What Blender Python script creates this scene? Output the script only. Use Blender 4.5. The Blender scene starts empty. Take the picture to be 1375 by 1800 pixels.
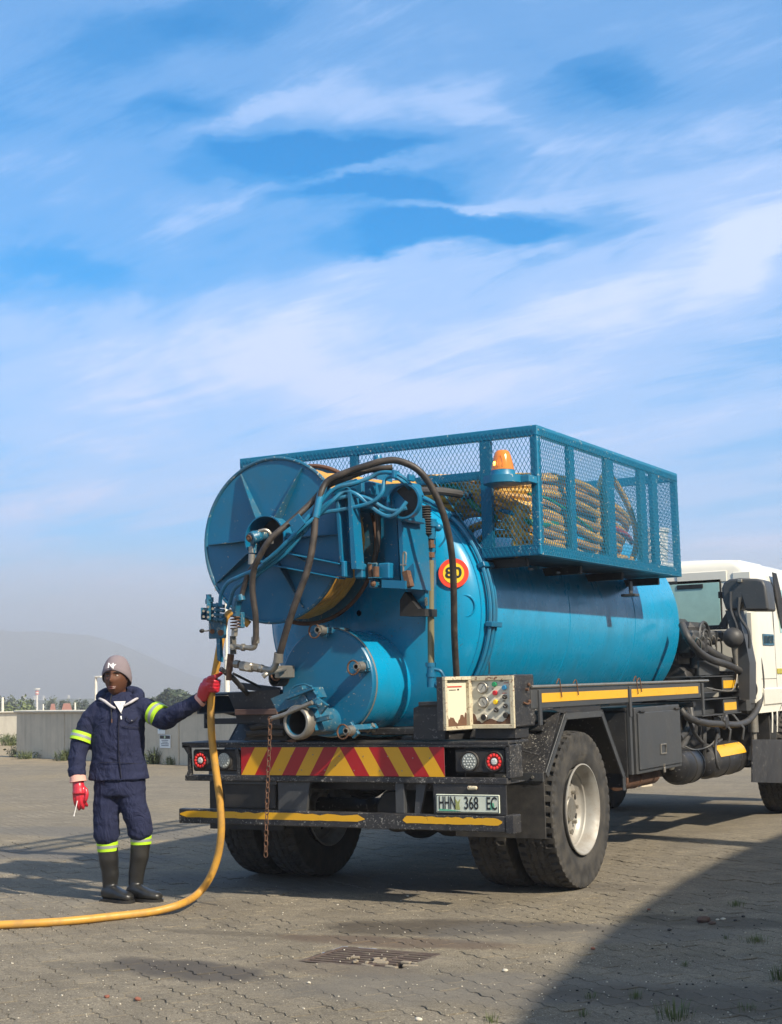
import bpy, bmesh, math, random
from mathutils import Vector, Matrix, noise
random.seed(7)
S = bpy.context.scene
COL = S.collection
PI = math.pi
V = Vector
# ---------------------------------------------------------------- camera
CAM = V((3.937, -9.470, 1.390))
AXX = V((0.8727, -0.0778, -0.4819)); AXY = V((0.4876, 0.0889, 0.8685))
AXX.normalize(); AXY = (AXY - AXX * AXY.dot(AXX)).normalized(); AXZ = AXX.cross(AXY)   # truck axes seen from the camera (x right, y down, z forward)
FPX = 2588.0
cam_d = bpy.data.cameras.new('camera'); cam = bpy.data.objects.new('camera', cam_d); COL.objects.link(cam)
right = V((AXX.x, AXY.x, AXZ.x)); down = V((AXX.y, AXY.y, AXZ.y)); fwd = V((AXX.z, AXY.z, AXZ.z))
cam.matrix_world = Matrix(((right.x, -down.x, -fwd.x, CAM.x), (right.y, -down.y, -fwd.y, CAM.y), (right.z, -down.z, -fwd.z, CAM.z), (0, 0, 0, 1)))
cam_d.sensor_fit = 'HORIZONTAL'; cam_d.sensor_width = 36; cam_d.lens = 36 * FPX / 1375
cam_d.clip_start = .1; cam_d.clip_end = 9000
S.camera = cam
S.render.engine = 'CYCLES'
# ---------------------------------------------------------------- sun and sky
SUN_EL, SUN_AZ = math.radians(39), math.radians(-17)        # direction to the sun, measured from +X
to_sun = V((math.cos(SUN_EL) * math.cos(SUN_AZ), math.cos(SUN_EL) * math.sin(SUN_AZ), math.sin(SUN_EL)))
sd = bpy.data.lights.new('sun', 'SUN'); sd.energy = 5.0; sd.angle = math.radians(1.0); sd.color = (1, .90, .74)
sun = bpy.data.objects.new('sun', sd); COL.objects.link(sun)
sun.rotation_euler = to_sun.to_track_quat('Z', 'Y').to_euler(); sun.location = to_sun * 60
w = bpy.data.worlds.new('World'); S.world = w; w.use_nodes = True
def N(nt, t, **k):
    n = nt.nodes.new(t)
    for a, b in k.items():
        if a.startswith('i_'): n.inputs[int(a[2:]) if a[2:].isdigit() else a[2:].replace('_', ' ')].default_value = b
        else: setattr(n, a, b)
    return n
def L(nt, a, b): nt.links.new(a, b)
def ramp(nt, src, stops, interp='LINEAR'):
    r = N(nt, 'ShaderNodeValToRGB'); r.color_ramp.interpolation = interp
    e = r.color_ramp.elements
    while len(e) < len(stops): e.new(.5)
    for i, (p, c) in enumerate(stops):
        e[i].position = p; e[i].color = (c, c, c, 1) if not hasattr(c, '__len__') else (*c[:3], 1)
    if src is not None: L(nt, src, r.inputs[0])
    return r.outputs[0]
def mixc(nt, fac, a, b, mode='MIX'):
    m = N(nt, 'ShaderNodeMix', data_type='RGBA', blend_type=mode)
    for s, v in ((m.inputs[0], fac), (m.inputs[6], a), (m.inputs[7], b)):
        if hasattr(v, 'is_linked') or hasattr(v, 'links'): L(nt, v, s)
        else: s.default_value = v if not hasattr(v, '__len__') else (*v[:3], 1)
    return m.outputs[2]
def math_(nt, op, a, b=0., c=None, clamp=False):
    m = N(nt, 'ShaderNodeMath', operation=op, use_clamp=clamp)
    for i, v in enumerate((a, b) + ((c,) if c is not None else ())):
        if hasattr(v, 'links'): L(nt, v, m.inputs[i])
        else: m.inputs[i].default_value = v
    return m.outputs[0]
SKYDIR = []   # filled below: blue gaps in the cloud as (direction, half sizes, tilt)
def pixdir(px, py):
    d = V((px - 687.5, py - 900, FPX)).normalized()
    return V((AXX.dot(d), AXY.dot(d), AXZ.dot(d)))
def build_world():
    nt = w.node_tree; nt.nodes.clear()
    out = N(nt, 'ShaderNodeOutputWorld'); bg = N(nt, 'ShaderNodeBackground'); L(nt, bg.outputs[0], out.inputs[0])
    bg.inputs[1].default_value = .066
    sky = N(nt, 'ShaderNodeTexSky', sky_type='NISHITA', sun_disc=False, sun_elevation=SUN_EL, sun_rotation=math.radians(90) - SUN_AZ)
    sky.air_density = 1.0; sky.dust_density = .6; sky.ozone_density = 2.0
    tc = N(nt, 'ShaderNodeTexCoord'); sep = N(nt, 'ShaderNodeSeparateXYZ'); L(nt, tc.outputs['Generated'], sep.inputs[0])
    z = math_(nt, 'MAXIMUM', sep.outputs[2], 0.0); zz = math_(nt, 'ADD', z, .14)
    # wind-drawn cloud sheet: directions projected on a plane overhead
    cmb = N(nt, 'ShaderNodeCombineXYZ')
    L(nt, math_(nt, 'DIVIDE', sep.outputs[0], zz), cmb.inputs[0]); L(nt, math_(nt, 'DIVIDE', sep.outputs[1], zz), cmb.inputs[1])
    mp = N(nt, 'ShaderNodeMapping'); L(nt, cmb.outputs[0], mp.inputs[0])
    mp.inputs['Rotation'].default_value = (0, 0, math.radians(22)); mp.inputs['Scale'].default_value = (.7, 1.35, 1)
    def nz(scale, det, rough, dist, off=0., sc=None):
        m2 = N(nt, 'ShaderNodeMapping'); L(nt, mp.outputs[0], m2.inputs[0]); m2.inputs['Location'].default_value = (off, off * .7, off)
        if sc: m2.inputs['Scale'].default_value = sc
        n = N(nt, 'ShaderNodeTexNoise'); n.inputs['Scale'].default_value = scale; n.inputs['Detail'].default_value = det
        n.inputs['Roughness'].default_value = rough; n.inputs['Distortion'].default_value = dist
        L(nt, m2.outputs[0], n.inputs[0]); return n.outputs[0]
    soft = nz(.9, 8, .55, .6, 3.1); fib = nz(2.6, 12, .68, 1.3, 9.3, (.7, 1.5, 1)); fine = nz(9, 10, .7, .9, 1.7, (.8, 1.4, 1))
    cov = math_(nt, 'ADD', math_(nt, 'MULTIPLY', soft, .64), math_(nt, 'ADD', math_(nt, 'MULTIPLY', fib, .27), math_(nt, 'MULTIPLY', fine, .09)))
    # clear gaps and the thicker banks seen in the photograph, in sky directions
    def blob(px, py, sx, sy, tilt):
        d0 = pixdir(px, py); ax = (pixdir(px + 100 * math.cos(tilt), py + 100 * math.sin(tilt)) - d0).normalized()
        ay = d0.cross(ax).normalized()
        dv = N(nt, 'ShaderNodeVectorMath', operation='ADD'); L(nt, tc.outputs['Generated'], dv.inputs[0])
        wv = N(nt, 'ShaderNodeVectorMath', operation='SCALE'); L(nt, wcol, wv.inputs[0]); wv.inputs['Scale'].default_value = .055
        sb = N(nt, 'ShaderNodeVectorMath', operation='SUBTRACT'); L(nt, tc.outputs['Generated'], sb.inputs[0]); sb.inputs[1].default_value = d0
        L(nt, sb.outputs[0], dv.inputs[0]); L(nt, wv.outputs[0], dv.inputs[1])
        o = []
        for a, s in ((ax, sx), (ay, sy)):
            dt = N(nt, 'ShaderNodeVectorMath', operation='DOT_PRODUCT'); L(nt, dv.outputs[0], dt.inputs[0]); dt.inputs[1].default_value = a / (s / FPX)
            o.append(math_(nt, 'POWER', math_(nt, 'ABSOLUTE', dt.outputs['Value']), 2.))
        r2 = math_(nt, 'ADD', o[0], o[1])
        return math_(nt, 'DIVIDE', 1., math_(nt, 'ADD', 1., math_(nt, 'POWER', r2, 1.5)))
    wn = N(nt, 'ShaderNodeTexNoise'); wn.inputs['Scale'].default_value = 9; wn.inputs['Detail'].default_value = 6; wn.inputs['Roughness'].default_value = .6
    wm = N(nt, 'ShaderNodeMapping'); L(nt, tc.outputs['Generated'], wm.inputs[0]); wm.inputs['Scale'].default_value = (1, 1, 2.6); L(nt, wm.outputs[0], wn.inputs[0])
    wc = N(nt, 'ShaderNodeVectorMath', operation='SUBTRACT'); L(nt, wn.outputs['Color'], wc.inputs[0]); wc.inputs[1].default_value = (.5, .5, .5); wcol = wc.outputs[0]
    c = cov
    for (px, py, sx, sy, t, a) in CLOUD_FEATURES:
        c = math_(nt, 'ADD', c, math_(nt, 'MULTIPLY', blob(px, py, sx, sy, t), a))
    return nt, sky, sep, c, bg
CLOUD_FEATURES = [
    (560, 266, 130, 19, .02, -.50), (660, 335, 120, 18, .10, -.46), (830, 402, 140, 19, .0, -.52), (710, 424, 60, 12, 0, -.28),
    (620, 303, 170, 12, -.16, .22), (790, 366, 130, 11, -.05, .20), (420, 200, 150, 14, -.3, .10), (860, 215, 90, 18, .25, .08),
    (1080, 148, 70, 22, .1, -.14), (330, 40, 160, 35, -.2, -.13), (300, 180, 60, 18, .2, -.10), (90, 470, 190, 30, .15, -.12),
    (1300, 470, 70, 70, -.6, .10), (1340, 440, 60, 30, -.7, .12), (620, 640, 600, 130, .05, .10), (1250, 150, 160, 120, 0, .06),
    (90, 330, 140, 60, .1, .07), (600, 200, 250, 30, -.12, .07), (1050, 540, 160, 40, -.15, .06), (60, 640, 160, 90, 0, .07)]
def finish_world():
    nt, sky, sep, c, bg = build_world()
    clear = mixc(nt, 1., sky.outputs[0], SKY_TINT, 'MULTIPLY')
    m = ramp(nt, c, [(.26, 0), (.37, .25), (.46, .46), (.56, .74), (.68, 1)], 'EASE')
    cloudc = mixc(nt, m, CLOUD_DARK, CLOUD_LIGHT)
    col = mixc(nt, m, clear, cloudc)
    # the veil thickens towards the horizon
    hz = ramp(nt, sep.outputs[2], [(0.0, 1.), (.05, .85), (.11, .5), (.19, .18), (.28, 0.)], 'EASE')
    col = mixc(nt, math_(nt, 'MULTIPLY', hz, .85), col, HORIZON_COL)
    # thin cloud whiter towards the unseen sun, added to make the fill less blue
    dt = N(nt, 'ShaderNodeVectorMath', operation='DOT_PRODUCT'); tcs = N(nt, 'ShaderNodeTexCoord'); L(nt, tcs.outputs['Generated'], dt.inputs[0]); dt.inputs[1].default_value = to_sun
    gl = ramp(nt, dt.outputs['Value'], [(.25, 0), (.7, .35), (.95, .8), (1, 1)], 'EASE')
    col = mixc(nt, gl, col, (11., 10.5, 9.8))
    L(nt, col, bg.inputs[0])
SKY_TINT = (.0, 1.22, 1.95); CLOUD_DARK = (.2, 4.5, 10.); CLOUD_LIGHT = (7.1, 8.5, 12.0); HORIZON_COL = (5.6, 6.6, 9.2)
finish_world()
S.view_settings.view_transform = 'Standard'; S.view_settings.look = 'None'; S.view_settings.gamma = 1
S.view_settings.use_curve_mapping = False; S.view_settings.exposure = 0.55
# ---------------------------------------------------------------- helpers
def ray(px, py): return pixdir(px, py)
def AX(px, py, x): d = ray(px, py); return CAM + d * ((x - CAM.x) / d.x)
def AY(px, py, y): d = ray(px, py); return CAM + d * ((y - CAM.y) / d.y)
def AZ(px, py, z=0.): d = ray(px, py); return CAM + d * ((z - CAM.z) / d.z)
def tag(o, label=None, cat=None, group=None, kind=None):
    for k, v in (('label', label), ('category', cat), ('group', group), ('kind', kind)):
        if v: o[k] = v
    return o
def empty(name, loc=(0, 0, 0), rz=0.):
    o = bpy.data.objects.new(name, None); COL.objects.link(o); o.location = loc; o.rotation_euler = (0, 0, rz); o.empty_display_size = .2
    return o
def copy_tree(o, parent=None):
    c = o.copy(); mi = o.matrix_parent_inverse.copy(); COL.objects.link(c); c.parent = parent; c.matrix_parent_inverse = mi
    for ch in list(o.children): copy_tree(ch, c)
    return c
def spline(pts, n=6):
    pts = [V(p) for p in pts]
    if len(pts) < 3 or n < 2: return pts
    out = []; P = [pts[0] * 2 - pts[1]] + pts + [pts[-1] * 2 - pts[-2]]
    for i in range(1, len(P) - 2):
        a, b, c, d = P[i - 1:i + 3]
        for k in range(n):
            t = k / n
            out.append(.5 * ((2 * b) + (c - a) * t + (2 * a - 5 * b + 4 * c - d) * t * t + (3 * b - a - 3 * c + d) * t ** 3))
    out.append(pts[-1]); return out
class MB:
    def __init__(s): s.v = []; s.f = []; s.m = []; s.cur = 0
    def mat(s, i): s.cur = i; return s
    def add(s, vs, fs):
        b = len(s.v); s.v += [tuple(p) for p in vs]
        for f in fs: s.f.append([b + i for i in f]); s.m.append(s.cur)
        return s
    def hexa(s, P):   # 8 points: bottom ring 0-3, top ring 4-7
        return s.add(P, [(3, 2, 1, 0), (4, 5, 6, 7), (0, 1, 5, 4), (1, 2, 6, 5), (2, 3, 7, 6), (3, 0, 4, 7)])
    def box(s, a, b, bev=.004):
        a = V(a); b = V(b); lo = V((min(a.x, b.x), min(a.y, b.y), min(a.z, b.z))); hi = V((max(a.x, b.x), max(a.y, b.y), max(a.z, b.z)))
        return s.obox((lo + hi) / 2, hi - lo, Matrix.Identity(3), bev)
    def obox(s, c, size, R=None, bev=.004):
        c = V(c); R = R or Matrix.Identity(3); h = V(size) / 2; m = min(h) * .9; bev = min(bev, m)
        if bev <= 0:
            P = [c + R @ V((x * h.x, y * h.y, z * h.z)) for z in (-1, 1) for x, y in ((-1, -1), (1, -1), (1, 1), (-1, 1))]
            return s.hexa(P)
        # chamfered box: 24 vertices
        vs = []; idx = {}
        for sx in (-1, 1):
            for sy in (-1, 1):
                for sz in (-1, 1):
                    for ax in range(3):
                        q = [sx * (h.x - bev), sy * (h.y - bev), sz * (h.z - bev)]; q[ax] = (sx, sy, sz)[ax] * h[ax]
                        idx[(sx, sy, sz, ax)] = len(vs); vs.append(c + R @ V(q))
        fs = []
        for ax in range(3):
            u, v_ = [k for k in range(3) if k != ax]
            for sg in (-1, 1):
                ring = []
                for a, b in ((-1, -1), (1, -1), (1, 1), (-1, 1)):
                    k = [0, 0, 0]; k[ax] = sg; k[u] = a; k[v_] = b; ring.append(idx[(*k, ax)])
                fs.append(ring)
            for a in (-1, 1):
                for b in (-1, 1):     # edges along ax
                    e = []
                    for sg in (-1, 1):
                        k = [0, 0, 0]; k[ax] = sg; k[u] = a; k[v_] = b
                        e.append((idx[(*k, u)], idx[(*k, v_)]))
                    fs.append([e[0][0], e[0][1], e[1][1], e[1][0]])
        for sx in (-1, 1):
            for sy in (-1, 1):
                for sz in (-1, 1): fs.append([idx[(sx, sy, sz, 0)], idx[(sx, sy, sz, 1)], idx[(sx, sy, sz, 2)]])
        return s.add(vs, fs)
    def beam(s, p0, p1, wdt, hgt, up=(0, 0, 1), bev=.003):
        p0 = V(p0); p1 = V(p1); d = p1 - p0; ln = d.length; d.normalize(); up = V(up)
        if abs(d.dot(up)) > .98: up = V((0, 1, 0))
        sx = d.cross(up).normalized(); u = sx.cross(d)
        return s.obox((p0 + p1) / 2, (wdt, ln, hgt), Matrix((sx, d, u)).transposed(), bev)
    def tube(s, pts, r, n=10, sm=6, caps=True, closed=False):
        P = spline(pts, sm) if sm > 1 else [V(p) for p in pts]
        if closed and (P[0] - P[-1]).length < 1e-5: P = P[:-1]
        m = len(P); vs = []; fs = []
        rr = r if callable(r) else (lambda t: r)
        t0 = (P[1] - P[0]).normalized(); up = V((0, 0, 1)) if abs(t0.z) < .9 else V((0, 1, 0)); nrm = (up - t0 * up.dot(t0)).normalized()
        for i in range(m):
            if closed: t = (P[(i + 1) % m] - P[i - 1]).normalized()
            else: t = (P[min(i + 1, m - 1)] - P[max(i - 1, 0)]).normalized()
            nrm = (nrm - t * nrm.dot(t)).normalized(); bn = t.cross(nrm); R = rr(i / max(1, m - 1))
            for k in range(n):
                a = 2 * PI * k / n; vs.append(P[i] + (nrm * math.cos(a) + bn * math.sin(a)) * R)
        for i in range(m if closed else m - 1):
            j = (i + 1) % m
            for k in range(n): fs.append([i * n + k, i * n + (k + 1) % n, j * n + (k + 1) % n, j * n + k])
        if caps and not closed: fs += [list(range(n))[::-1], [(m - 1) * n + k for k in range(n)]]
        return s.add(vs, fs)
    def cyl(s, p0, p1, r, n=16, r2=None, bev=0.):
        p0 = V(p0); p1 = V(p1); r2 = r if r2 is None else r2
        if bev: 
            d = (p1 - p0).normalized() * bev
            return s.lathe(p0, p1 - p0, [(0, 0), (r - bev, 0), (r, bev), (r2, (p1 - p0).length - bev), (r2 - bev, (p1 - p0).length), (0, (p1 - p0).length)], n)
        return s.lathe(p0, p1 - p0, [(0, 0), (r, 0), (r2, (p1 - p0).length), (0, (p1 - p0).length)], n)
    def lathe(s, o, ax, prof, n=32, up=None):    # prof: (radius, distance along the axis)
        o = V(o); ax = V(ax).normalized(); up = V(up) if up else (V((0, 0, 1)) if abs(ax.z) < .9 else V((1, 0, 0)))
        u = (up - ax * up.dot(ax)).normalized(); v = ax.cross(u); vs = []; rows = []
        for r, h in prof:
            if r < 1e-6: rows.append([len(vs)]); vs.append(o + ax * h)
            else:
                rows.append(list(range(len(vs), len(vs) + n)))
                vs += [o + ax * h + (u * math.cos(2 * PI * k / n) + v * math.sin(2 * PI * k / n)) * r for k in range(n)]
        fs = []
        for a, b in zip(rows, rows[1:]):
            for k in range(n):
                k2 = (k + 1) % n
                if len(a) == 1 and len(b) == 1: continue
                if len(a) == 1: fs.append([a[0], b[k2], b[k]])
                elif len(b) == 1: fs.append([a[k], a[k2], b[0]])
                else: fs.append([a[k], a[k2], b[k2], b[k]])
        return s.add(vs, fs)
    def prism(s, poly, off):
        n = len(poly); off = V(off); P = [V(p) for p in poly]
        return s.add(P + [p + off for p in P], [list(range(n))[::-1], [n + k for k in range(n)]] + [[k, (k + 1) % n, n + (k + 1) % n, n + k] for k in range(n)])
    def ball(s, c, r, n=16, sc=(1, 1, 1)):
        c = V(c); m = n // 2; vs = [c + V((0, 0, -r * sc[2]))]; fs = []
        for i in range(1, m):
            a = -PI / 2 + PI * i / m
            vs += [c + V((math.cos(a) * math.cos(2 * PI * k / n) * r * sc[0], math.cos(a) * math.sin(2 * PI * k / n) * r * sc[1], math.sin(a) * r * sc[2])) for k in range(n)]
        vs.append(c + V((0, 0, r * sc[2])))
        for k in range(n): fs.append([0, 1 + (k + 1) % n, 1 + k])
        for i in range(m - 2):
            for k in range(n): fs.append([1 + i * n + k, 1 + i * n + (k + 1) % n, 1 + (i + 1) * n + (k + 1) % n, 1 + (i + 1) * n + k])
        b = 1 + (m - 2) * n
        for k in range(n): fs.append([b + k, b + (k + 1) % n, len(vs) - 1])
        return s.add(vs, fs)
    def build(s, name, mats, parent=None, smooth=True, angle=35, link=True):
        me = bpy.data.meshes.new(name); me.from_pydata(s.v, [], s.f)
        mats = mats if isinstance(mats, (list, tuple)) else [mats]
        for m in mats: me.materials.append(m)
        if len(mats) > 1: me.polygons.foreach_set('material_index', s.m)
        bm = bmesh.new(); bm.from_mesh(me); bmesh.ops.recalc_face_normals(bm, faces=bm.faces); bm.to_mesh(me); bm.free()
        if smooth:
            me.polygons.foreach_set('use_smooth', [True] * len(me.polygons)); me.set_sharp_from_angle(angle=math.radians(angle))
        me.update()
        o = bpy.data.objects.new(name, me)
        if link: COL.objects.link(o)
        if parent is not None:
            o.parent = parent
            # shapes are given in world space: keep them there under a moved parent
            o.matrix_parent_inverse = world_inv(parent)
        return o
def world_inv(p):
    M = Matrix.Identity(4); q = p
    while q is not None:
        M = q.matrix_parent_inverse @ Matrix.Translation(q.location) @ q.rotation_euler.to_matrix().to_4x4() @ M
        q = q.parent
    return M.inverted()
def part(name, mat, parent, fn, **k):
    mb = MB(); fn(mb); return mb.build(name, mat, parent, **k)
def parts(name, mat, parent, fns, **k):     # one object per piece
    return [part(name, mat, parent, f, **k) for f in fns]
def text(name, s, size, mat, parent, origin, xdir, ydir, extrude=.001, sx=1., align='CENTER', font_off=0.):
    cu = bpy.data.curves.new(name, 'FONT'); cu.body = s; cu.size = size; cu.extrude = extrude; cu.align_x = align; cu.align_y = 'CENTER'; cu.offset = font_off
    to = bpy.data.objects.new(name + '_t', cu); COL.objects.link(to)
    dg = bpy.context.evaluated_depsgraph_get(); me = bpy.data.meshes.new_from_object(to.evaluated_get(dg))
    bpy.data.objects.remove(to); bpy.data.curves.remove(cu)
    x = V(xdir).normalized(); y = V(ydir).normalized(); z = x.cross(y); M = Matrix((x * sx, y, z)).transposed()
    o_ = V(origin)
    for v in me.vertices: v.co = o_ + M @ v.co
    me.materials.clear(); me.materials.append(mat); me.name = name
    o = bpy.data.objects.new(name, me); COL.objects.link(o); o.parent = parent
    if parent is not None: o.matrix_parent_inverse = world_inv(parent)
    return o
# ---------------------------------------------------------------- materials
MATS = {}
def newmat(name):
    m = bpy.data.materials.new(name); m.use_nodes = True; nt = m.node_tree; nt.nodes.clear()
    out = N(nt, 'ShaderNodeOutputMaterial'); b = N(nt, 'ShaderNodeBsdfPrincipled'); L(nt, b.outputs[0], out.inputs[0])
    return m, nt, b
def noise_(nt, co, scale, det=4, rough=.55, dist=0., sc=None):
    if sc:
        m = N(nt, 'ShaderNodeMapping'); L(nt, co, m.inputs[0]); m.inputs['Scale'].default_value = sc; co = m.outputs[0]
    n = N(nt, 'ShaderNodeTexNoise'); L(nt, co, n.inputs[0])
    n.inputs['Scale'].default_value = scale; n.inputs['Detail'].default_value = det; n.inputs['Roughness'].default_value = rough; n.inputs['Distortion'].default_value = dist
    return n.outputs[0]
def paint(name, col, rough=.35, chip=(.62, .6, .5), chips=.0, dirt=(.16, .13, .10), dirty=.25, metal=0., bump=.15, coat=0., scale=1., streak=0., var=.12, spec=.5):
    """painted or bare metal: body colour, patchy dirt, chipped spots and a little unevenness"""
    if name in MATS: return MATS[name]
    m, nt, b = newmat(name); g = N(nt, 'ShaderNodeTexCoord'); co = g.outputs['Object']
    n1 = noise_(nt, co, 5 * scale, 6, .6); n2 = noise_(nt, co, 38 * scale, 5, .65, .3); n3 = noise_(nt, co, 1.7 * scale, 4, .6)
    hsv = N(nt, 'ShaderNodeHueSaturation'); hsv.inputs['Color'].default_value = (*col, 1)
    L(nt, math_(nt, 'ADD', 1 - var / 2, math_(nt, 'MULTIPLY', n3, var)), hsv.inputs['Value'])
    c = hsv.outputs[0]
    df = math_(nt, 'MULTIPLY', ramp(nt, n1, [(.42, 0), (.72, 1)]), dirty)
    if streak:
        ns = noise_(nt, co, 9, 5, .6, 0, (1, 1, .07)); df = math_(nt, 'ADD', df, math_(nt, 'MULTIPLY', ramp(nt, ns, [(.5, 0), (.72, 1)]), streak), clamp=True)
    c = mixc(nt, df, c, dirt)
    rg = math_(nt, 'ADD', rough, math_(nt, 'MULTIPLY', df, .4))
    if chips:
        big = ramp(nt, noise_(nt, co, 3.1 * scale, 3, .5), [(.45, 0), (.62, 1)])
        cf = math_(nt, 'MULTIPLY', ramp(nt, n2, [(.66 - .12 * chips, 0), (.68 - .12 * chips, 1)]), math_(nt, 'ADD', .25, big), clamp=True)
        c = mixc(nt, cf, c, chip); rg = math_(nt, 'ADD', rg, math_(nt, 'MULTIPLY', cf, .2))
    L(nt, c, b.inputs['Base Color']); L(nt, rg, b.inputs['Roughness']); b.inputs['Metallic'].default_value = metal
    b.inputs['Coat Weight'].default_value = coat; b.inputs['Coat Roughness'].default_value = .12; b.inputs['Specular IOR Level'].default_value = spec
    bp = N(nt, 'ShaderNodeBump'); bp.inputs['Strength'].default_value = bump; bp.inputs['Distance'].default_value = .01
    L(nt, math_(nt, 'ADD', math_(nt, 'MULTIPLY', n2, .3), n1), bp.inputs['Height']); L(nt, bp.outputs[0], b.inputs['Normal'])
    MATS[name] = m; return m
BLUE = (.003, .175, .33)
M_tank = paint('blue_tank_paint', (.001, .25, .455), .25, chips=.12, chip=(.03, .1, .14), dirty=.22, dirt=(.03, .12, .17), coat=.25, bump=.05, var=.16, streak=.22, spec=.35)
M_blue = paint('blue_paint', (.002, .125, .245), .33, chips=.12, chip=(.26, .26, .22), dirty=.28, dirt=(.05, .09, .10), bump=.12)
M_blued = paint('worn_blue_paint', (.005, .105, .19), .4, chips=.5, chip=(.42, .38, .28), dirty=.5, dirt=(.09, .09, .07), bump=.25)
M_cage = paint('cage_blue_paint', (.002, .155, .28), .38, chips=.15, dirty=.2, dirt=(.03, .09, .12), bump=.08)
M_black = paint('black_chassis_paint', (.018, .018, .02), .42, chips=.35, chip=(.16, .15, .14), dirty=.45, dirt=(.065, .06, .052), bump=.15)
M_blackc = paint('chipped_black_paint', (.020, .020, .022), .45, chips=.55, chip=(.30, .29, .26), dirty=.5, dirt=(.07, .062, .054), bump=.3, scale=2.2)
M_grey = paint('dark_grey_paint', (.045, .048, .052), .45, chips=.1, chip=(.15, .15, .15), dirty=.35, dirt=(.08, .075, .065), bump=.08)
M_rubber = paint('black_rubber', (.022, .021, .02), .7, dirty=.7, dirt=(.075, .068, .058), bump=.2, scale=2)
M_tyre = paint('tyre_rubber', (.026, .025, .024), .75, dirty=.8, dirt=(.085, .076, .063), bump=.35, scale=1.6)
M_hose = paint('dusty_brown_hose', (.026, .021, .018), .5, dirty=.75, dirt=(.095, .075, .058), bump=.25, scale=2)
M_dhose = paint('grey_rubber_hose', (.035, .034, .034), .5, dirty=.4, dirt=(.09, .085, .08), bump=.15, scale=2)
M_bhose = paint('painted_blue_hose', (.006, .17, .31), .42, chips=.2, chip=(.06, .05, .04), dirty=.45, dirt=(.06, .05, .04), bump=.2, scale=2)
M_yhose = paint('yellow_hose', (.52, .27, .04), .45, dirty=.75, dirt=(.26, .16, .06), bump=.18, scale=2.5)
M_yhose2 = paint('ochre_hose', (.60, .34, .035), .5, dirty=.5, dirt=(.36, .22, .08), bump=.18, scale=2.5)
M_ghose = paint('green_hose', (.015, .22, .08), .45, dirty=.4, dirt=(.08, .14, .08), bump=.15, scale=2)
M_rhose = paint('red_hose', (.42, .035, .03), .45, dirty=.3, bump=.15)
M_steel = paint('worn_steel', (.33, .31, .27), .42, metal=.7, chips=.3, chip=(.2, .12, .07), dirty=.55, dirt=(.12, .10, .075), bump=.25, scale=2)
M_rust = paint('rusty_steel', (.14, .07, .04), .75, metal=.2, chips=.4, chip=(.3, .16, .08), dirty=.5, dirt=(.06, .04, .03), bump=.4, scale=2)
M_brownb = paint('brown_board', (.09, .045, .038), .7, dirty=.4, bump=.2)
M_rim = paint('silver_rim', (.34, .33, .30), .5, metal=.25, dirty=.7, dirt=(.22, .18, .14), bump=.06, scale=1.5)
M_white = paint('cab_white_paint', (.70, .67, .58), .3, dirty=.18, dirt=(.5, .46, .36), coat=.4, bump=.03)
M_cream = paint('cream_box_paint', (.55, .50, .36), .5, chips=.75, chip=(.17, .07, .035), dirty=.5, dirt=(.42, .33, .18), bump=.2, scale=1.6)
M_yel = paint('yellow_reflective_tape', (.70, .37, .012), .38, chips=.15, chip=(.3, .15, .02), dirty=.2, dirt=(.5, .28, .03), bump=.05)
M_red = paint('red_reflective_sheet', (.38, .006, .01), .35, dirty=.3, dirt=(.25, .02, .02), bump=.03)
M_yel2 = paint('yellow_reflective_sheet', (.68, .35, .008), .35, dirty=.3, dirt=(.5, .28, .03), bump=.03)
M_plate = paint('number_plate', (.62, .66, .55), .4, dirty=.35, dirt=(.4, .42, .3), bump=.05, scale=3)
M_gasket = paint('dark_gasket', (.012, .012, .012), .6, dirty=.2, bump=.05)
M_ink = paint('black_ink', (.012, .012, .012), .5, dirty=.05, bump=.0)
M_inkr = paint('red_ink', (.5, .06, .04), .5, dirty=.05, bump=.0)
M_olive = paint('olive_sight_tube', (.17, .15, .08), .35, dirty=.4, dirt=(.2, .17, .1), coat=.3, bump=.05, streak=.3)
M_signred = paint('sign_red', (.75, .05, .015), .35, dirty=.1, bump=.02)
M_signyel = paint('sign_yellow', (.85, .55, .01), .35, dirty=.1, bump=.02)
M_grate = paint('grate_iron', (.075, .052, .042), .8, chips=.4, chip=(.16, .10, .07), dirty=.7, dirt=(.13, .11, .08), bump=.4, scale=3)
def simple(name, col, rough=.5, metal=0., trans=0., emit=None, es=0., alpha=1., coat=0.):
    if name in MATS: return MATS[name]
    m, nt, b = newmat(name); n = noise_(nt, N(nt, 'ShaderNodeTexCoord').outputs['Object'], 12, 4)
    L(nt, mixc(nt, n, [c * .82 for c in col], [min(1, c * 1.12) for c in col]), b.inputs['Base Color'])
    b.inputs['Roughness'].default_value = rough; b.inputs['Metallic'].default_value = metal; b.inputs['Transmission Weight'].default_value = trans; b.inputs['Coat Weight'].default_value = coat
    if emit: b.inputs['Emission Color'].default_value = (*emit, 1); b.inputs['Emission Strength'].default_value = es
    MATS[name] = m; return m
M_glass = simple('tinted_glass', (.32, .50, .46), .06, 0, .0, coat=.6)
M_clear = simple('clear_lens', (.75, .78, .75), .12, .3)
M_redlens = simple('red_lens', (.65, .02, .02), .15, 0, 0, (1, .05, .03), .25, coat=.5)
M_amber = simple('amber_lens', (.85, .26, .02), .12, 0, .35, (1, .3, .02), .06, coat=.5)
M_bulb = simple('lit_bulb', (1, .7, .1), .3, 0, 0, (1, .72, .05), 6.)
M_gauge = simple('gauge_face', (.38, .38, .35), .25)
M_green = simple('green_button', (.02, .25, .1), .35); M_redb = simple('red_button', (.45, .02, .03), .35); M_blueb = simple('blue_button', (.03, .2, .38), .35)
M_chrome = simple('chrome', (.7, .7, .68), .18, 1.)
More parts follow.
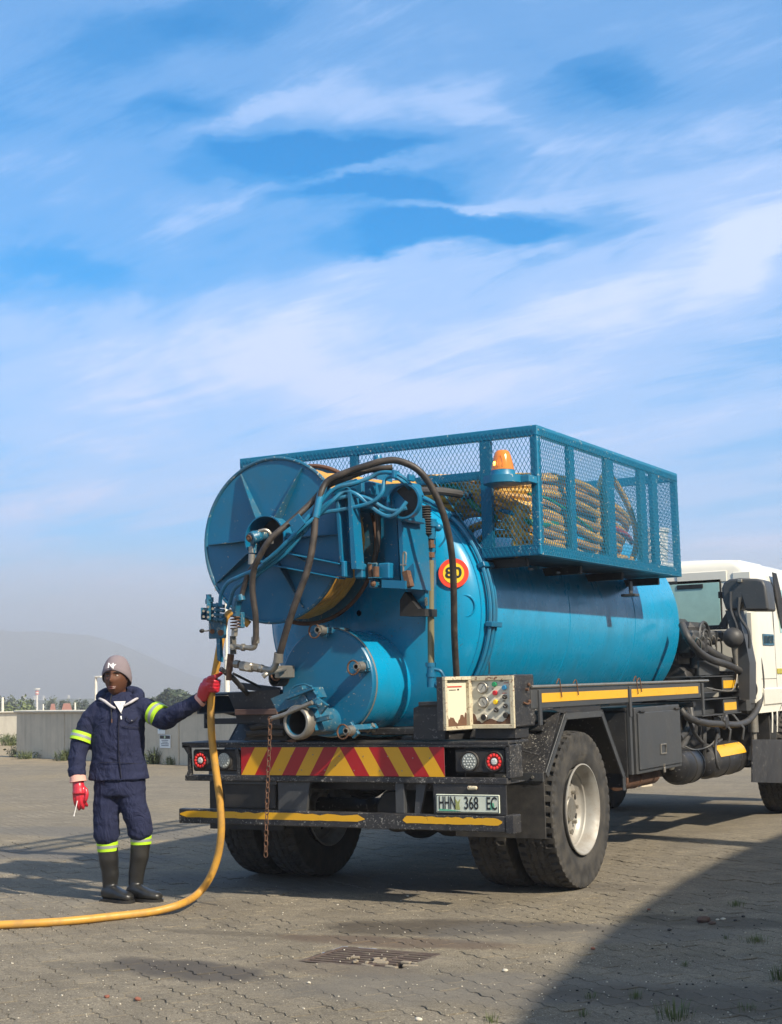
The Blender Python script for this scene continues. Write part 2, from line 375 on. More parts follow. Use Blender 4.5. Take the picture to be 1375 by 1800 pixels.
# ================================================================ THE SETTING
def ground_material():
    m, nt, b = newmat('sandy_paving'); g = N(nt, 'ShaderNodeTexCoord'); co = g.outputs['Object']
    n_big = noise_(nt, co, .35, 5, .6, .4); n_mid = noise_(nt, co, 2.2, 6, .62, .6); n_fine = noise_(nt, co, 34, 7, .78); n_grit = noise_(nt, co, 120, 5, .8)
    drag = noise_(nt, co, 1.5, 6, .6, .5, (.6, 3.2, 1))
    c = mixc(nt, ramp(nt, n_mid, [(.35, 0), (.68, 1)]), (.160, .138, .103), (.255, .219, .160))
    c = mixc(nt, math_(nt, 'MULTIPLY', ramp(nt, drag, [(.45, 0), (.7, 1)]), .55), c, (.15, .127, .09))
    c = mixc(nt, math_(nt, 'MULTIPLY', ramp(nt, n_big, [(.5, 0), (.72, 1)]), .45), c, (.29, .23, .13))
    c = mixc(nt, math_(nt, 'MULTIPLY', ramp(nt, n_fine, [(.34, 1), (.52, 0)]), .75), c, (.088, .076, .058))
    c = mixc(nt, math_(nt, 'MULTIPLY', ramp(nt, n_grit, [(.55, 0), (.66, 1)]), .75), c, (.52, .46, .36))
    c = mixc(nt, math_(nt, 'MULTIPLY', ramp(nt, n_grit, [(.36, 1), (.47, 0)]), .7), c, (.045, .038, .03))
    c = mixc(nt, math_(nt, 'MULTIPLY', ramp(nt, noise_(nt, co, 7, 6, .7, .4, (1, 1.8, 1)), [(.5, 0), (.66, 1)]), .45), c, (.115, .10, .082))
    sp = N(nt, 'ShaderNodeSeparateXYZ'); L(nt, co, sp.inputs[0])
    warp = noise_(nt, co, 3.0, 5, .6)
    def stain(x, y, sx, sy, ang, amt, colr, c, w=.9):
        ca, sa = math.cos(ang), math.sin(ang)
        dx = math_(nt, 'SUBTRACT', sp.outputs[0], x); dy = math_(nt, 'SUBTRACT', sp.outputs[1], y)
        u = math_(nt, 'DIVIDE', math_(nt, 'ADD', math_(nt, 'MULTIPLY', dx, ca), math_(nt, 'MULTIPLY', dy, sa)), sx)
        v = math_(nt, 'DIVIDE', math_(nt, 'SUBTRACT', math_(nt, 'MULTIPLY', dy, ca), math_(nt, 'MULTIPLY', dx, sa)), sy)
        r = math_(nt, 'ADD', math_(nt, 'ADD', math_(nt, 'POWER', math_(nt, 'ABSOLUTE', u), 2.), math_(nt, 'POWER', math_(nt, 'ABSOLUTE', v), 2.)), math_(nt, 'MULTIPLY', math_(nt, 'SUBTRACT', warp, .5), w * 2.4))
        f = math_(nt, 'MULTIPLY', ramp(nt, math_(nt, 'MULTIPLY', r, .5), [(.2, 1), (.68, 0)], 'EASE'), min(1., amt * 1.3))
        return mixc(nt, f, c, colr)
    for q in STAINS: c = stain(*q[:6], q[6], c)
    # beyond the built paving the blocks go on as fine relief only
    bk = N(nt, 'ShaderNodeTexBrick'); bm_ = N(nt, 'ShaderNodeMapping'); L(nt, co, bm_.inputs[0]); bm_.inputs['Rotation'].default_value = (0, 0, math.radians(33)); L(nt, bm_.outputs[0], bk.inputs[0])
    bk.inputs['Scale'].default_value = 1; bk.inputs['Brick Width'].default_value = .225; bk.inputs['Row Height'].default_value = .1125; bk.inputs['Mortar Size'].default_value = .006; bk.inputs['Mortar Smooth'].default_value = .3
    jf = math_(nt, 'MULTIPLY', bk.outputs['Fac'], ramp(nt, n_mid, [(.45, 0), (.62, 1)]))
    far = math_(nt, 'MAXIMUM', math_(nt, 'GREATER_THAN', sp.outputs[1], PAVE_Y1), math_(nt, 'MAXIMUM', math_(nt, 'LESS_THAN', sp.outputs[0], PAVE_X0), math_(nt, 'GREATER_THAN', sp.outputs[0], PAVE_X1)))
    jf = math_(nt, 'MULTIPLY', jf, far)
    c = mixc(nt, math_(nt, 'MULTIPLY', jf, .6), c, (.07, .06, .05))
    # earth and dry grass towards the walls
    edge = ramp(nt, math_(nt, 'ADD', math_(nt, 'MULTIPLY', sp.outputs[1], .05), math_(nt, 'MULTIPLY', n_mid, .3)), [(.72, 0), (.9, 1)])
    c = mixc(nt, math_(nt, 'MULTIPLY', edge, .6), c, (.36, .28, .17))
    L(nt, c, b.inputs['Base Color']); b.inputs['Roughness'].default_value = .92; b.inputs['Specular IOR Level'].default_value = .25
    h = math_(nt, 'ADD', math_(nt, 'MULTIPLY', n_fine, .6), math_(nt, 'ADD', math_(nt, 'MULTIPLY', n_grit, .35), math_(nt, 'MULTIPLY', n_mid, 2.)))
    h = math_(nt, 'SUBTRACT', h, math_(nt, 'MULTIPLY', jf, 1.2))
    bp = N(nt, 'ShaderNodeBump'); bp.inputs['Strength'].default_value = 1.; bp.inputs['Distance'].default_value = .010
    L(nt, h, bp.inputs['Height']); L(nt, bp.outputs[0], b.inputs['Normal'])
    return m
PAVE_X0, PAVE_X1, PAVE_Y0, PAVE_Y1 = -6.2, 4.6, -6.4, 3.4
def gp(px, py): p = AZ(px, py); return p.x, p.y
STAINS = [(*gp(330, 1705), .55, .22, -.1, .75, (.085, .075, .065)), (*gp(150, 1700), .3, .12, -.1, .35, (.1, .09, .075)),
          (*gp(790, 1630), .8, .3, .35, .65, (.070, .058, .045)), (*gp(400, 1640), .5, .08, .1, .4, (.09, .078, .062)), (*gp(1060, 1560), .5, .2, .2, .35, (.1, .085, .065)), (*gp(590, 1700), .5, .2, 0, .45, (.12, .10, .08)), (*gp(700, 1655), .75, .16, .1, .6, (.11, .08, .06)),
          (*gp(250, 1465), 2.6, .5, .05, .45, (.12, .115, .105)), (*gp(60, 1500), 1.6, .35, .0, .5, (.11, .105, .1)),
          (*gp(560, 1550), 1.6, .5, .1, .55, (.11, .1, .09)), (*gp(1000, 1640), .9, .35, .3, .35, (.14, .13, .115)), (*gp(900, 1740), 1.2, .4, .3, .45, (.13, .12, .105)),
          (*gp(1240, 1620), .6, .2, .1, .5, (.08, .07, .055)), (*gp(1290, 1760), .8, .3, .1, .5, (.1, .085, .065))]
M_ground = ground_material()
ANG = math.radians(-33); CU = V((math.cos(ANG), math.sin(ANG), 0)); CV = V((-math.sin(ANG), math.cos(ANG), 0))
GR = (-.27, .33, -2.98, -2.54)      # the drain pit
def build_ground():
    v = []; f = []
    def sand(x, y):
        a = noise.noise(V((x * 1.3, y * 1.3, 3.1))) * .6 + noise.noise(V((x * 5, y * 5, 9.7))) * .55 + noise.noise(V((x * 14, y * 14, 2.7))) * .35
        return -.0034 - .014 * max(0., a - .02) + .0030 * max(0, min(1, (-a) * 2.2))
    # rows fitted to the pit edges
    def axis(a, b, c, d, st):
        s = []; n = round((c - a) / st); s += [a + (c - a) * i / n for i in range(n)]
        n = max(1, round((d - c) / st)); s += [c + (d - c) * i / n for i in range(n)]
        n = round((b - d) / st); s += [d + (b - d) * i / n for i in range(n + 1)]; return s
    xs = axis(PAVE_X0, PAVE_X1, GR[0], GR[1], .045); ys = axis(PAVE_Y0, PAVE_Y1, GR[2], GR[3], .045); nx, ny = len(xs), len(ys)
    for j, y in enumerate(ys):
        for i, x in enumerate(xs): v.append((x, y, 0. if i in (0, nx - 1) or j in (0, ny - 1) else sand(x, y)))
    for j in range(ny - 1):
        for i in range(nx - 1):
            cx, cy = (xs[i] + xs[i + 1]) / 2, (ys[j] + ys[j + 1]) / 2
            if GR[0] < cx < GR[1] and GR[2] < cy < GR[3]: continue
            f.append((j * nx + i, j * nx + i + 1, (j + 1) * nx + i + 1, (j + 1) * nx + i))
    B = 75.; B2 = 115.; B3 = 4200.; ZL = -7.
    def quad(x0, x1, y0, y1):
        b = len(v); v.extend([(x0, y0, 0), (x1, y0, 0), (x1, y1, 0), (x0, y1, 0)]); f.append((b, b + 1, b + 2, b + 3))
    quad(-B, PAVE_X0, -B, B); quad(PAVE_X1, B, -B, B); quad(PAVE_X0, PAVE_X1, -B, PAVE_Y0); quad(PAVE_X0, PAVE_X1, PAVE_Y1, B)
    # beyond the yard the land falls away
    b = len(v)
    for q, z in ((B, 0.), (B2, ZL), (B3, ZL)): v.extend([(-q, -q, z), (q, -q, z), (q, q, z), (-q, q, z)])
    for r in (0, 4):
        for k in range(4): f.append((b + r + k, b + r + (k + 1) % 4, b + r + 4 + (k + 1) % 4, b + r + 4 + k))
    # the pit under the grate
    b = len(v); x0, x1, y0, y1 = GR; D = -.5
    v.extend([(x0, y0, -.004), (x1, y0, -.004), (x1, y1, -.004), (x0, y1, -.004), (x0, y0, D), (x1, y0, D), (x1, y1, D), (x0, y1, D)])
    f.extend([(b, b + 1, b + 5, b + 4), (b + 1, b + 2, b + 6, b + 5), (b + 2, b + 3, b + 7, b + 6), (b + 3, b, b + 4, b + 7), (b + 4, b + 5, b + 6, b + 7)])
    me = bpy.data.meshes.new('ground'); me.from_pydata(v, [], f); me.materials.append(M_ground); me.polygons.foreach_set('use_smooth', [True] * len(f)); me.update()
    o = bpy.data.objects.new('ground', me); COL.objects.link(o); return tag(o, 'sand covered yard of interlocking concrete paving blocks', kind='structure')
ground = build_ground()
def paver_outline(jx=0., jy=0.):
    l, h, a, gsz = .225, .1125, .0095, .0025
    xs = [-l / 2 + gsz, -.0844, -.0281, .0281, .0844, l / 2 - gsz]
    zig = lambda x: a * (2 / PI) * math.asin(max(-1, min(1, math.sin(2 * PI * x / .1125))))
    bot = [(x, -h / 2 + gsz + zig(x)) for x in xs]; top = [(x, h / 2 - gsz + zig(x)) for x in xs[::-1]]
    mid_r = [(l / 2 - gsz + .006, 0.)]; mid_l = [(-l / 2 + gsz + .006, 0.)]
    return bot + mid_r + top + mid_l
def build_pavers():
    ol = paver_outline(); n = len(ol); cen = []
    W = 16
    for r in range(-80, 80):
        for k in range(-40, 40):
            p = CU * (k * .225 + (r % 2) * .1125) + CV * (r * .1125) + V((-1.0, -1.5, 0))
            if not (PAVE_X0 + .15 < p.x < PAVE_X1 - .15 and PAVE_Y0 + .15 < p.y < PAVE_Y1 - .15): continue
            if GR[0] - .1 < p.x < GR[1] + .1 and GR[2] - .09 < p.y < GR[3] + .09: continue
            d = p - CAM; c = V((AXX.x * d.x + AXY.x * d.y + AXZ.x * d.z, AXX.y * d.x + AXY.y * d.y + AXZ.y * d.z, AXX.z * d.x + AXY.z * d.y + AXZ.z * d.z))
            if c.z < 1: continue
            px, py = 687.5 + FPX * c.x / c.z, 900 + FPX * c.y / c.z
            if px < -120 or px > 1500 or py > 1900: continue
            cen.append((0 if -10 < px < 1385 and py < 1800 else 1, c.z, p))
    cen.sort(key=lambda q: (q[0], q[1]))
    def geom(seed):
        rn = random.Random(seed); th = .03
        ins = [(x * .985, y * .96) for x, y in ol]
        vs = [V((x, y, 0)) for x, y in ins] + [V((x, y, -.0022)) for x, y in ol] + [V((x, y, -th)) for x, y in ol]
        fs = [list(range(n))] + [[k, n + k, n + (k + 1) % n, (k + 1) % n] for k in range(n)] + [[n + k, 2 * n + k, 2 * n + (k + 1) % n, n + (k + 1) % n] for k in range(n)]
        fs = [f if i == 0 else f for i, f in enumerate(fs)]
        return vs, fs
    vs, fs = geom(1); me = bpy.data.meshes.new('paver'); me.from_pydata(vs, [], fs); me.materials.append(M_paver)
    rn = random.Random(5); rest = MB()
    for i, (_, dz, p) in enumerate(cen):
        rot = ANG + rn.gauss(0, .008); tx, ty = rn.gauss(0, .004), rn.gauss(0, .004); z = rn.gauss(-.0010, .0016) - (.004 if rn.random() < .05 else 0) - .0015 * max(0, noise.noise(p * .9))
        if i < 290:
            o = bpy.data.objects.new('paver', me); COL.objects.link(o); o.parent = ground; o.location = (p.x, p.y, z); o.rotation_euler = (tx, ty, rot)
        else:
            M = Matrix.Translation((p.x, p.y, z)) @ Matrix.Rotation(rot, 4, 'Z') @ Matrix.Rotation(tx, 4, 'X')
            rest.add([M @ v for v in vs], fs)
    o = rest.build('paving', M_paver, ground, smooth=False); o['kind'] = 'stuff'
# the same sandy surface; world position keeps the pattern running across blocks
def paver_material():
    m = M_ground.copy(); m.name = 'sandy_paver'; nt = m.node_tree
    tc = [n for n in nt.nodes if n.type == 'TEX_COORD'][0]; g = nt.nodes.new('ShaderNodeNewGeometry')
    for l in list(tc.outputs['Object'].links): nt.links.new(g.outputs['Position'], l.to_socket)
    oi = nt.nodes.new('ShaderNodeObjectInfo'); b = [n for n in nt.nodes if n.type == 'BSDF_PRINCIPLED'][0]
    src = b.inputs['Base Color'].links[0].from_socket; h = nt.nodes.new('ShaderNodeHueSaturation'); nt.links.new(src, h.inputs['Color'])
    nt.links.new(math_(nt, 'ADD', .93, math_(nt, 'MULTIPLY', oi.outputs['Random'], .12)), h.inputs['Value']); nt.links.new(h.outputs[0], b.inputs['Base Color'])
    return m
M_paver = paver_material()
build_pavers()
# drain grate
def build_grate():
    root = empty('drain_grate', (.03, -2.76, 0)); tag(root, 'rusty steel drain grate with slots set in the paving', 'drain grate')
    x0, x1, y0, y1 = GR
    for i in range(8):
        y = y0 + .035 + i * (y1 - y0 - .07) / 7
        part('bar', M_grate, root, lambda m: m.box((x0 + .02, y - .011, -.034), (x1 - .02 - (.0 if i > 2 else .08), y + .011, -.006), .003))
    def frame(m):
        m.box((x0, y0, -.04), (x1 - .13, y0 + .022, -.003), .003).box((x0, y1 - .022, -.04), (x1, y1, -.003), .003).box((x0, y0 + .022, -.04), (x0 + .022, y1 - .022, -.003), .003).box((x1 - .022, y0 + .1, -.04), (x1, y1 - .022, -.003), .003)
        m.beam((.12, y0 + .02, -.012), (.15, y1 - .02, -.014), .02, .012)
    part('frame', M_grate, root, frame)
    rn = random.Random(3)
    def rubble(m):
        for k in range(8):
            c = V((x1 - .1 + rn.uniform(-.12, .1), y0 + .06 + rn.uniform(-.04, .12), -.006)); m.obox(c, (rn.uniform(.03, .09), rn.uniform(.015, .035), .016), Matrix.Rotation(rn.uniform(-.6, .6), 3, 'Z'), .004)
        for k in range(10):
            c = V((.03 + rn.uniform(-.1, .12), y0 + .1 + rn.uniform(-.05, .1), -.002)); m.obox(c, (rn.uniform(.015, .04), rn.uniform(.01, .02), .012), Matrix.Rotation(rn.uniform(-3, 3), 3, 'Z'), .003)
    part('broken_mortar', M_mortar, root, rubble)
M_mortar = paint('pale_mortar', (.24, .20, .145), .9, dirty=.6, dirt=(.16, .13, .1), bump=.5, scale=4)
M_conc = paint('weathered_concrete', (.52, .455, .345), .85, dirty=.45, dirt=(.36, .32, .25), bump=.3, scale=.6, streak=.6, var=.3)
M_conc2 = paint('sunlit_concrete', (.62, .57, .46), .85, dirty=.3, dirt=(.4, .36, .28), bump=.3, scale=.6, streak=.3)  # paler concrete: the far wall's sunlight is put into the colour
build_grate()
# ---- the big round reservoir beside the yard (out of the frame, it shades the paving and the truck reflects it)
def build_reservoir():
    root = empty('reservoir', (35.59, 1.98, 0)); tag(root, 'round concrete reservoir wall to the right of the yard', 'reservoir')
    Rr, H = 31., 3.47; n = 66
    for k in range(n):
        a0 = PI - .9 + 1.8 * k / n; a1 = PI - .9 + 1.8 * (k + 1) / n - .0010
        c = V((35.59, 1.98, 0)); q = lambda a, r, z: c + V((math.cos(a) * r, math.sin(a) * r, z))
        mb = MB(); mb.hexa([q(a0, Rr, -.05), q(a1, Rr, -.05), q(a1, Rr + -.3, -.05), q(a0, Rr - .3, -.05), q(a0, Rr, H), q(a1, Rr, H), q(a1, Rr - .3, H), q(a0, Rr - .3, H)])
        mb.build('panel', M_conc, root, smooth=False)
    p = empty('vent_post', (4.62, 1.5, 0)); tag(p, 'square concrete vent post standing against the reservoir wall', 'post')
    part('shaft', M_conc, p, lambda m: m.box((4.42, 1.36, 0), (4.6, 1.64, 4.4), .01)); part('cap', M_conc, p, lambda m: m.box((4.38, 1.32, 4.4), (4.62, 1.68, 4.48), .01))
build_reservoir()
# ---- concrete walls behind the yard
def wall(name, label, a, b, h, th, mat, pw=2.2, group=None):
    a = V(a); b = V(b); d = (b - a); ln = d.length; d.normalize(); nrm = V((-d.y, d.x, 0)); ang = math.atan2(d.y, d.x); R = Matrix.Rotation(ang, 3, 'Z')
    root = empty(name, a); tag(root, label, 'wall', group); n = max(1, round(ln / pw)); rn = random.Random(len(label))
    for k in range(n):
        s0 = ln * k / n; s1 = ln * (k + 1) / n; c = a + d * (s0 + s1) / 2 + nrm * (th / 2 + rn.uniform(0, .012)); 
        part('panel', mat, root, lambda m: m.obox(c + V((0, 0, h / 2 - .05)), (s1 - s0 - .018, th, h + .1), R, .012))
    part('core', mat, root, lambda m: m.obox(a + d * ln / 2 + nrm * (th / 2 + .02) + V((0, 0, h / 2 - .08)), (ln - .02, th - .03, h), R, 0))
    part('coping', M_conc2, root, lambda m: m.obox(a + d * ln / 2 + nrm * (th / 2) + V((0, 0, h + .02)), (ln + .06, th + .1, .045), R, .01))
    return root, a, d, nrm
WA = AZ(28, 1331); WB = AZ(330, 1345.5)
wd = (WB - WA).normalized(); WE = WA + wd * 17.5
wall_root, wa, wdir, wn_ = wall('concrete_wall', 'low weathered concrete panel wall behind the worker', WA, WE, .96, .22, M_conc)
# its return running back from the corner
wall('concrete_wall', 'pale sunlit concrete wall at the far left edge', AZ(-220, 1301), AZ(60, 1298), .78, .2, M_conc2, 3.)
def on_wall(px, py, off=.0):
    d = ray(px, py); n = V((-wdir.y, wdir.x, 0)); t = ((WA - n * off) - CAM).dot(n) / d.dot(n); return CAM + d * t
def sign(name, label, px0, py0, px1, py1, fn):
    a = on_wall(px0, py1, .012); b = on_wall(px1, py1, .012); t = on_wall(px0, py0, .012); h = t.z - a.z; wv = (b - a).length; c = (a + b) / 2 + V((0, 0, h / 2)); R = Matrix.Rotation(math.atan2(wdir.y, wdir.x), 3, 'Z')
    root = empty(name, c); tag(root, label, 'sign'); part('board', simple('sign_board_white', (.72, .74, .72), .5), root, lambda m: m.obox(c, (wv, .008, h), R, .002))
    fn(root, c, R, wv, h)
def s1(root, c, R, wv, h):
    part('blue_print', simple('sign_blue', (.12, .35, .5), .5), root, lambda m: m.obox(c + R @ V((.04 * wv, -.006, .05 * h)), (.7 * wv, .003, .45 * h), R, 0))
    part('white_figure', simple('sign_board_white', (.72, .74, .72), .5), root, lambda m: m.prism([c + R @ V((x * wv, -.0085, z * h)) for x, z in ((-.1, -.17), (.39, -.17), (.39, .2), (.1, .12))], R @ V((0, -.002, 0))))
def s2(root, c, R, wv, h):
    part('black_header', M_ink, root, lambda m: m.obox(c + R @ V((0, -.006, .33 * h)), (.92 * wv, .003, .26 * h), R, 0))
    part('header_oval', simple('sign_pale_green', (.5, .62, .42), .5), root, lambda m: m.lathe(c + R @ V((0, -.008, .33 * h)), R @ V((0, -1, 0)), [(0, 0), (.11 * h, 0), (.11 * h, .002), (0, .002)], 20))
    def ln(m):
        for k in range(4): m.obox(c + R @ V((0, -.006, .08 * h - k * .13 * h)), ((.6, .5, .72, .66)[k] * wv, .003, .045 * h), R, 0)
    part('print_lines', simple('sign_print_grey', (.12, .13, .16), .6), root, ln)
sign('wall_sign', 'small white notice with a blue picture on the concrete wall', 277.5, 1271, 290.5, 1290, s1)
sign('warning_sign', 'white notice with a black and green header and small print on the wall', 281, 1292, 300, 1315, s2)
# ---- plants
def leaf_mat(name, c):
    m, nt, b = newmat(name); g = N(nt, 'ShaderNodeTexCoord'); n = noise_(nt, g.outputs['Object'], .9, 4, .6); n2 = noise_(nt, g.outputs['Object'], 9, 3, .6)
    L(nt, mixc(nt, ramp(nt, math_(nt, 'ADD', math_(nt, 'MULTIPLY', n, .6), math_(nt, 'MULTIPLY', n2, .4)), [(.35, 0), (.65, 1)]), [q * .6 for q in c], [min(1, q * 1.4) for q in c]), b.inputs['Base Color'])
    b.inputs['Roughness'].default_value = .7; return m
M_leafd = leaf_mat('dark_foliage', (.035, .052, .02)); M_leafm = leaf_mat('mid_foliage', (.07, .085, .03)); M_leafl = leaf_mat('light_foliage', (.11, .14, .035)); M_weed = leaf_mat('weed_leaves', (.085, .105, .035)); M_dry = leaf_mat('dry_grass', (.30, .23, .11))
M_bark = paint('bark', (.12, .09, .06), .9, bump=.5)
def crown(m, c, rad, n, size, rn, lumps=9, flat=1.):
    cl = []
    for k in range(lumps):
        a = rn.uniform(0, 2 * PI); r = rn.uniform(.1, .72) ; cl.append((c + V((math.cos(a) * r * rad.x, math.sin(a) * r * rad.y, rn.uniform(-.4, .55) * rad.z)), rn.uniform(.28, .5)))
    for k in range(n):
        cc, s = rn.choice(cl); d = V((rn.gauss(0, 1), rn.gauss(0, 1), rn.gauss(0, 1))).normalized() * (rn.random() ** .4)
        p = cc + V((d.x * rad.x * s, d.y * rad.y * s, d.z * rad.z * s * flat)); u = V((rn.gauss(0, 1), rn.gauss(0, 1), rn.gauss(0, .6))).normalized(); w_ = u.cross(V((rn.gauss(0, 1), rn.gauss(0, 1), rn.gauss(0, 1)))).normalized(); q = size * rn.uniform(.5, 1.2)
        m.add([p - u * q, p + w_ * q * .5, p + u * q, p - w_ * q * .5], [(0, 1, 2, 3)])
def tree(name, label, px, base_d, top_py, half_px, mat, group, shape='round', n=2600, seed=1, lumps=9, cbase=.35):
    half_px *= 1.35; n = int(n * 1.6); lumps += 4
    """a tree standing base_d metres from the camera in the direction of column px"""
    rn = random.Random(seed); base_d = max(base_d, 140); d = ray(px, 1213); d.z = 0; d.normalize(); b = CAM + d * base_d; b.z = -7.
    zt = CAM.z + (top_horizon(px) - top_py) / FPX * base_d; wv = half_px / FPX * base_d
    root = empty(name, b); tag(root, label, 'tree' if 'tree' in name or 'pine' in name else 'bush', group)
    zb = -7 + (zt + 7) * cbase; cr = MB(); crown(cr, V((b.x, b.y, (zt + zb) / 2)), V((wv, wv, (zt - zb) / 2 * 1.05)), n, max(.2, wv * .10), rn, lumps, 1.)
    cr.build('crown', mat, root, smooth=False)
    def tr(m):
        m.tube([b, b + V((.02 * wv, 0, (zb + 7) * .6)), V((b.x + .1 * wv, b.y, (zt + zb) / 2))], lambda t: .2 * (1 - .6 * t) + .05, 8, 3)
        for k in range(4):
            a = rn.uniform(0, 2 * PI); m.tube([V((b.x, b.y, zb - .3)), V((b.x + math.cos(a) * wv * .3, b.y + math.sin(a) * wv * .3, zb + .3)), V((b.x + math.cos(a) * wv * .6, b.y + math.sin(a) * wv * .6, (zt + zb) / 2 + .2))], lambda t: .08 * (1 - .6 * t) + .02, 6, 3)
    part('trunk', M_bark, root, tr)
def top_horizon(px): return 1218.5 - .0249 * px
G_t = 'trees beyond the far wall'
tree('umbrella_pine', 'broad flat crowned dark tree beyond the wall, left of the gloved hand', 308, 120, 1201, 42, M_leafd, G_t, 'flat', 6000, 2, 13, .25)
tree('leafy_tree', 'dark rounded tree just right of the broad flat crowned tree', 350, 128, 1207, 22, M_leafd, G_t, 'round', 2600, 3, 8, .2)
tree('leafy_tree', 'low dark tree seen through the gap left of the truck', 385, 140, 1222, 26, M_leafm, G_t, 'round', 2200, 4, 8, .1)
tree('leafy_tree', 'small dark tree between the worker and the broad flat tree', 262, 130, 1220, 20, M_leafm, G_t, 'round', 2200, 14, 8, .1)
tree('leafy_tree', 'bright green bushy tree at the far left above the wall', 36, 90, 1226, 24, M_leafl, G_t, 'round', 2600, 5, 9, .1)
tree('leafy_tree', 'light green low tree at the left frame edge', 8, 92, 1233, 18, M_leafl, G_t, 'round', 1800, 6, 8, .1)
for i, (px, tp, hp, dd, mt, lb) in enumerate([(-8, 1221, 20, 200, M_leafm, 'grey green distant tree at the left frame edge'), (18, 1222, 14, 190, M_leafm, 'distant rounded tree over the bright bushy tree'), (50, 1226, 13, 180, M_leafd, 'distant dark tree left of the red and white mast'), (82, 1228, 12, 170, M_leafd, 'distant dark tree right of the mast'),
        (99, 1220, 16, 210, M_leafm, 'distant tall tree over the red roofs'), (112, 1219, 12, 200, M_leafm, 'distant pointed tree over the right hand roof'), (131, 1224, 13, 190, M_leafm, 'distant tree left of the worker shoulder'), (148, 1228, 13, 190, M_leafd, 'distant tree partly behind the worker sleeve'), (108, 1232, 10, 140, M_leafd, 'small dark tree between the two roofs'), (165, 1226, 14, 190, M_leafm, 'distant tree hidden behind the worker shoulder')]):
    tree('leafy_tree', lb, px, dd, tp, hp, mt, G_t, 'round', 1300, 20 + i, 6, .1)
def at_dist(px, py, dist):
    d = ray(px, py); h = math.hypot(d.x, d.y); return CAM + d * (dist / h)
# houses with red roofs
def house(label, px0, px1, py_top, dist):
    a = at_dist(px0, 1248, dist); b = at_dist(px1, 1248, dist); zt = at_dist(px0, py_top, dist).z; a.z = b.z = 0; b = b; dv = (b - a); ln = dv.length; dv.normalize(); nv = V((-dv.y, dv.x, 0)); c = (a + b) / 2 + nv * 3.5
    root = empty('house', c); tag(root, label, 'house', 'houses beyond the wall'); R = Matrix.Rotation(math.atan2(dv.y, dv.x), 3, 'Z')
    hz = -7 + (zt + 7) * .8
    wl = part('wall', M_conc2, root, lambda m: m.obox(c + V((0, 0, (hz - 7) / 2)), (ln * .92, 6.4, hz + 7), R, 0))
    def roof(m):
        q = [c + R @ V((x * ln / 2, y * 3.7, hz + .01)) for x, y in ((-1, -1), (1, -1), (1, 1), (-1, 1))]; r = [c + R @ V((x * ln * .18, 0, zt)) for x in (-1, 1)]
        m.add(q + r, [(0, 1, 5, 4), (1, 2, 5), (2, 3, 4, 5), (3, 0, 4), (3, 2, 1, 0)])
    part('roof', simple('red_roof_tiles', (.27, .12, .08), .8), root, roof, smooth=False)
    part('window', M_ink, root, lambda m: m.obox(c + R @ V((-ln * .15, -3.22, hz - 1.4)), (1.2, .06, 1.), R, 0)); part('window', M_ink, root, lambda m: m.obox(c + R @ V((ln * .2, -3.22, hz - 1.4)), (1.2, .06, 1.), R, 0))
house('far house with a red hipped roof, left one of the two', 84, 102, 1238, 120); house('far house with a wider red hipped roof, right one of the two', 101, 134, 1237.5, 112)
# masts and posts
def post(name, label, px, py_top, dist, r, mat, extra=None, cat='post'):
    t = at_dist(px, py_top, dist); b = V((t.x, t.y, 0 if dist < 75 else -7)); root = empty(name, b); tag(root, label, cat)
    part('shaft', mat, root, lambda m: m.cyl(b, t, r, 10, r * .8))
    if extra: extra(root, b, t)
M_pole = paint('pale_pole_paint', (.66, .63, .55), .5, dirty=.3, bump=.1)
def lamp_head(root, b, t): part('lamp_head', M_pole, root, lambda m: m.obox(t + V((.1, 0, .02)), (.22, .1, .05), None, .01))
post('lamp_post', 'short pale post sticking up behind the worker shoulder', 168.5, 1191, 45, .05, M_pole, lamp_head, 'lamp post')
post('wooden_post', 'thin pale post above the wall at the far left', 4.5, 1226, 60, .06, M_pole)
post('wooden_post', 'thin white post beside the far right roof', 132, 1235, 70, .05, M_pole)
post('wooden_post', 'thin white post right of the distant mast', 76, 1238, 80, .05, M_pole)
def mast_x(root, b, t):
    red = simple('mast_red', (.5, .12, .09), .6); h = t.z
    for k in range(5):
        z0 = h * (.3 + .14 * k); part('band', (red, M_pole)[k % 2], root, lambda m: m.cyl(V((b.x, b.y, z0)), V((b.x, b.y, z0 + h * .13)), .55, 8, .5))
    part('antenna_head', M_pole, root, lambda m: m.cyl(V((b.x, b.y, h * .86)), V((b.x, b.y, h * .99)), .9, 10))
post('radio_mast', 'far red and white mast left of the worker', 65, 1210, 420, .35, M_pole, mast_x, 'mast')
def floodlight_pole():
    lo = at_dist(398.5, 1160, 30); t = at_dist(402, 1098, 30); b = V((lo.x, lo.y, 0)); root = empty('floodlight_pole', b); tag(root, 'tall white pole behind the wall beside the hose reel', 'pole')
    part('lower_shaft', M_pole, root, lambda m: m.cyl(b, lo, .055, 14)); part('collar', M_pole, root, lambda m: m.cyl(lo, lo + V((0, 0, .06)), .07, 14)); part('upper_shaft', M_pole, root, lambda m: m.cyl(lo + V((0, 0, .06)), V((lo.x, lo.y, t.z + .7)), .03, 12))
    part('lamp_bracket', M_pole, root, lambda m: m.box((lo.x - .25, lo.y - .05, t.z + .7), (lo.x + .25, lo.y + .05, t.z + .76), .01))
floodlight_pole()
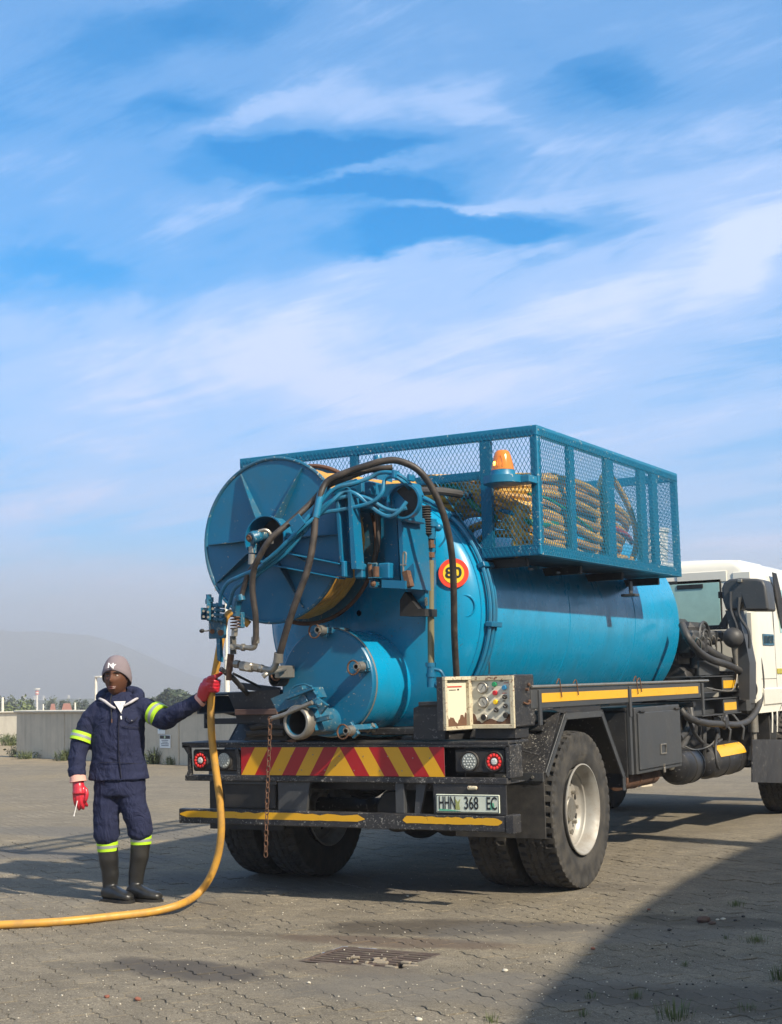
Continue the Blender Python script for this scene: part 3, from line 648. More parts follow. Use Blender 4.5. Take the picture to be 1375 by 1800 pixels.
# small white things on the far slope
for px, py, wh in [(42, 1222, 'above the bright bushy tree'), (60, 1224, 'just left of the red and white mast'), (76, 1223, 'just right of the red and white mast'), (120, 1222, 'above the wider red roof'), (139, 1227, 'beside the worker shoulder')]:
    c = at_dist(px, py, 620); root = MB(); root.obox(V((c.x, c.y, (c.z - 7) / 2)), (1.2, 1.2, c.z + 7), None, .2); o = root.build('storage_silo', M_pole); tag(o, 'tiny white far off building on the skyline ' + wh, 'building', 'white buildings on the skyline')
# weeds along the foot of the wall and tufts between the blocks
def weed(label, c, h, r, n, mat, group, seed, cat='weed', broad=False):
    rn = random.Random(seed); m = MB(); c = V(c)
    for k in range(n):
        a = rn.uniform(0, 2 * PI); q = c + V((math.cos(a), math.sin(a), 0)) * rn.uniform(0, r) ; lean = V((math.cos(a), math.sin(a), 0)) * rn.uniform(.1, .6) * h; hh = h * rn.uniform(.4, 1.1)
        if broad and k % 2:
            p = q + lean * .5 + V((0, 0, hh * rn.uniform(.2, .8))); u = V((rn.gauss(0, 1), rn.gauss(0, 1), rn.gauss(0, .4))).normalized() * h * .16; w_ = V((-u.y, u.x, rn.gauss(0, .3) * u.length)) * .6
            m.add([p - u, p + w_, p + u, p - w_], [(0, 1, 2, 3)]); continue
        sd = V((-math.sin(a), math.cos(a), 0)) * h * .035; p1 = q + lean * .4 + V((0, 0, hh * .6)); p2 = q + lean + V((0, 0, hh))
        m.add([q - sd - V((0, 0, .01)), q + sd - V((0, 0, .01)), p1 + sd * .7, p1 - sd * .7, p2], [(0, 1, 2, 3), (3, 2, 4)])
    o = m.build('weed', mat, None, smooth=False); tag(o, label, cat, group); return o
gw = 'weeds along the foot of the wall'; 
for i, (px, py, h, r, n, lb) in enumerate([(34, 1330, .28, .25, 60, 'green weed at the left corner of the concrete wall'), (47, 1334, .2, .3, 60, 'low weed just right of the wall corner'), (112, 1337, .22, .2, 50, 'weed at the wall foot left of the worker sleeve'), (121, 1336, .26, .18, 50, 'taller weed touching the worker sleeve on the left'), (272, 1343, .32, .16, 70, 'upright weed at the wall foot under the warning sign'), (303, 1344, .18, .14, 50, 'small weed at the wall foot left of the bumper'), (10, 1303, .25, .6, 90, 'weedy growth before the pale wall at the left edge'), (24, 1310, .3, .5, 80, 'weedy growth beside the wall corner')]):
    c = AZ(px, py); weed(lb, (c.x, c.y, 0), h, r, n * 3, M_weed, gw, 40 + i, broad=True)
gt = 'grass tufts growing between the paving blocks'
for i, (px, py, h, r, n, lb) in enumerate([(1187, 1790, .075, .09, 55, 'thin grass tuft at the bottom of the frame in the shade'), (1330, 1655, .035, .09, 120, 'flat green moss tuft near the right edge of the shade'), (1293, 1592, .035, .08, 100, 'dry low tuft behind the brown clod'), (1205, 1698, .03, .03, 40, 'tiny tuft in the shade below the brown clod'), (1117, 1755, .04, .03, 45, 'small tuft left of the tall thin tuft'), (1040, 1754, .03, .04, 45, 'flat tuft at the left of the shaded paving'), (862, 1795, .035, .05, 50, 'green tuft at the bottom edge in the sun'), (1371, 1722, .07, .05, 50, 'tuft cut by the right frame edge'), (1310, 1775, .03, .07, 60, 'moss patch at the bottom right'), (1026, 1785, .03, .03, 40, 'tiny tuft at the bottom of the frame'), (1275, 1650, .03, .02, 25, 'tiny tuft left of the flat green moss tuft')]):
    c = AZ(px, py); weed(lb, (c.x, c.y, 0), h, r, n, M_weed, gt, 60 + i, 'grass tuft')
# clods and pebbles
def clod(label, px, py, s, mat, seed, name='stone', group=None, cat='stone'):
    rn = random.Random(seed); c = AZ(px, py); m = MB(); m.ball((0, 0, 0), s, 12, (1.2, .9, .62)); m.v = [tuple(V(p) * (1 + .35 * noise.noise(V(p) / s * 1.3 + V((seed, 0, 0)))) + c + V((0, 0, s * .4))) for p in m.v]
    o = m.build(name, mat, None, angle=60); tag(o, label, cat, group); return o
M_clod = paint('brown_clod', (.10, .055, .04), .95, dirty=.5, bump=.6, scale=6); M_peb = paint('pale_pebble', (.55, .5, .4), .8, dirty=.4, bump=.3, scale=6); M_dark = paint('dark_crumb', (.035, .032, .03), .9, bump=.5, scale=6); M_redst = paint('brick_red_crumb', (.22, .08, .05), .9, bump=.4, scale=6)
clod('brown lump of dirt lying on the shaded paving', 1236, 1621, .035, M_clod, 1, 'dirt_clod', cat='clod'); clod('flat brown crumb beside the lump of dirt', 1252, 1625, .018, M_clod, 4, 'dirt_clod', cat='clod')
for i, (px, py, s, mt, lb) in enumerate([(1272, 1617, .012, M_peb, 'small white pebble right of the dirt lump'), (1262, 1618, .009, M_peb, 'tiny white pebble next to the dirt lump'), (888, 1708, .013, M_peb, 'pale pebble on the sunlit paving right of the grate'), (736, 1794, .013, M_peb, 'pale pebble at the bottom edge of the frame'), (717, 1576, .008, M_peb, 'white chip behind the drain grate'), (543, 1729, .009, M_peb, 'white chip on the paving left below the grate'), (1233, 1601, .012, M_dark, 'black crumb above the dirt lump'), (1307, 1612, .01, M_dark, 'black crumb right of the white pebbles'), (1293, 1619, .009, M_dark, 'small black crumb among the white pebbles'), (1177, 1636, .01, M_dark, 'black crumb left of the dirt lump'), (1042, 1669, .011, M_redst, 'brick red crumb in the shade near its edge'), (242, 1759, .016, M_redst, 'brick red stone in a joint at the bottom left'), (188, 1754, .013, M_redst, 'reddish stone in a joint at the bottom left'), (263, 1475, .02, M_clod, 'brown leaf like scrap on the paving beside the boots'), (1141, 1600, .01, M_redst, 'reddish crumb in the shade')]):
    clod(lb, px, py, s, mt, 10 + i, 'pebble', 'pebbles and crumbs on the paving', 'pebble')
rn = random.Random(11); mb = MB()
for k in range(900):
    px = rn.uniform(-20, 1400); py = 1440 + 360 * rn.random() ** .7; c = AZ(px, py); s = rn.uniform(.0015, .0045) * (1.6 if rn.random() < .06 else 1); mb.obox(c + V((0, 0, s * .3)), (s * rn.uniform(1, 2), s * 1.3, s), Matrix.Rotation(rn.uniform(0, 3), 3, 'Z'), s * .2)
o = mb.build('grit', M_peb, None, smooth=False); tag(o, 'pale grit scattered on the paving', 'grit', kind='stuff')
mb = MB()
for k in range(380):
    px = rn.uniform(900, 1400); py = 1560 + 240 * rn.random(); c = AZ(px, py); s = .0015 + .005 * rn.random() ** 3; mb.obox(c + V((0, 0, s * .3)), (s * rn.uniform(1, 2.4), s * 1.3, s), Matrix.Rotation(rn.uniform(0, 3), 3, 'Z'), s * .2)
for k in range(300):
    px = rn.uniform(0, 1400); py = 1450 + 350 * rn.random(); c = AZ(px, py); s = .0012 + .003 * rn.random() ** 3; mb.obox(c + V((0, 0, s * .3)), (s * rn.uniform(1, 2.4), s * 1.3, s), Matrix.Rotation(rn.uniform(0, 3), 3, 'Z'), s * .2)
o = mb.build('dark_litter', M_dark, None, smooth=False); tag(o, 'dark crumbs and litter on the shaded paving', 'litter', kind='stuff')
# ---- hazy hills
def hills(name, label, dist, prof, mat, seed):
    m = MB(); vs = []; fs = []; n = len(prof) * 12; P = spline([V((a, b, 0)) for a, b in prof], 12); rows = []
    for p in P:
        py = p.y + noise.noise(V((p.x * .02, seed, 0))) * 2.2 + noise.noise(V((p.x * .08, seed, 3))) * .9
        t = at_dist(p.x, py, dist); d = V((t.x - CAM.x, t.y - CAM.y, 0)).normalized(); f0 = V((t.x, t.y, -8)) - d * dist * .10; k1 = V((t.x, t.y, (t.z + 8) * .55 - 8)) - d * dist * .05; b = V((t.x, t.y, -8)) + d * dist * .08
        rows.append([f0, k1, t, b])
    for r in rows: vs += r
    for i in range(len(rows) - 1):
        for k in range(3): fs.append((i * 4 + k, i * 4 + k + 1, (i + 1) * 4 + k + 1, (i + 1) * 4 + k))
    m.add(vs, fs); o = m.build(name, mat, None); tag(o, label, kind='structure')
M_hill = leaf_mat('hill_scrub', (.10, .10, .06))
hills('hills', 'hazy hill falling away behind the worker', 900, [(-400, 1120), (-200, 1100), (0, 1108), (90, 1112), (160, 1118), (230, 1140), (300, 1172), (360, 1194), (420, 1203), (520, 1204), (700, 1202), (900, 1196), (1200, 1188), (1600, 1180)], M_hill, 1)
hills('low_ridge', 'low green rise along the skyline behind the trees', 480, [(-400, 1228), (-100, 1228), (0, 1229), (80, 1230), (160, 1228), (260, 1226), (350, 1221), (450, 1215), (700, 1206), (1000, 1198), (1600, 1184)], M_hill, 2)

# ---- the air: one box of thin haze round everything
def haze():
    m = MB(); m.box((-2300, -2300, -10), (2300, 2300, HAZE_TOP), 0); o = m.build('haze', None, None, smooth=False); o.data.materials.clear()
    mt = bpy.data.materials.new('haze'); mt.use_nodes = True; nt = mt.node_tree; nt.nodes.clear(); out = N(nt, 'ShaderNodeOutputMaterial'); pv = N(nt, 'ShaderNodeVolumePrincipled')
    pv.inputs['Color'].default_value = (.93, .95, 1, 1); pv.inputs['Density'].default_value = HAZE_D; pv.inputs['Anisotropy'].default_value = .2
    L(nt, pv.outputs[0], out.inputs['Volume']); o.data.materials.append(mt); tag(o, 'thin morning haze over the plain', kind='stuff')
HAZE_TOP, HAZE_D = 48., .0011
haze()
def mist():      # the fog bank lying before the hill
    d = ray(200, 1210); d.z = 0; d.normalize(); c = CAM + d * 640; m = MB(); m.obox((c.x, c.y, 20.), (2000, 380, 58), Matrix.Rotation(math.atan2(d.y, d.x) - PI / 2, 3, 'Z'), 0)
    o = m.build('mist', None, None, smooth=False); o.data.materials.clear(); mt = bpy.data.materials['haze'].copy(); mt.name = 'mist'
    mt.node_tree.nodes['Principled Volume'].inputs['Density'].default_value = .0036; mt.node_tree.nodes['Principled Volume'].inputs['Color'].default_value = (.97, .96, .95, 1); o.data.materials.append(mt); tag(o, 'low fog bank in front of the hill', kind='stuff')
mist()
# ================================================================ THE TANKER TRUCK
TX = -1.09; XR = .14; XL = -2.475
_AY = AY
def AY(px, py, y):      # the fittings behind the tank were first laid out too far back: this closes them up to the tank end
    if y <= -1.8: y += .48
    elif y <= -1.62: y = -.97 + (y + 1.62) * (.35 / .18)
    elif y <= -1.45: y = -.86 + (y + 1.5) * (.11 / .12)
    return _AY(px, py, y)
truck = empty('tanker_truck', (TX, 2.0, 0)); tag(truck, 'blue sewage tanker truck with a hose reel at the back and a white cab', 'truck')
# ---- tank
TA, TB, TZ, TN = .84, .84, 1.865, 2.0
def sring(y, a, b, n=96, e=2.0):
    out = []
    for k in range(n):
        t = 2 * PI * k / n; c, s_ = math.cos(t), math.sin(t)
        out.append(V((TX + a * math.copysign(abs(c) ** (2 / e), c), y, TZ + b * math.copysign(abs(s_) ** (2 / e), s_))))
    return out
def tank_shell(m):
    n = 96; rings = [(3.62, .02, .02), (3.61, .3, .3), (3.57, .55, .55), (3.50, .70, .70), (3.42, .80, .80), (3.36, TA, TB)]
    rings += [(y, TA, TB) for y in (3.34, 2.5, 2.211, 2.209, 1.4, .797, .795, .1, -.3, -.62, -.64)]
    rings += [(-.66, TA - .003, TB - .003), (-.70, TA - .015, TB - .015), (-.745, TA - .045, TB - .045), (-.79, TA - .11, TB - .11), (-.83, TA - .22, TB - .22), (-.865, TA - .38, TB - .38), (-.885, .25, .25), (-.89, .02, .02)]
    vs = []; fs = []
    for r in rings: vs += sring(*r)
    for i in range(len(rings) - 1):
        for k in range(n): fs.append([i * n + k, i * n + (k + 1) % n, (i + 1) * n + (k + 1) % n, (i + 1) * n + k])
    m.add(vs, fs)
tank = part('tank', M_tank, truck, tank_shell, angle=60)
def seam(y, r, da): return lambda m: m.tube(sring(y, TA + da, TB + da, 96), r, 6, 1, closed=True)
part('weld_seam', M_tank, tank, seam(-.70, .006, -.014)); part('weld_seam', M_tank, tank, seam(2.21, .004, .0)); part('weld_seam', M_tank, tank, seam(.796, .004, .0))
def on_tank(px, py, off=0.):   # point where the view ray meets the tank's rear dish
    d = ray(px, py); t = 6.
    while t < 18:
        p = CAM + d * t; r = math.hypot(p.x - TX, p.z - TZ) / TA
        if r < 1 and p.y > -.89 + .20 * r ** 4 - off: return p
        t += .004
    return CAM + d * 10.5
# pipes hugging the rear rim of the tank
def rim_pipe(dy, da, r, mat, a0, a1, name='hydraulic_line'):
    pts = []
    for i in range(22):
        t = a0 + (a1 - a0) * i / 21; c, s_ = math.cos(t), math.sin(t)
        pts.append((TX + (TA + da) * math.copysign(abs(c) ** (2 / TN), c), dy, TZ + (TB + da) * math.copysign(abs(s_) ** (2 / TN), s_)))
    return part(name, mat, tank, lambda m: m.tube(pts, r, 8, 2))
for i, (dy, da) in enumerate([(-.66, .028), (-.60, .026), (-.55, .022)]): rim_pipe(dy, da, (.014, .013, .010)[i], M_bhose, 1.35, -.62)
for t in (.82, .34, -.12):
    c, s_ = math.cos(t), math.sin(t); p = V((TX + (TA + .03) * abs(c) ** (2 / TN), -.60, TZ + (TB + .03) * math.copysign(abs(s_) ** (2 / TN), s_)))
    part('pipe_clamp', M_blue, tank, lambda m: m.obox(p, (.05, .16, .035), Matrix.Rotation(-t * .9, 3, 'Y'), .004))
part('control_cable', M_gasket, tank, lambda m: m.tube([AY(846, 1030, -.55), AY(856, 1044, -.48), AY(857, 1110, -.48), AY(860, 1140, -.48), AY(860, 1185, -.5)], .004, 6, 3))
# porthole ring and sight glass on the dish
pc = on_tank(817, 1065); part('ring_weld', M_tank, tank, lambda m: m.tube([pc + V((math.cos(a) * .065, -.004 + .03 * math.cos(a), math.sin(a) * .072)) for a in [2 * PI * k / 20 for k in range(20)]], .008, 6, 1, closed=True))
# 80 speed sign (sticker)
sc = on_tank(800, 1008, .004)
def disc(r0, off, mat, name):
    return part(name, mat, sg, lambda m: m.lathe(sc + V((.0, -off, 0)), sgn, [(0, 0), (r0, 0), (r0, .003), (0, .003)], 40))
sgn = V((.42, -1, .12)).normalized()
sg = part('speed_sign', M_signred, truck, lambda m: m.lathe(sc + V((.0, -.02, 0)), sgn, [(0, 0), (.100, 0), (.100, .004), (0, .004)], 40))
part('sign_face', M_signyel, sg, lambda m: m.lathe(sc + V((.0, -.02, 0)) + sgn * .0045, sgn, [(0, 0), (.070, 0), (.070, .002), (0, .002)], 40))
sx_ = V((1, .42, 0)).normalized()
text('speed_number', '80', .098, M_ink, sg, sc + V((.0, -.02, 0)) + sgn * .009, sx_, V((-.05, .11, 1)), .001, 1.12, font_off=.0022)
# sight tube
def stube(m): m.tube([AY(757, 985, -1.62), AY(758, 1165, -1.62)], .022, 14, 1)
st = part('sight_tube', M_olive, truck, stube)
def sfit(m):
    a = AY(759, 912, -1.62); m.cyl(a, AY(757, 948, -1.62), .033, 14, .033, .004).cyl(AY(759, 918, -1.62), AY(759, 926, -1.62), .04, 14).ball(AY(770, 927, -1.6), .028, 12).tube([AY(762, 920, -1.6), AY(778, 925, -1.57), AY(783, 945, -1.56), AY(772, 962, -1.58)], .006, 6)
def sfit2(m):
    m.cyl(AY(757, 1165, -1.62), AY(757, 1172, -1.62), .034, 14).cyl(AY(758, 1172, -1.62), AY(758, 1208, -1.62), .028, 14).tube([AY(762, 1176, -1.62), AY(775, 1180, -1.6), AY(783, 1195, -1.58)], .012, 8).ball(AY(770, 1203, -1.6), .03, 12).cyl(AY(758, 1184, -1.62), AY(758, 1190, -1.62), .034, 14)
part('valve_fitting', M_blue, st, sfit); part('valve_fitting', M_blue, st, sfit2)
part('brass_nut', M_rust, st, lambda m: m.cyl(AY(757, 948, -1.62), AY(757, 957, -1.62), .026, 6).cyl(AY(757, 957, -1.62), AY(757, 963, -1.62), .033, 6).cyl(AY(757, 971, -1.62), AY(757, 980, -1.62), .028, 8))
# ---- manway barrel with flat door
DC = V((-1.075, -1.36, 1.405)); DR = .335
man = part('manway_barrel', M_tank, truck, lambda m: m.lathe((DC.x, -.70, DC.z), (0, -1, 0), [(DR + .004, 0), (DR + .004, .60)], 64))
part('weld_seam', M_blued, man, lambda m: m.tube([V((DC.x + math.cos(a) * (DR + .004), -1.30, DC.z + math.sin(a) * (DR + .004))) for a in [2 * PI * k / 60 for k in range(60)]], .008, 6, 1, closed=True))
door = part('manway_door', M_blue, truck, lambda m: m.lathe((DC.x, -1.303, DC.z), (0, -1, 0), [(0, 0), (DR + .012, 0), (DR + .012, .035), (DR + .004, .045), (0, .052)], 64))
part('rim_weld', M_steel, door, lambda m: m.tube([V((DC.x + math.cos(a) * (DR + .012), -1.30, DC.z + math.sin(a) * (DR + .012))) for a in [2 * PI * k / 60 for k in range(60)]], .006, 6, 1, closed=True))
def clamp(px, py, y, d_in, lab=None):
    c = AY(px, py, y); out = (c - V((DC.x, c.y, DC.z))).normalized(); tn = V((-out.z, 0, out.x))
    def br(m):
        m.beam(c - out * .05 + V((0, -.01, 0)), c + out * .045 + V((0, -.01, 0)), .055, .03, (0, 1, 0), .004)
        m.beam(c + V((0, -.03, 0)) - tn * .03, c + V((0, .25, 0)) - tn * .03, .012, .04, out, .003); m.beam(c + V((0, -.03, 0)) + tn * .03, c + V((0, .25, 0)) + tn * .03, .012, .04, out, .003)
    k = part('door_clamp', M_blued, truck, br)
    def bolt(m):
        m.cyl(c + V((0, -.10, 0)), c + V((0, .26, 0)), .014, 10).cyl(c + V((0, -.085, 0)), c + V((0, -.03, 0)), .03, 14, .034).cyl(c + V((0, -.10, 0)), c + V((0, -.085, 0)), .02, 6).cyl(c + V((0, .19, 0)) - tn * .045, c + V((0, .19, 0)) + tn * .045, .018, 10).ball(c + V((0, .24, 0)), .024, 10)
    part('clamp_bolt', M_steel, k, bolt)
    part('lifting_ring', M_rust, k, lambda m: m.tube([c + V((math.cos(a) * .04 - .03, -.085, math.sin(a) * .045 - .005)) for a in [2 * PI * q / 14 for q in range(14)]], .006, 6, 1, closed=True))
clamp(572, 1108, -1.86, 0); clamp(640, 1172, -1.86, 0); clamp(622, 1284, -1.88, 0); clamp(505, 1182, -1.86, 0)
# hooked chain link piece under the top clamp
# ---- outlet valve at the foot of the door
MO = AY(521, 1270, -2.16); axp = V((.12, 1, .0)).normalized()
outlet = part('outlet_pipe', M_blued, truck, lambda m: m.lathe(MO, axp, [(.074, .30), (.074, .02), (.078, 0), (.100, 0), (.104, .012), (.104, .05), (.098, .075), (.088, .085), (.086, .36)], 40))
part('pipe_mouth', M_steel, outlet, lambda m: m.lathe(MO + axp * -.004, axp, [(.079, .05), (.079, 0), (.088, -.006), (.1, -.003), (.1075, .01), (.1075, .052), (.1, .075), (.093, .08)], 40))
part('pipe_inside', M_gasket, outlet, lambda m: m.lathe(MO, axp, [(.073, .02), (.073, .3), (0, .3)], 30))
def valve(m):   # gate housing lying to the left and its slide
    P = lambda x, y, yy=-2.05: AY(x, y, yy)
    m.prism([P(476, 1228), P(530, 1205), P(536, 1233), P(488, 1252)], (0, .05, 0)); m.prism([P(507, 1218, -2.09), P(548, 1208, -2.09), P(556, 1226, -2.09), P(514, 1245, -2.09)], (0, .13, 0))
    m.beam(P(505, 1228, -2.12), P(552, 1210, -2.12), .03, .016, (0, 0, 1)); m.beam(P(530, 1222, -2.1), P(536, 1236, -2.1), .008, .05)
    m.prism([P(534, 1240, -2.14), P(556, 1226, -2.14), P(575, 1240, -2.14), P(562, 1256, -2.14), P(556, 1240, -2.14)], (0, .03, 0)); m.cyl(P(560, 1236, -2.17), P(560, 1236, -2.03), .022, 14).cyl(P(560, 1236, -2.18), P(560, 1236, -2.165), .013, 6)
    m.prism([P(550, 1264, -2.10), P(578, 1256, -2.10), P(579, 1264, -2.10), P(551, 1271, -2.10)], (0, .06, 0)); m.beam(P(560, 1268, -2.06), P(562, 1284, -2.06), .008, .1)
    m.beam(P(545, 1205, -2.1), P(558, 1222, -2.1), .03, .012)
part('gate_valve', M_blued, outlet, valve)
part('valve_handle', M_blued, outlet, lambda m: m.tube([AY(510, 1217, -2.13), AY(518, 1207, -2.13), AY(535, 1203, -2.13), AY(549, 1208, -2.13)], .006, 8))
part('lever_arm', M_steel, outlet, lambda m: m.tube([AY(477, 1263, -2.17), AY(500, 1256, -2.17), AY(530, 1243, -2.17), AY(549, 1235, -2.17)], .014, 10))
part('ground_bar', M_rust, outlet, lambda m: m.tube([AY(500, 1288, -1.5), AY(494, 1296, -1.62), AY(498, 1303, -1.7), AY(520, 1302, -1.75), AY(560, 1300, -1.6)], .012, 8))
# hanging chain
def chain(name, pts, par, r=.0034, link=.042, mat=M_rust, lab=None):
    P = spline(pts, 12); root = part(name, mat, par, lambda m: m.tube([pts[0] + V((math.cos(a) * .016, 0, math.sin(a) * .016)) for a in [2 * PI * q / 10 for q in range(10)]], r, 6, 1, closed=True))
    acc = [0.]
    for a, b in zip(P, P[1:]): acc.append(acc[-1] + (b - a).length)
    step = link * .78; n = int(acc[-1] / step); j = 0; me = None
    for k in range(n):
        s_ = (k + .5) * step
        while acc[j + 1] < s_: j += 1
        t = (s_ - acc[j]) / (acc[j + 1] - acc[j]); c = P[j].lerp(P[j + 1], t); d = (P[j + 1] - P[j]).normalized(); sd = V((1, 0, 0)) if k % 2 else V((0, 1, 0)); sd = (sd - d * sd.dot(d)).normalized()
        if me is None or True:
            ring = []
            for q in range(12):
                a = 2 * PI * q / 12; ring.append(c + d * (math.cos(a) * link * .3 + math.copysign(link * .16, math.cos(a))) + sd * math.sin(a) * link * .3)
            part('link', mat, root, lambda m: m.tube(ring, r, 5, 1, closed=True))
    return root
chain('hanging_chain', [AY(475, 1264, -2.18), AY(474, 1300, -2.18), AY(470, 1400, -2.18), AY(467, 1512, -2.18)], truck)
# ---- hose reel
RC = V((-1.37, -1.50, 2.336)); RR = .535; RY2 = -1.08
reel = part('hose_reel', M_blue, truck, lambda m: m.lathe((RC.x, RC.y, RC.z), (0, 1, 0), [(.15, 0), (RR - .004, 0), (RR - .004, .006), (.15, .006)], 96))
part('rim', M_blued, reel, lambda m: m.tube([V((RC.x + math.cos(a) * RR, RC.y, RC.z + math.sin(a) * RR)) for a in [2 * PI * k / 96 for k in range(96)]], .013, 8, 1, closed=True))
part('rear_flange', M_blued, reel, lambda m: m.lathe((RC.x, RY2, RC.z), (0, 1, 0), [(.10, 0), (RR - .004, 0), (RR - .004, .008), (.10, .008)], 80))
part('rim', M_rust, reel, lambda m: m.tube([V((RC.x + math.cos(a) * RR, RY2, RC.z + math.sin(a) * RR)) for a in [2 * PI * k / 96 for k in range(96)]], .014, 8, 1, closed=True))
part('drum', M_blued, reel, lambda m: m.lathe((RC.x, RC.y + .006, RC.z), (0, 1, 0), [(.22, 0), (.22, RY2 - RC.y - .006)], 48))
for k in range(8):
    a = math.radians(22 + 45 * k) if False else math.radians((62, 180, 118, 235, 297, 0, 330, 210)[k] + 0)
    d = V((math.cos(a), 0, math.sin(a))); r0, r1 = .155, RR - .025
    t = V((-d.z, 0, d.x)) * .003
    p = [RC + d * r0 + V((0, -.001, 0)), RC + d * r0 + V((0, -.085, 0)), RC + d * (r0 + .03) + V((0, -.085, 0)), RC + d * r1 + V((0, -.016, 0)), RC + d * r1 + V((0, -.001, 0))]
    part('rib', M_blued, reel, lambda m: m.prism([q - t for q in p], t * 2))
hub = part('hub', M_blue, reel, lambda m: m.lathe(RC + V((0, -.10, 0)), (0, 1, 0), [(.146, .10), (.154, .10), (.154, 0), (.146, 0), (.146, .24)], 48))
part('hub_shade_disc', M_gasket, hub, lambda m: m.lathe(RC + V((0, .06, 0)), (0, 1, 0), [(0, 0), (.15, 0), (.15, .01), (0, .01)], 40))  # black disc inside the hub, the hollow's shade put into its colour
# wound yellow hose on the reel
wound = []
rn = random.Random(4)
def coil(r, y0, y1, rad, turns, c=RC, nn=30):
    return [V((c.x + math.cos(-2 * PI * t / nn) * (r + rn.uniform(-.002, .002)), y0 + (y1 - y0) * t / (turns * nn), c.z + math.sin(-2 * PI * t / nn) * (r + rn.uniform(-.002, .002)))) for t in range(int(turns * nn) + 1)]
reelhose = empty('reel_hose', RC); tag(reelhose, 'yellow high pressure hose wound on the big blue reel', 'hose')
for k, (r, y0, y1) in enumerate([(.36, -1.93, -1.60), (.415, -1.61, -1.92), (.462, -1.94, -1.62)]):
    part('layer', M_yhose, reelhose, lambda m: m.tube(coil(r + .02, y0 + .48, y1 + .48, .024, 6.9), .0245, 8, 1))
# swivel joint in the hub
sw = part('swivel_joint', M_blued, reel, lambda m: m.cyl(AY(470, 940, -2.0), AY(441, 945, -2.26), .034, 16, .034, .003).cyl(AY(449, 944, -2.24), AY(441, 946, -2.27), .043, 20, .04, .004).cyl(AY(446, 952, -2.22), AY(445, 972, -2.22), .021, 12).ball(AY(452, 943, -2.2), .04, 12))
part('swivel_cap', M_rust, sw, lambda m: m.cyl(AY(438, 946, -2.28), AY(437, 946.4, -2.285), .022, 14).cyl(AY(436.9, 946.4, -2.286), AY(436.5, 946.5, -2.292), .009, 6))
part('swivel_nut', M_steel, sw, lambda m: m.cyl(AY(444, 961, -2.22), AY(444, 972, -2.22), .027, 6).cyl(AY(443, 974, -2.22), AY(442, 992, -2.22), .022, 12).tube([AY(455, 934, -2.2), AY(468, 932, -2.18), AY(476, 940, -2.16), AY(478, 955, -2.14)], .012, 8))
# ---- arm that carries the reel, hinged on the mast
def arm(m):
    P = lambda x, y, yy: AY(x, y, yy)
    y0 = -2.02
    # channel beam from the hub to the joint box: back plate and two flanges
    m.prism([P(496, 972, y0), P(601, 994, y0), P(601, 1014, y0), P(478, 994, y0)], (0, -.006, 0))
    m.beam(P(496, 971, y0 - .04), P(602, 992, y0 - .04), .085, .009, (0, 0, 1)); m.beam(P(476, 993, y0 - .04), P(602, 1017, y0 - .04), .085, .009, (0, 0, 1))
    m.box(P(599, 986, y0 - .09), P(622, 1016, y0 + .02), .006)
joint_y = -2.04
arm_o = part('reel_arm', M_blue, truck, arm)
def arm2(m):
    P = lambda x, y, yy=-2.04: AY(x, y, yy)
    # upright channel
    m.prism([P(591, 872, -2.0), P(612, 872, -2.0), P(620, 990, -2.0), P(600, 990, -2.0)], (0, .008, 0))
    m.prism([P(589, 868, -2.09), P(593.5, 868, -2.09), P(602, 988, -2.09), P(598, 988, -2.09)], (0, .10, 0)); m.prism([P(611, 866, -2.09), P(616, 866, -2.09), P(627, 1000, -2.09), P(618, 1000, -2.09)], (0, .10, 0))
    m.box(P(586, 858, -2.07), P(628, 872, -1.95), .006)
    m.beam(P(630, 846, -1.93), P(592, 858, -1.98), .08, .03)
part('arm_upright', M_blue, arm_o, arm2)
part('hinge_plate', M_blue, arm_o, lambda m: m.box(AY(622, 991, -2.02), AY(646, 1017, -1.96), .008))
def knuckle(m):
    P = lambda x, y, yy=-1.98: AY(x, y, yy)
    m.box(P(664, 990, -1.95), P(694, 1018, -1.88), .008)
    m.prism([P(671, 1019, -1.97), P(713, 1021, -1.97), P(713, 1035, -1.97), P(671, 1033, -1.97)], (0, .08, 0))
part('hinge_plate', M_blue, arm_o, knuckle)
part('hinge_knuckle', M_blued, arm_o, lambda m: m.box(AY(646, 989, -2.03), AY(666, 993, -1.90), .003).box(AY(646, 1015, -2.03), AY(678, 1018, -1.90), .003).box(AY(646, 990, -1.93), AY(665, 1017, -1.91), .003).box(AY(648, 1019, -2.0), AY(672, 1034, -1.90), .006))
part('hinge_pin', M_rust, arm_o, lambda m: m.cyl(AY(650, 992, -1.98), AY(652, 1016, -1.98), .014, 10).cyl(AY(661, 996, -1.99), AY(661, 1014, -1.99), .02, 10).ball(AY(656, 1026, -2.0), .02, 8))
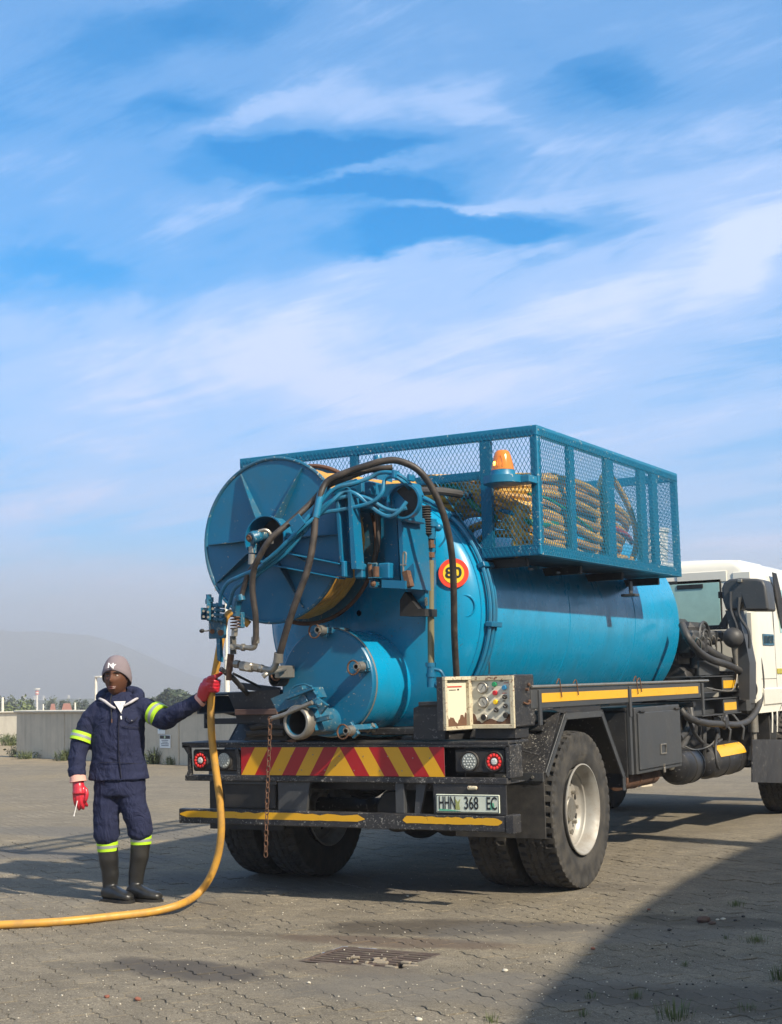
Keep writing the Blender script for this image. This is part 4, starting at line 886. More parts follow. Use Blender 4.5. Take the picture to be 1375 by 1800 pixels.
# ---- mast on the tank's rear
def mast(m):
    P = lambda x, y, yy=-1.7: AY(x, y, yy)
    # tall plates of the mast
    m.prism([P(674, 905, -1.78), P(697, 905, -1.78), P(703, 1020, -1.78), P(678, 1018, -1.78)], (0, .30, 0))
    m.prism([P(699, 912, -1.84), P(706, 908, -1.84), P(712, 1034, -1.84), P(706, 1032, -1.84)], (0, .35, 0))
    m.prism([P(708, 934, -1.66), P(746, 932, -1.66), P(748, 1082, -1.66), P(742, 1082, -1.66), P(712, 1030, -1.66)], (0, .16, 0))
    m.prism([P(650, 905, -1.66), P(676, 905, -1.66), P(680, 1010, -1.66), P(656, 1010, -1.66)], (0, .10, 0))
    m.box(P(636, 842, -1.86), P(664, 905, -1.62), .006)
mast_o = part('mast', M_blue, truck, mast)
def mast_head(m):
    P = lambda x, y, yy=-1.8: AY(x, y, yy)
    m.box(P(656, 826, -1.95), P(690, 848, -1.75), .008); m.prism([P(664, 852, -1.86), P(722, 848, -1.86), P(730, 868, -1.86), P(720, 880, -1.86), P(668, 874, -1.86)], (0, .12, 0))
    m.box(P(640, 847, -1.92), P(662, 872, -1.84), .006); m.prism([P(684, 872, -1.9), P(692, 858, -1.9), P(712, 880, -1.9), P(702, 896, -1.9), P(690, 890, -1.9)], (0, .04, 0))
    m.box(P(689, 877, -1.93), P(701, 896, -1.85), .004)
    m.box(P(714, 846, -1.86), P(734, 922, -1.72), .01)
    m.box(P(712, 905, -1.88), P(736, 922, -1.70), .006)
mast_cap = lambda m: m.lathe(AY(664, 806, -1.7), (0, 0, 1), [(0, -.05), (.03, -.05), (.03, 0), (.024, .02), (0, .025)], 14)
part('mast_head', M_blue, mast_o, mast_head)
def ringh(m): 
    c = AY(714, 882, -1.9); m.lathe(c, (.1, -1, 0), [(.100, 0), (.112, 0), (.112, .05), (.100, .05), (.100, 0)], 36)
part('guard_ring', M_blue, mast_o, ringh); part('mast_cap', M_blue, mast_o, mast_cap)
part('ring_back', M_gasket, mast_o, lambda m: m.lathe(AY(716, 882, -1.88), (.1, -1, 0), [(0, 0), (.099, 0), (.099, .01), (0, .01)], 36))
part('bolt_plate', M_blued, mast_o, lambda m: [m.box(AY(662, 874, -1.9), AY(702, 893, -1.8), .004)] and [m.cyl(AY(x, y, -1.9), AY(x, y, -1.925), .012, 6) for x, y in ((667, 877), (676, 876), (684, 876), (670, 888), (680, 889), (690, 890))])
parts('corrugated_boot', M_rubber, mast_o, [lambda m, x=x: m.lathe(AY(x, 888, -1.64), (0, 0, -1), [(.0, 0)] + [q for k in range(12) for q in ((.026, .004 + k * .016), (.036, .012 + k * .016))] + [(0, .21)], 16) for x in (741, 749)])
part('opening', M_gasket, mast_o, lambda m: m.box(AY(723, 982, -1.67), AY(736, 1000, -1.664), 0).box(AY(709, 924, -1.672), AY(744, 933, -1.6), 0))
def lock(m):
    m.beam(AY(714, 1004, -1.93), AY(721, 1032, -1.93), .05, .04); 
part('latch_block', M_rust, mast_o, lock)
part('latch_bracket', M_blue, mast_o, lambda m: m.prism([AY(712, 1004, -1.90), AY(727, 989, -1.90), AY(729, 1006, -1.90), AY(728, 1028, -1.9), AY(720, 1006, -1.9)], (0, .02, 0)))
part('latch_pin', M_steel, mast_o, lambda m: m.tube([AY(709, 1010, -1.92), AY(709, 975, -1.92), AY(712, 971, -1.92), AY(714, 975, -1.92), AY(713, 990, -1.92)], .006, 8).cyl(AY(704, 993, -1.92), AY(714, 993, -1.92), .006, 6))
part('dark_bracket', M_gasket, mast_o, lambda m: m.prism([AY(712, 1040, -1.7), AY(735, 1070, -1.7), AY(747, 1070, -1.7), AY(747, 1083, -1.7), AY(703, 1083, -1.7), AY(703, 1055, -1.7)], (0, .17, 0)))
part('cream_tag', M_cream, mast_o, lambda m: m.beam(AY(749, 1050, -1.67), AY(750, 1065, -1.67), .02, .006, (0, 1, 0)))
# ---- hoses of the reel, painted blue and dusty brown
def H(name, mat, pts, r, par=None, n=10, sm=6):
    P = [AY(*p) for p in pts]; return part(name, mat, par or truck, lambda m: m.tube(P, r * 1.06, n, sm))
H('suction_hose', M_hose, [(803, 1192, -1.55), (799, 1120, -1.64), (798, 1050, -1.68), (795, 980, -1.72), (783, 915, -1.78), (762, 862, -1.84), (735, 826, -1.92), (700, 810, -1.98), (672, 811, -2.02), (640, 820, -2.06), (605, 832, -2.1), (575, 847, -2.14), (563, 872, -2.18), (555, 905, -2.20), (551, 950, -2.22), (541, 1000, -2.24), (523, 1050, -2.26), (506, 1100, -2.26), (496, 1135, -2.24), (489, 1160, -2.22)], .0205, n=14)
part('hose_repair_sleeve', M_bhose, truck, lambda m: m.tube([AY(571, 850, -2.142), AY(562, 876, -2.182), AY(555, 910, -2.202)], .0235, 14, 6))
H('return_hose', M_hose, [(690, 822, -1.92), (650, 826, -1.98), (610, 840, -2.06), (575, 855, -2.1), (545, 886, -2.16), (510, 918, -2.26), (478, 945, -2.34), (458, 975, -2.36), (446, 1003, -2.34), (444, 1040, -2.32), (449, 1080, -2.3), (450, 1115, -2.28), (447, 1134, -2.28)], .0185, n=12)
H('hydraulic_hose', M_hose, [(447, 992, -2.22), (436, 1010, -2.24), (428, 1035, -2.24), (424, 1052, -2.24)], .0155)
H('hydraulic_hose', M_hose, [(660, 884, -1.8), (665, 920, -1.84), (664, 955, -1.84), (657, 990, -1.82)], .017)
blue_lines = [
    [(728, 860, -1.8), (712, 842, -1.95), (694, 832, -1.99), (668, 831, -2.0), (650, 840, -2.02), (620, 850, -2.08), (590, 858, -2.12), (566, 880, -2.15), (540, 912, -2.2), (520, 930, -2.22)],
    [(728, 868, -1.8), (712, 850, -1.95), (694, 838, -1.99), (677, 842, -2.0), (672, 865, -2.02), (655, 882, -2.04), (630, 890, -2.06), (600, 896, -2.08), (562, 904, -2.12), (530, 930, -2.14)],
    [(715, 882, -1.95), (700, 900, -1.98), (685, 908, -1.99), (665, 900, -2.0), (645, 884, -2.02), (625, 868, -2.06), (605, 864, -2.08), (585, 880, -2.12), (560, 905, -2.14), (535, 935, -2.2)],
    [(715, 893, -1.95), (695, 898, -1.97), (675, 893, -1.99), (650, 878, -2.02), (628, 872, -2.04), (603, 874, -2.08), (575, 885, -2.1), (550, 910, -2.14), (525, 935, -2.2)],
    [(545, 905, -2.2), (520, 935, -2.24), (500, 958, -2.26), (475, 980, -2.26), (455, 998, -2.26), (425, 1012, -2.24), (400, 1025, -2.2), (389, 1045, -2.17), (387, 1065, -2.16)],
    [(540, 910, -2.18), (520, 942, -2.22), (495, 970, -2.24), (470, 990, -2.24), (448, 1005, -2.24), (430, 1020, -2.22), (412, 1035, -2.2), (405, 1055, -2.17), (400, 1070, -2.16)],
    [(550, 915, -2.16), (522, 950, -2.2), (500, 975, -2.22), (476, 993, -2.22), (455, 1008, -2.22), (436, 1024, -2.2)],
    [(560, 905, -2.2), (535, 925, -2.24), (505, 952, -2.27), (485, 972, -2.27), (462, 990, -2.27)]]
for l in blue_lines: H('hydraulic_hose', M_bhose, l, .0125, n=8)
part('hose_clamp_plate', M_blue, truck, lambda m: m.prism([AY(507, 918, -2.3), AY(524, 903, -2.3), AY(536, 920, -2.3), AY(520, 937, -2.3)], (0, .012, 0)))
for x, y, h in ((695, 834, 14), (722, 840, 12), (603, 867, 12)): part('hose_clip', M_blue, truck, lambda m: m.box(AY(x - 2, y - h * .6, -2.03), AY(x + 3, y + h * .6, -1.96), .003))
# ---- valve block at the left with lever and the steel pipework
def vb(m):
    P = lambda x, y, yy=-2.17: AY(x, y, yy)
    m.box(P(362, 1060, -2.2), P(378, 1092, -2.12), .006).box(P(354, 1068, -2.19), P(364, 1090, -2.12), .008).box(P(360, 1053, -2.18), P(375, 1062, -2.12), .004)
    for k in range(4): m.cyl(P(376, 1064 + k * 8, -2.16), P(394, 1066 + k * 8, -2.16), .012, 10).cyl(P(380, 1064 + k * 8, -2.16), P(385, 1065 + k * 8, -2.16), .018, 6)
    m.cyl(P(367, 1045, -2.16), P(367, 1054, -2.16), .018, 8).cyl(P(372, 1050, -2.14), P(372, 1058, -2.14), .014, 8)
vbo = part('valve_block', M_blued, truck, vb)
part('bolt', M_steel, vbo, lambda m: [m.cyl(AY(x, y, -2.2), AY(x, y, -2.215), .009, 6) for x, y in ((366, 1067), (366, 1076), (366, 1085), (374, 1070), (374, 1082), (358, 1074), (358, 1084))])
part('mount_plate', M_blued, vbo, lambda m: m.box(AY(366, 1086, -2.13), AY(399, 1122, -2.11), .006).prism([AY(380, 1120, -2.13), AY(386, 1120, -2.13), AY(388, 1164, -2.13), AY(382, 1160, -2.13)], (0, .03, 0)))
part('plate_bolt', M_rust, vbo, lambda m: m.cyl(AY(388, 1112, -2.13), AY(388, 1112, -2.16), .02, 14).cyl(AY(373, 1110, -2.13), AY(373, 1110, -2.15), .016, 12))
part('lever', M_steel, vbo, lambda m: m.tube([AY(369, 1096, -2.17), AY(370, 1106, -2.2), AY(364, 1109, -2.22), AY(357, 1109, -2.23)], .005, 8, 4)); part('lever_knob', M_gasket, vbo, lambda m: m.ball(AY(355, 1109, -2.235), .015, 12, (1.2, 1, .9)))
def blueleg(m):
    m.beam(AY(419, 1048, -2.24), AY(414, 1078, -2.22), .05, .05, bev=.012).box(AY(419, 1076, -2.2), AY(431, 1104, -2.16), .004).cyl(AY(422, 1046, -2.24), AY(424, 1056, -2.24), .028, 12).cyl(AY(417, 1076, -2.22), AY(415, 1084, -2.22), .024, 12)
part('elbow_bracket', M_blued, truck, blueleg)
part('spring', M_rust, truck, lambda m: m.tube([AY(414, 1080, -2.22) + V((math.cos(t * .9) * .032, math.sin(t * .9) * .032, -.0028 * t)) for t in range(34)], .004, 6, 1))
def pipes(m):
    P = lambda x, y, yy=-2.2: AY(x, y, yy)
    c = m.cyl
    c(P(413, 1104), P(412, 1118), .022, 6); m.box(P(404, 1118, -2.235), P(416, 1150, -2.165), .006); c(P(409, 1137, -2.235), P(409, 1137, -2.25), .02, 14); c(P(409, 1137, -2.25), P(409, 1137, -2.256), .011, 6)
    c(P(416, 1137), P(426, 1138), .017, 12); c(P(425, 1138), P(430, 1138), .024, 6); c(P(430, 1138), P(440, 1139), .016, 12); m.tube([P(438, 1139), P(446, 1138), P(449, 1130), P(449, 1118)], .018, 10)
    c(P(449, 1131, -2.27), P(449, 1120, -2.27), .026, 12)
pp = part('steel_pipework', M_steel, truck, pipes)
part('pipe_valve', M_rust, pp, lambda m: m.cyl(AY(406, 1150, -2.2), AY(403, 1180, -2.2), .022, 12).cyl(AY(403, 1178, -2.2), AY(402, 1196, -2.2), .018, 8).tube([AY(404, 1162, -2.2), AY(412, 1168, -2.2), AY(424, 1170, -2.2)], .019, 10))
def pipes2(m):
    P = lambda x, y, yy=-2.2: AY(x, y, yy); c = m.cyl
    c(P(413, 1167), P(421, 1168), .026, 8); m.beam(P(422, 1170), P(446, 1174), .06, .06, bev=.014); c(P(434, 1173, -2.23), P(434, 1173, -2.26), .02, 12); c(P(446, 1173), P(456, 1175), .026, 6); c(P(455, 1174), P(468, 1177), .021, 12); c(P(458, 1175), P(462, 1176), .027, 8)
    m.tube([P(466, 1177), P(476, 1178), P(483, 1172), P(487, 1160)], .022, 12); m.tube([P(462, 1190, -2.24), P(470, 1184, -2.22), P(492, 1178, -2.1), P(500, 1176, -2.0)], .016, 10)
    c(P(489, 1164, -2.225), P(490, 1148, -2.235), .031, 14, .029)
part('steel_fittings', M_steel, pp, pipes2)
part('pipe_support', M_steel, truck, lambda m: m.box(AY(490, 1170, -2.05), AY(511, 1192, -1.86), .006)); part('open_pipe', M_gasket, truck, lambda m: m.lathe(AY(482, 1192, -1.9), (.25, 1, 0), [(.055, .35), (.055, 0), (.048, 0), (.048, .3), (0, .3)], 24))
# black struts at the left
part('strut', M_black, truck, lambda m: m.tube([AY(388, 1176, -2.1), AY(410, 1192, -2.0), AY(453, 1240, -1.7)], .017, 10, 1)); part('strut', M_black, truck, lambda m: m.tube([AY(410, 1184, -1.9), AY(458, 1208, -1.7)], .009, 8, 1)); part('strut', M_black, truck, lambda m: m.beam(AY(420, 1205, -1.6), AY(492, 1214, -1.5), .05, .045))
# black rear bulkhead boxes left of the tank
part('rear_box', M_black, truck, lambda m: m.prism([AY(400, 1218, -1.3), AY(492, 1212, -1.3), AY(492, 1275, -1.3), AY(455, 1270, -1.3), AY(416, 1266, -1.3), AY(413, 1250, -1.3)], (0, .35, 0)))
part('brown_strip', M_brownb, truck, lambda m: m.box(AY(412, 1247, -1.335), AY(492, 1256, -1.303), .004))
part('folded_rubber', M_rubber, truck, lambda m: m.tube([AY(442, 1279, -1.28), AY(470, 1275, -1.28), AY(500, 1276, -1.28)], .02, 8).tube([AY(436, 1290, -1.26), AY(465, 1287, -1.26), AY(500, 1288, -1.26)], .024, 8).prism([AY(443, 1280, -1.22), AY(505, 1278, -1.22), AY(505, 1302, -1.22), AY(428, 1302, -1.22)], (0, .1, 0)))
# ---- frame
def rails(m):
    for x in (TX - .43, TX + .43): m.box((x - .04, -1.05, .80), (x + .04, 6.2, 1.05), .006)
    for y in (-1.0, -.3, .9, 2.2, 3.4): m.box((TX - .39, y - .05, .82), (TX + .39, y + .05, 1.02), .004)
frame = part('chassis_frame', M_black, truck, rails)
def subframe(m):
    m.box((TX - .5, -1.0, 1.055), (TX + .5, 3.4, 1.10), .006)
part('tank_subframe', M_black, truck, subframe)
# side raves with reflective tape, both sides
for sgx, x in ((1, XR), (-1, XL)):
    o = sgx
    def rave(m):
        m.box((x, -.86, 1.205), (x - .02 * o, 2.64, 1.33), .004); m.prism([(x - .0, -.86, 1.332), (x - .0, 2.84, 1.332), (x - .12 * o, 2.84, 1.332), (x - .12 * o, -.86, 1.332)], (0, 0, .012)); m.prism([(x - .02 * o, 2.64, 1.2), (x - .02 * o, 2.82, 1.33), (x - .02 * o, 2.64, 1.33)], (-.01 * o, 0, 0))
        m.box((x - .02 * o, -.86, 1.205), (x - .12 * o, 2.64, 1.213), .002)
    r = part('side_rave', M_grey, truck, rave)
    part('edge_bar', M_steel, r, lambda m: m.cyl((x, -.86, 1.345), (x, 2.86, 1.345), .011, 8))
    for y in (-.74, .92, 2.68): part('stake', M_grey, r, lambda m: m.box((x + .012 * o, y - .02, 1.10 if y < 2 else 1.06), (x - .006 * o, y + .02, 1.325), .003))
    for y0, y1 in ((-.70, .88), (.96, 2.57)): part('yellow_tape', M_yel, r, lambda m: m.box((x + .003 * o, y0, 1.243), (x, y1, 1.302), .001))
    part('cross_member', M_black, r, lambda m: [m.box((x - .02 * o, y, 1.13), (TX + .45 * o, y + .06, 1.17), .004) for y in (-.8, 0, .9, 1.8, 2.5)])
def wires(m):
    for y, z in ((-.45, .03), (-.16, .02), (1.02, .035), (1.1, .02)): m.tube([(XR, y, 1.36), (XR + .01, y + .03, 1.36 + z), (XR + .012, y + .06, 1.30 - z)], .004, 6, 4)
parts('tie_wire', M_rust, truck, [lambda m, y=y, z=z: m.tube([(XR, y, 1.36), (XR + .01, y + .03, 1.36 + z), (XR + .012, y + .06, 1.30 - z)], .004, 6, 4) for y, z in ((-.45, .03), (-.16, .02), (1.02, .035), (1.1, .02))])
# ---- wheels
def tyre_mesh(m, R=.523, wd=.272, rim_r=.292):
    NA, prof = 288, []
    hw = wd / 2
    def rad(a, u):    # u across the tread -1..1
        r = R - .010 * abs(u) ** 3
        if abs(u) < .93:
            k = a * 48 / (2 * PI)
            for gc in (-.42, 0, .42):
                g = gc + .055 * (2 * abs((k % 1) - .5) - .5) * 2
                if abs(u - g) < .045: return r - .012
            if abs(u) > .55:
                if (k + .25 * abs(u)) % 1 < .30: return r - .018
            elif (k + .5 + .4 * u) % 1 < .10: return r - .006
        return r
    us = [-1 + 2 * i / 30 for i in range(31)]
    side = [(.0, R - .012), (.004, R - .03), (.002, R - .05), (-.003, R - .08), (.006, R - .12), (.003, R - .17), (-.012, rim_r + .02), (-.03, rim_r - .002), (-.04, rim_r - .012)]
    cols = []
    for dx, r in side[::-1]: cols.append((-hw - dx if dx >= 0 else -hw - dx, r, None))
    for u in us: cols.append((u * (hw - .004), None, u))
    for dx, r in side: cols.append((hw + dx, r, None))
    nc = len(cols); vs = []; fs = []
    for i in range(NA):
        a = 2 * PI * i / NA
        for x, r, u in cols:
            if r is None: r = rad(a, u)
            elif r > R - .04 and (a * 48 / (2 * PI) + .25) % 1 < .30: x = x * .945
            vs.append((x, math.cos(a) * r, math.sin(a) * r))
    for i in range(NA):
        j = (i + 1) % NA
        for k in range(nc - 1): fs.append([i * nc + k, i * nc + k + 1, j * nc + k + 1, j * nc + k])
    m.add(vs, fs)
def rim_mesh(m, out=1):     # outer face towards +x*out, deep dish
    h = .136
    prof = [(.286, -h + .0), (.296, -h - .012), (.300, -h - .006), (.290, -h + .01), (.275, -h + .03), (.262, -h + .06), (.262, h - .06), (.275, h - .03), (.290, h - .01), (.302, h + .002), (.302, h + .010), (.294, h + .012), (.282, h - .004), (.270, h - .022), (.262, h - .05), (.256, h - .075), (.248, h - .082), (.246, h - .10), (.238, .025), (.222, .010), (.19, .004), (.16, .006), (.135, .016), (.125, .018), (.0, .018)]
    m.lathe((0, 0, 0), (out, 0, 0), [(r, x) for r, x in prof], 64)
def make_wheel(loc, out, dished, par):
    e = empty('wheel', loc); e.parent = par; e.matrix_parent_inverse = world_inv(par)
    mb = MB(); tyre_mesh(mb); ty = mb.build('tyre', M_tyre, None, angle=28); ty.parent = e
    mb = MB(); rim_mesh(mb, out if dished else -out); rm = mb.build('rim', M_rim, None, angle=32); rm.parent = e
    s = out if dished else -out
    mb = MB()
    for k in range(10):
        a = 2 * PI * k / 10; c = V((s * .002, math.cos(a) * .1675, math.sin(a) * .1675)); mb.cyl(c, c + V((s * .035, 0, 0)), .013, 6)
    mb.cyl((s * .01, 0, 0), (s * .060, 0, 0), .085, 24, .08, .006)
    b = mb.build('wheel_nut', M_steel, None); b.parent = e
    mb = MB()
    for k in range(10):
        a = 2 * PI * (k + .5) / 10; c = V((s * .0035, math.cos(a) * .208, math.sin(a) * .208)); mb.lathe(c, (s, 0, 0), [(0, 0), (.019, 0), (.019, .006), (0, .006)], 14)
    b = mb.build('hand_hole', M_gasket, None); b.parent = e
    return e
AXY_ = -.08; WR = .523
def place(e, loc, rx=0):
    e.location = loc; e.rotation_euler = (rx, 0, 0)
w0 = make_wheel((0, AXY_, WR - .004), 1, True, truck)
locs = [(.003, 1, 0.), (-.345, -1, .7), (-2.336, -1, 1.9), (-1.99, 1, .4)]
wheels = [w0]; place(w0, (.003, AXY_, WR - .004), .0)
w0.matrix_parent_inverse = world_inv(truck)
FW = 5.70
for x, s, rx, y in [(-.345, -1, .3, AXY_), (-1.99, 1, .5, AXY_), (-2.337, -1, .9, AXY_), (.0, -1, .2, FW), (-1.95, 1, 1.1, FW)]:
    c = copy_tree(w0, truck); c.location = (x, y, WR - .004)
    c.rotation_euler = (rx, 0, PI if s < 0 else 0)
# axle and spare under-bits
part('rear_axle', M_black, truck, lambda m: m.cyl((-2.2, AXY_, .5), (-.15, AXY_, .5), .07, 16).ball((TX, AXY_, .5), .21, 20, (.9, 1, 1)).cyl((TX, AXY_ - .1, .52), (TX, AXY_ + .5, .56), .11, 16)); part('front_axle', M_black, truck, lambda m: m.box((-2.1, FW - .05, .44), (-.2, FW + .05, .55), .02)); part('drive_shaft', M_black, truck, lambda m: m.cyl((TX, .4, .58), (TX, 4.3, .85), .05, 14))
parts('leaf_spring', M_black, truck, [lambda m, x=x, k=k: m.tube([(x, -.75, .78), (x, AXY_, .62 - .012 * k), (x, .6, .78)], .016, 4) for x in (TX - .42, TX + .42) for k in range(5)])
part('under_tank_sump', M_gasket, truck, lambda m: m.lathe((-.86, -.9, .56), (0, 1, 0), [(0, 0), (.12, .01), (.145, .05), (.145, .35), (0, .4)], 28))
part('hub_case', M_gasket, truck, lambda m: m.ball((TX + .42, AXY_ - .35, .52), .17, 16))
# mudguards
def guard(xo, xi, par):
    s = 1 if xo > xi else -1; P = [(-.70, .745), (-.655, .80), (-.30, 1.165), (.36, 1.165), (.75, .70), (.75, .60)]
    def f(m):
        for a, b in zip(P, P[1:]): 
            d = V((0, b[0] - a[0], b[1] - a[1])).normalized(); nrm = V((0, -d.z, d.y)) * .006
            m.prism([(xo, a[0], a[1]), (xi, a[0], a[1]), (xi, b[0], b[1]), (xo, b[0], b[1])], nrm)
    g_ = part('mudguard', M_black, par, f)
    def lip(m):
        for a, b in zip(P[1:], P[2:]):
            m.beam(V((xo - s * .006, a[0], a[1] - .02)), V((xo - s * .006, b[0], b[1] - .02)), .012 if False else .012, .05, (1, 0, 0) if False else (0, 0, 1), .003)
    part('lip', M_grey, g_, lip)
    part('side_cheek', M_black, g_, lambda m: m.prism([(xo - s * .012, -.30, 1.16), (xo - s * .012, .36, 1.16), (xo - s * .012, .36, 1.2), (xo - s * .012, -.55, 1.2)], (-s * .006, 0, 0)))
    part('mudflap', M_rubber, g_, lambda m: m.box((xo, -.712, .385), (xi, -.700, .80), .002))
    st_ = part('clamp_strip', M_grey, g_, lambda m: m.box((xo, -.722, .745), (xo - s * .34, -.713, .80), .002))
    for dx in (.07, .27): part('bolt', M_steel, g_, lambda m: m.cyl((xo - s * dx, -.723, .772), (xo - s * dx, -.733, .772), .010, 6))
    return g_
guard(XR, -.50, truck); guard(XL, -1.84, truck)
# big slanting shield between bumper and mudguard on the right (with slots)
def shield(m):
    a = [(XR - .004, -.655, .80), (XR - .004, -.30, 1.165), (XR - .004, -.42, 1.205), (XR - .004, -.86, 1.205)]
    m.prism([V((XR - .34, -.71, .80)), V((XR, -.70, .80)), V((XR, -.40, 1.17)), V((XR - .34, -.42, 1.20))], (0, -.008, .0))
sh = part('slanted_shield', M_blackc, truck, shield)
def slot(m):
    for z, y in ((1.115, -.465), (1.06, -.512)): m.beam(V((XR - .30, y - .012, z)), V((XR - .07, y - .012, z)), .02, .022, (0, 0, 1), .008)
part('slot', M_gasket, sh, slot)
part('cross_angle', M_blackc, truck, lambda m: m.box((-.3, -.80, 1.195), (XR, -.52, 1.205), .002))
def latch(m):
    P = lambda x, y, yy=-.80: AY(x, y, yy)
    m.box(P(902, 1294, -.84), P(921, 1303, -.80), .004).box(P(902, 1300, -.83), P(909, 1317, -.81), .004).cyl(P(917, 1296, -.82), P(917, 1310, -.82), .012, 8).cyl(P(918, 1310, -.82), P(918, 1322, -.82), .008, 8).tube([P(919, 1320, -.83), P(947, 1327, -.8)], .006, 6, 1)
part('shield_latch', M_blackc, truck, latch)
# ---- rear bumper assembly
YB = -1.234
bump = part('rear_bumper', M_blackc, truck, lambda m: m.box((-2.325, YB, 1.005), (XR + .005, YB + .30, 1.022), .003).box((-2.325, YB, .985), (XR + .005, YB + .02, 1.004), .003).box((-2.30, YB - .004, .762), (.13, YB + .05, .803), .006).box((-2.30, YB + .05, .765), (.13, YB + .25, .773), .002))
part('end_bracket', M_blackc, bump, lambda m: m.prism([(-2.30, YB, .765), (-2.25, YB, .765), (-2.25, YB, .80), (-2.262, YB, .95), (-2.262, YB, 1.0), (-2.32, YB, 1.0), (-2.275, YB, .94), (-2.275, YB, .83)], (0, .03, 0))); part('end_bracket', M_blackc, bump, lambda m: m.box((XR - .02, YB, .80), (XR + .012, YB + .01, 1.0), .003).box((XR + .002, YB + .01, .80), (XR + .010, YB + .18, 1.0), .003))
# hazard board: each stripe a piece
def hazard():
    x0, x1, z0, z1 = -1.83, -.30, .805, .998; bd = part('hazard_board', M_grey, bump, lambda m: m.box((x0, YB + .004, z0), (x1, YB + .010, z1), .001))
    hz = z1 - z0; cx = -1.063; pitch = .216; sl = .118      # stripes lean towards the centre line at the top
    y = YB + .0035
    def clipx(poly, lo, hi):
        def cut(P, xv, keep):
            out = []
            for a, b in zip(P, P[1:] + P[:1]):
                ia, ib = keep(a[0]), keep(b[0])
                if ia: out.append(a)
                if ia != ib: t = (xv - a[0]) / (b[0] - a[0]); out.append((xv, a[1] + t * (b[1] - a[1])))
            return out
        P = cut(poly, lo, lambda q: q >= lo - 1e-9); return cut(P, hi, lambda q: q <= hi + 1e-9) if len(P) > 2 else []
    def add(poly, mat, nm):
        if len(poly) > 2: 
            mb = MB(); mb.prism([(a, y, b) for a, b in poly], (0, -.003, 0)); mb.build(nm, mat, bd, smooth=False)
    # yellow centre triangle, then alternating stripes outwards
    hwid = pitch / 2
    add([(cx - sl, z0), (cx + sl, z0), (cx, z1)], M_yel2, 'yellow_stripe')
    for sd in (-1, 1):
        for k in range(9):
            tA = k * hwid; tB = (k + 1) * hwid; bA = tA + sl; bB = tB + sl
            poly = [(cx + sd * tA, z1), (cx + sd * tB, z1), (cx + sd * bB, z0), (cx + sd * bA, z0)]
            poly = clipx(poly, x0 if sd < 0 else cx, cx if sd < 0 else x1)
            add(poly, M_red if k % 2 == 0 else M_yel2, 'red_stripe' if k % 2 == 0 else 'yellow_stripe')
    for sx, sz in ((-1.60, .93), (-1.43, .93), (-1.52, .84), (-1.35, .84), (-1.26, .94), (-1.17, .84), (-1.06, .93), (-1.09, .87), (-.95, .84), (-.88, .93), (-.76, .84), (-.70, .93), (-.60, .84), (-.52, .92), (-.40, .92)):
        part('rivet', M_steel, bd, lambda m: m.cyl((sx, y - .0032, sz), (sx, y - .006, sz), .004, 6))
hazard()
def lamp(cx, cz, kind):
    y = YB + .01; root = part('tail_lamp' if kind == 'r' else 'reversing_lamp', M_gasket, truck, lambda m: m.lathe((cx, y + .03, cz), (0, -1, 0), [(.064, 0), (.064, .03), (.058, .038), (.054, .034), (0, .034)], 32))
    if kind == 'r':
        for k in range(12):
            a = 2 * PI * k / 12; c = V((cx + math.cos(a) * .040, y - .004, cz + math.sin(a) * .040)); part('red_diode', M_redlens, root, lambda m: m.ball(c, .0105, 8, (1, .6, 1)))
        part('clear_centre', M_clear, root, lambda m: m.lathe((cx, y - .004, cz), (0, -1, 0), [(.022, 0), (.02, .004), (0, .006)], 18)); part('red_ring', simple('dark_red_lens', (.22, .01, .01), .2), root, lambda m: m.lathe((cx, y - .0035, cz), (0, -1, 0), [(.025, 0), (.052, 0), (.052, .003), (.025, .003), (.025, 0)], 28))
        pts = [(0, 0)] + [(math.cos(a) * .012, math.sin(a) * .012) for a in [2 * PI * k / 6 for k in range(6)]]
    else:
        part('clear_lens', simple('lamp_reflector', (.38, .40, .36), .3, .5), root, lambda m: m.lathe((cx, y - .0035, cz), (0, -1, 0), [(.050, 0), (.050, .003), (0, .005)], 28))
        pts = [(0, 0)] + [(math.cos(a) * .018, math.sin(a) * .018) for a in [2 * PI * k / 6 for k in range(6)]] + [(math.cos(a) * .037, math.sin(a) * .037) for a in [2 * PI * k / 12 for k in range(12)]]
    part('clear_diode', M_clear, root, lambda m: [m.ball((cx + a, y - .009, cz + b), .0058, 6, (1, .6, 1)) for a, b in pts])
def lampbox(x0, x1): return part('lamp_housing', M_gasket, bump, lambda m: m.box((x0, YB + .012, .826), (x1, YB + .07, .972), .012))
lampbox(-2.243, -1.87); lampbox(-.235, .115)
for cx, k in ((-2.172, 'r'), (-1.975, 'w'), (-.128, 'w'), (.040, 'r')): lamp(cx, .900, k)
part('torn_edge', M_blackc, bump, lambda m: m.prism([(-1.87, YB, .80), (-1.84, YB, .80), (-1.84, YB, .93), (-1.86, YB, .99), (-1.88, YB, .97), (-1.865, YB, .9)], (0, .008, 0)))
part('bumper_back', M_black, bump, lambda m: m.box((-1.82, YB + .24, .70), (-.28, YB + .26, 1.0), .003).box((-2.0, YB + .2, .585), (-1.56, YB + .21, .76), .003))
part('board_behind_chain', M_gasket, bump, lambda m: m.box((-1.99, YB + .03, .585), (-1.58, YB + .045, .765), .004)); part('pale_strip', M_grey, bump, lambda m: m.box((-1.99, YB + .018, .742), (-1.56, YB + .03, .762), .002))
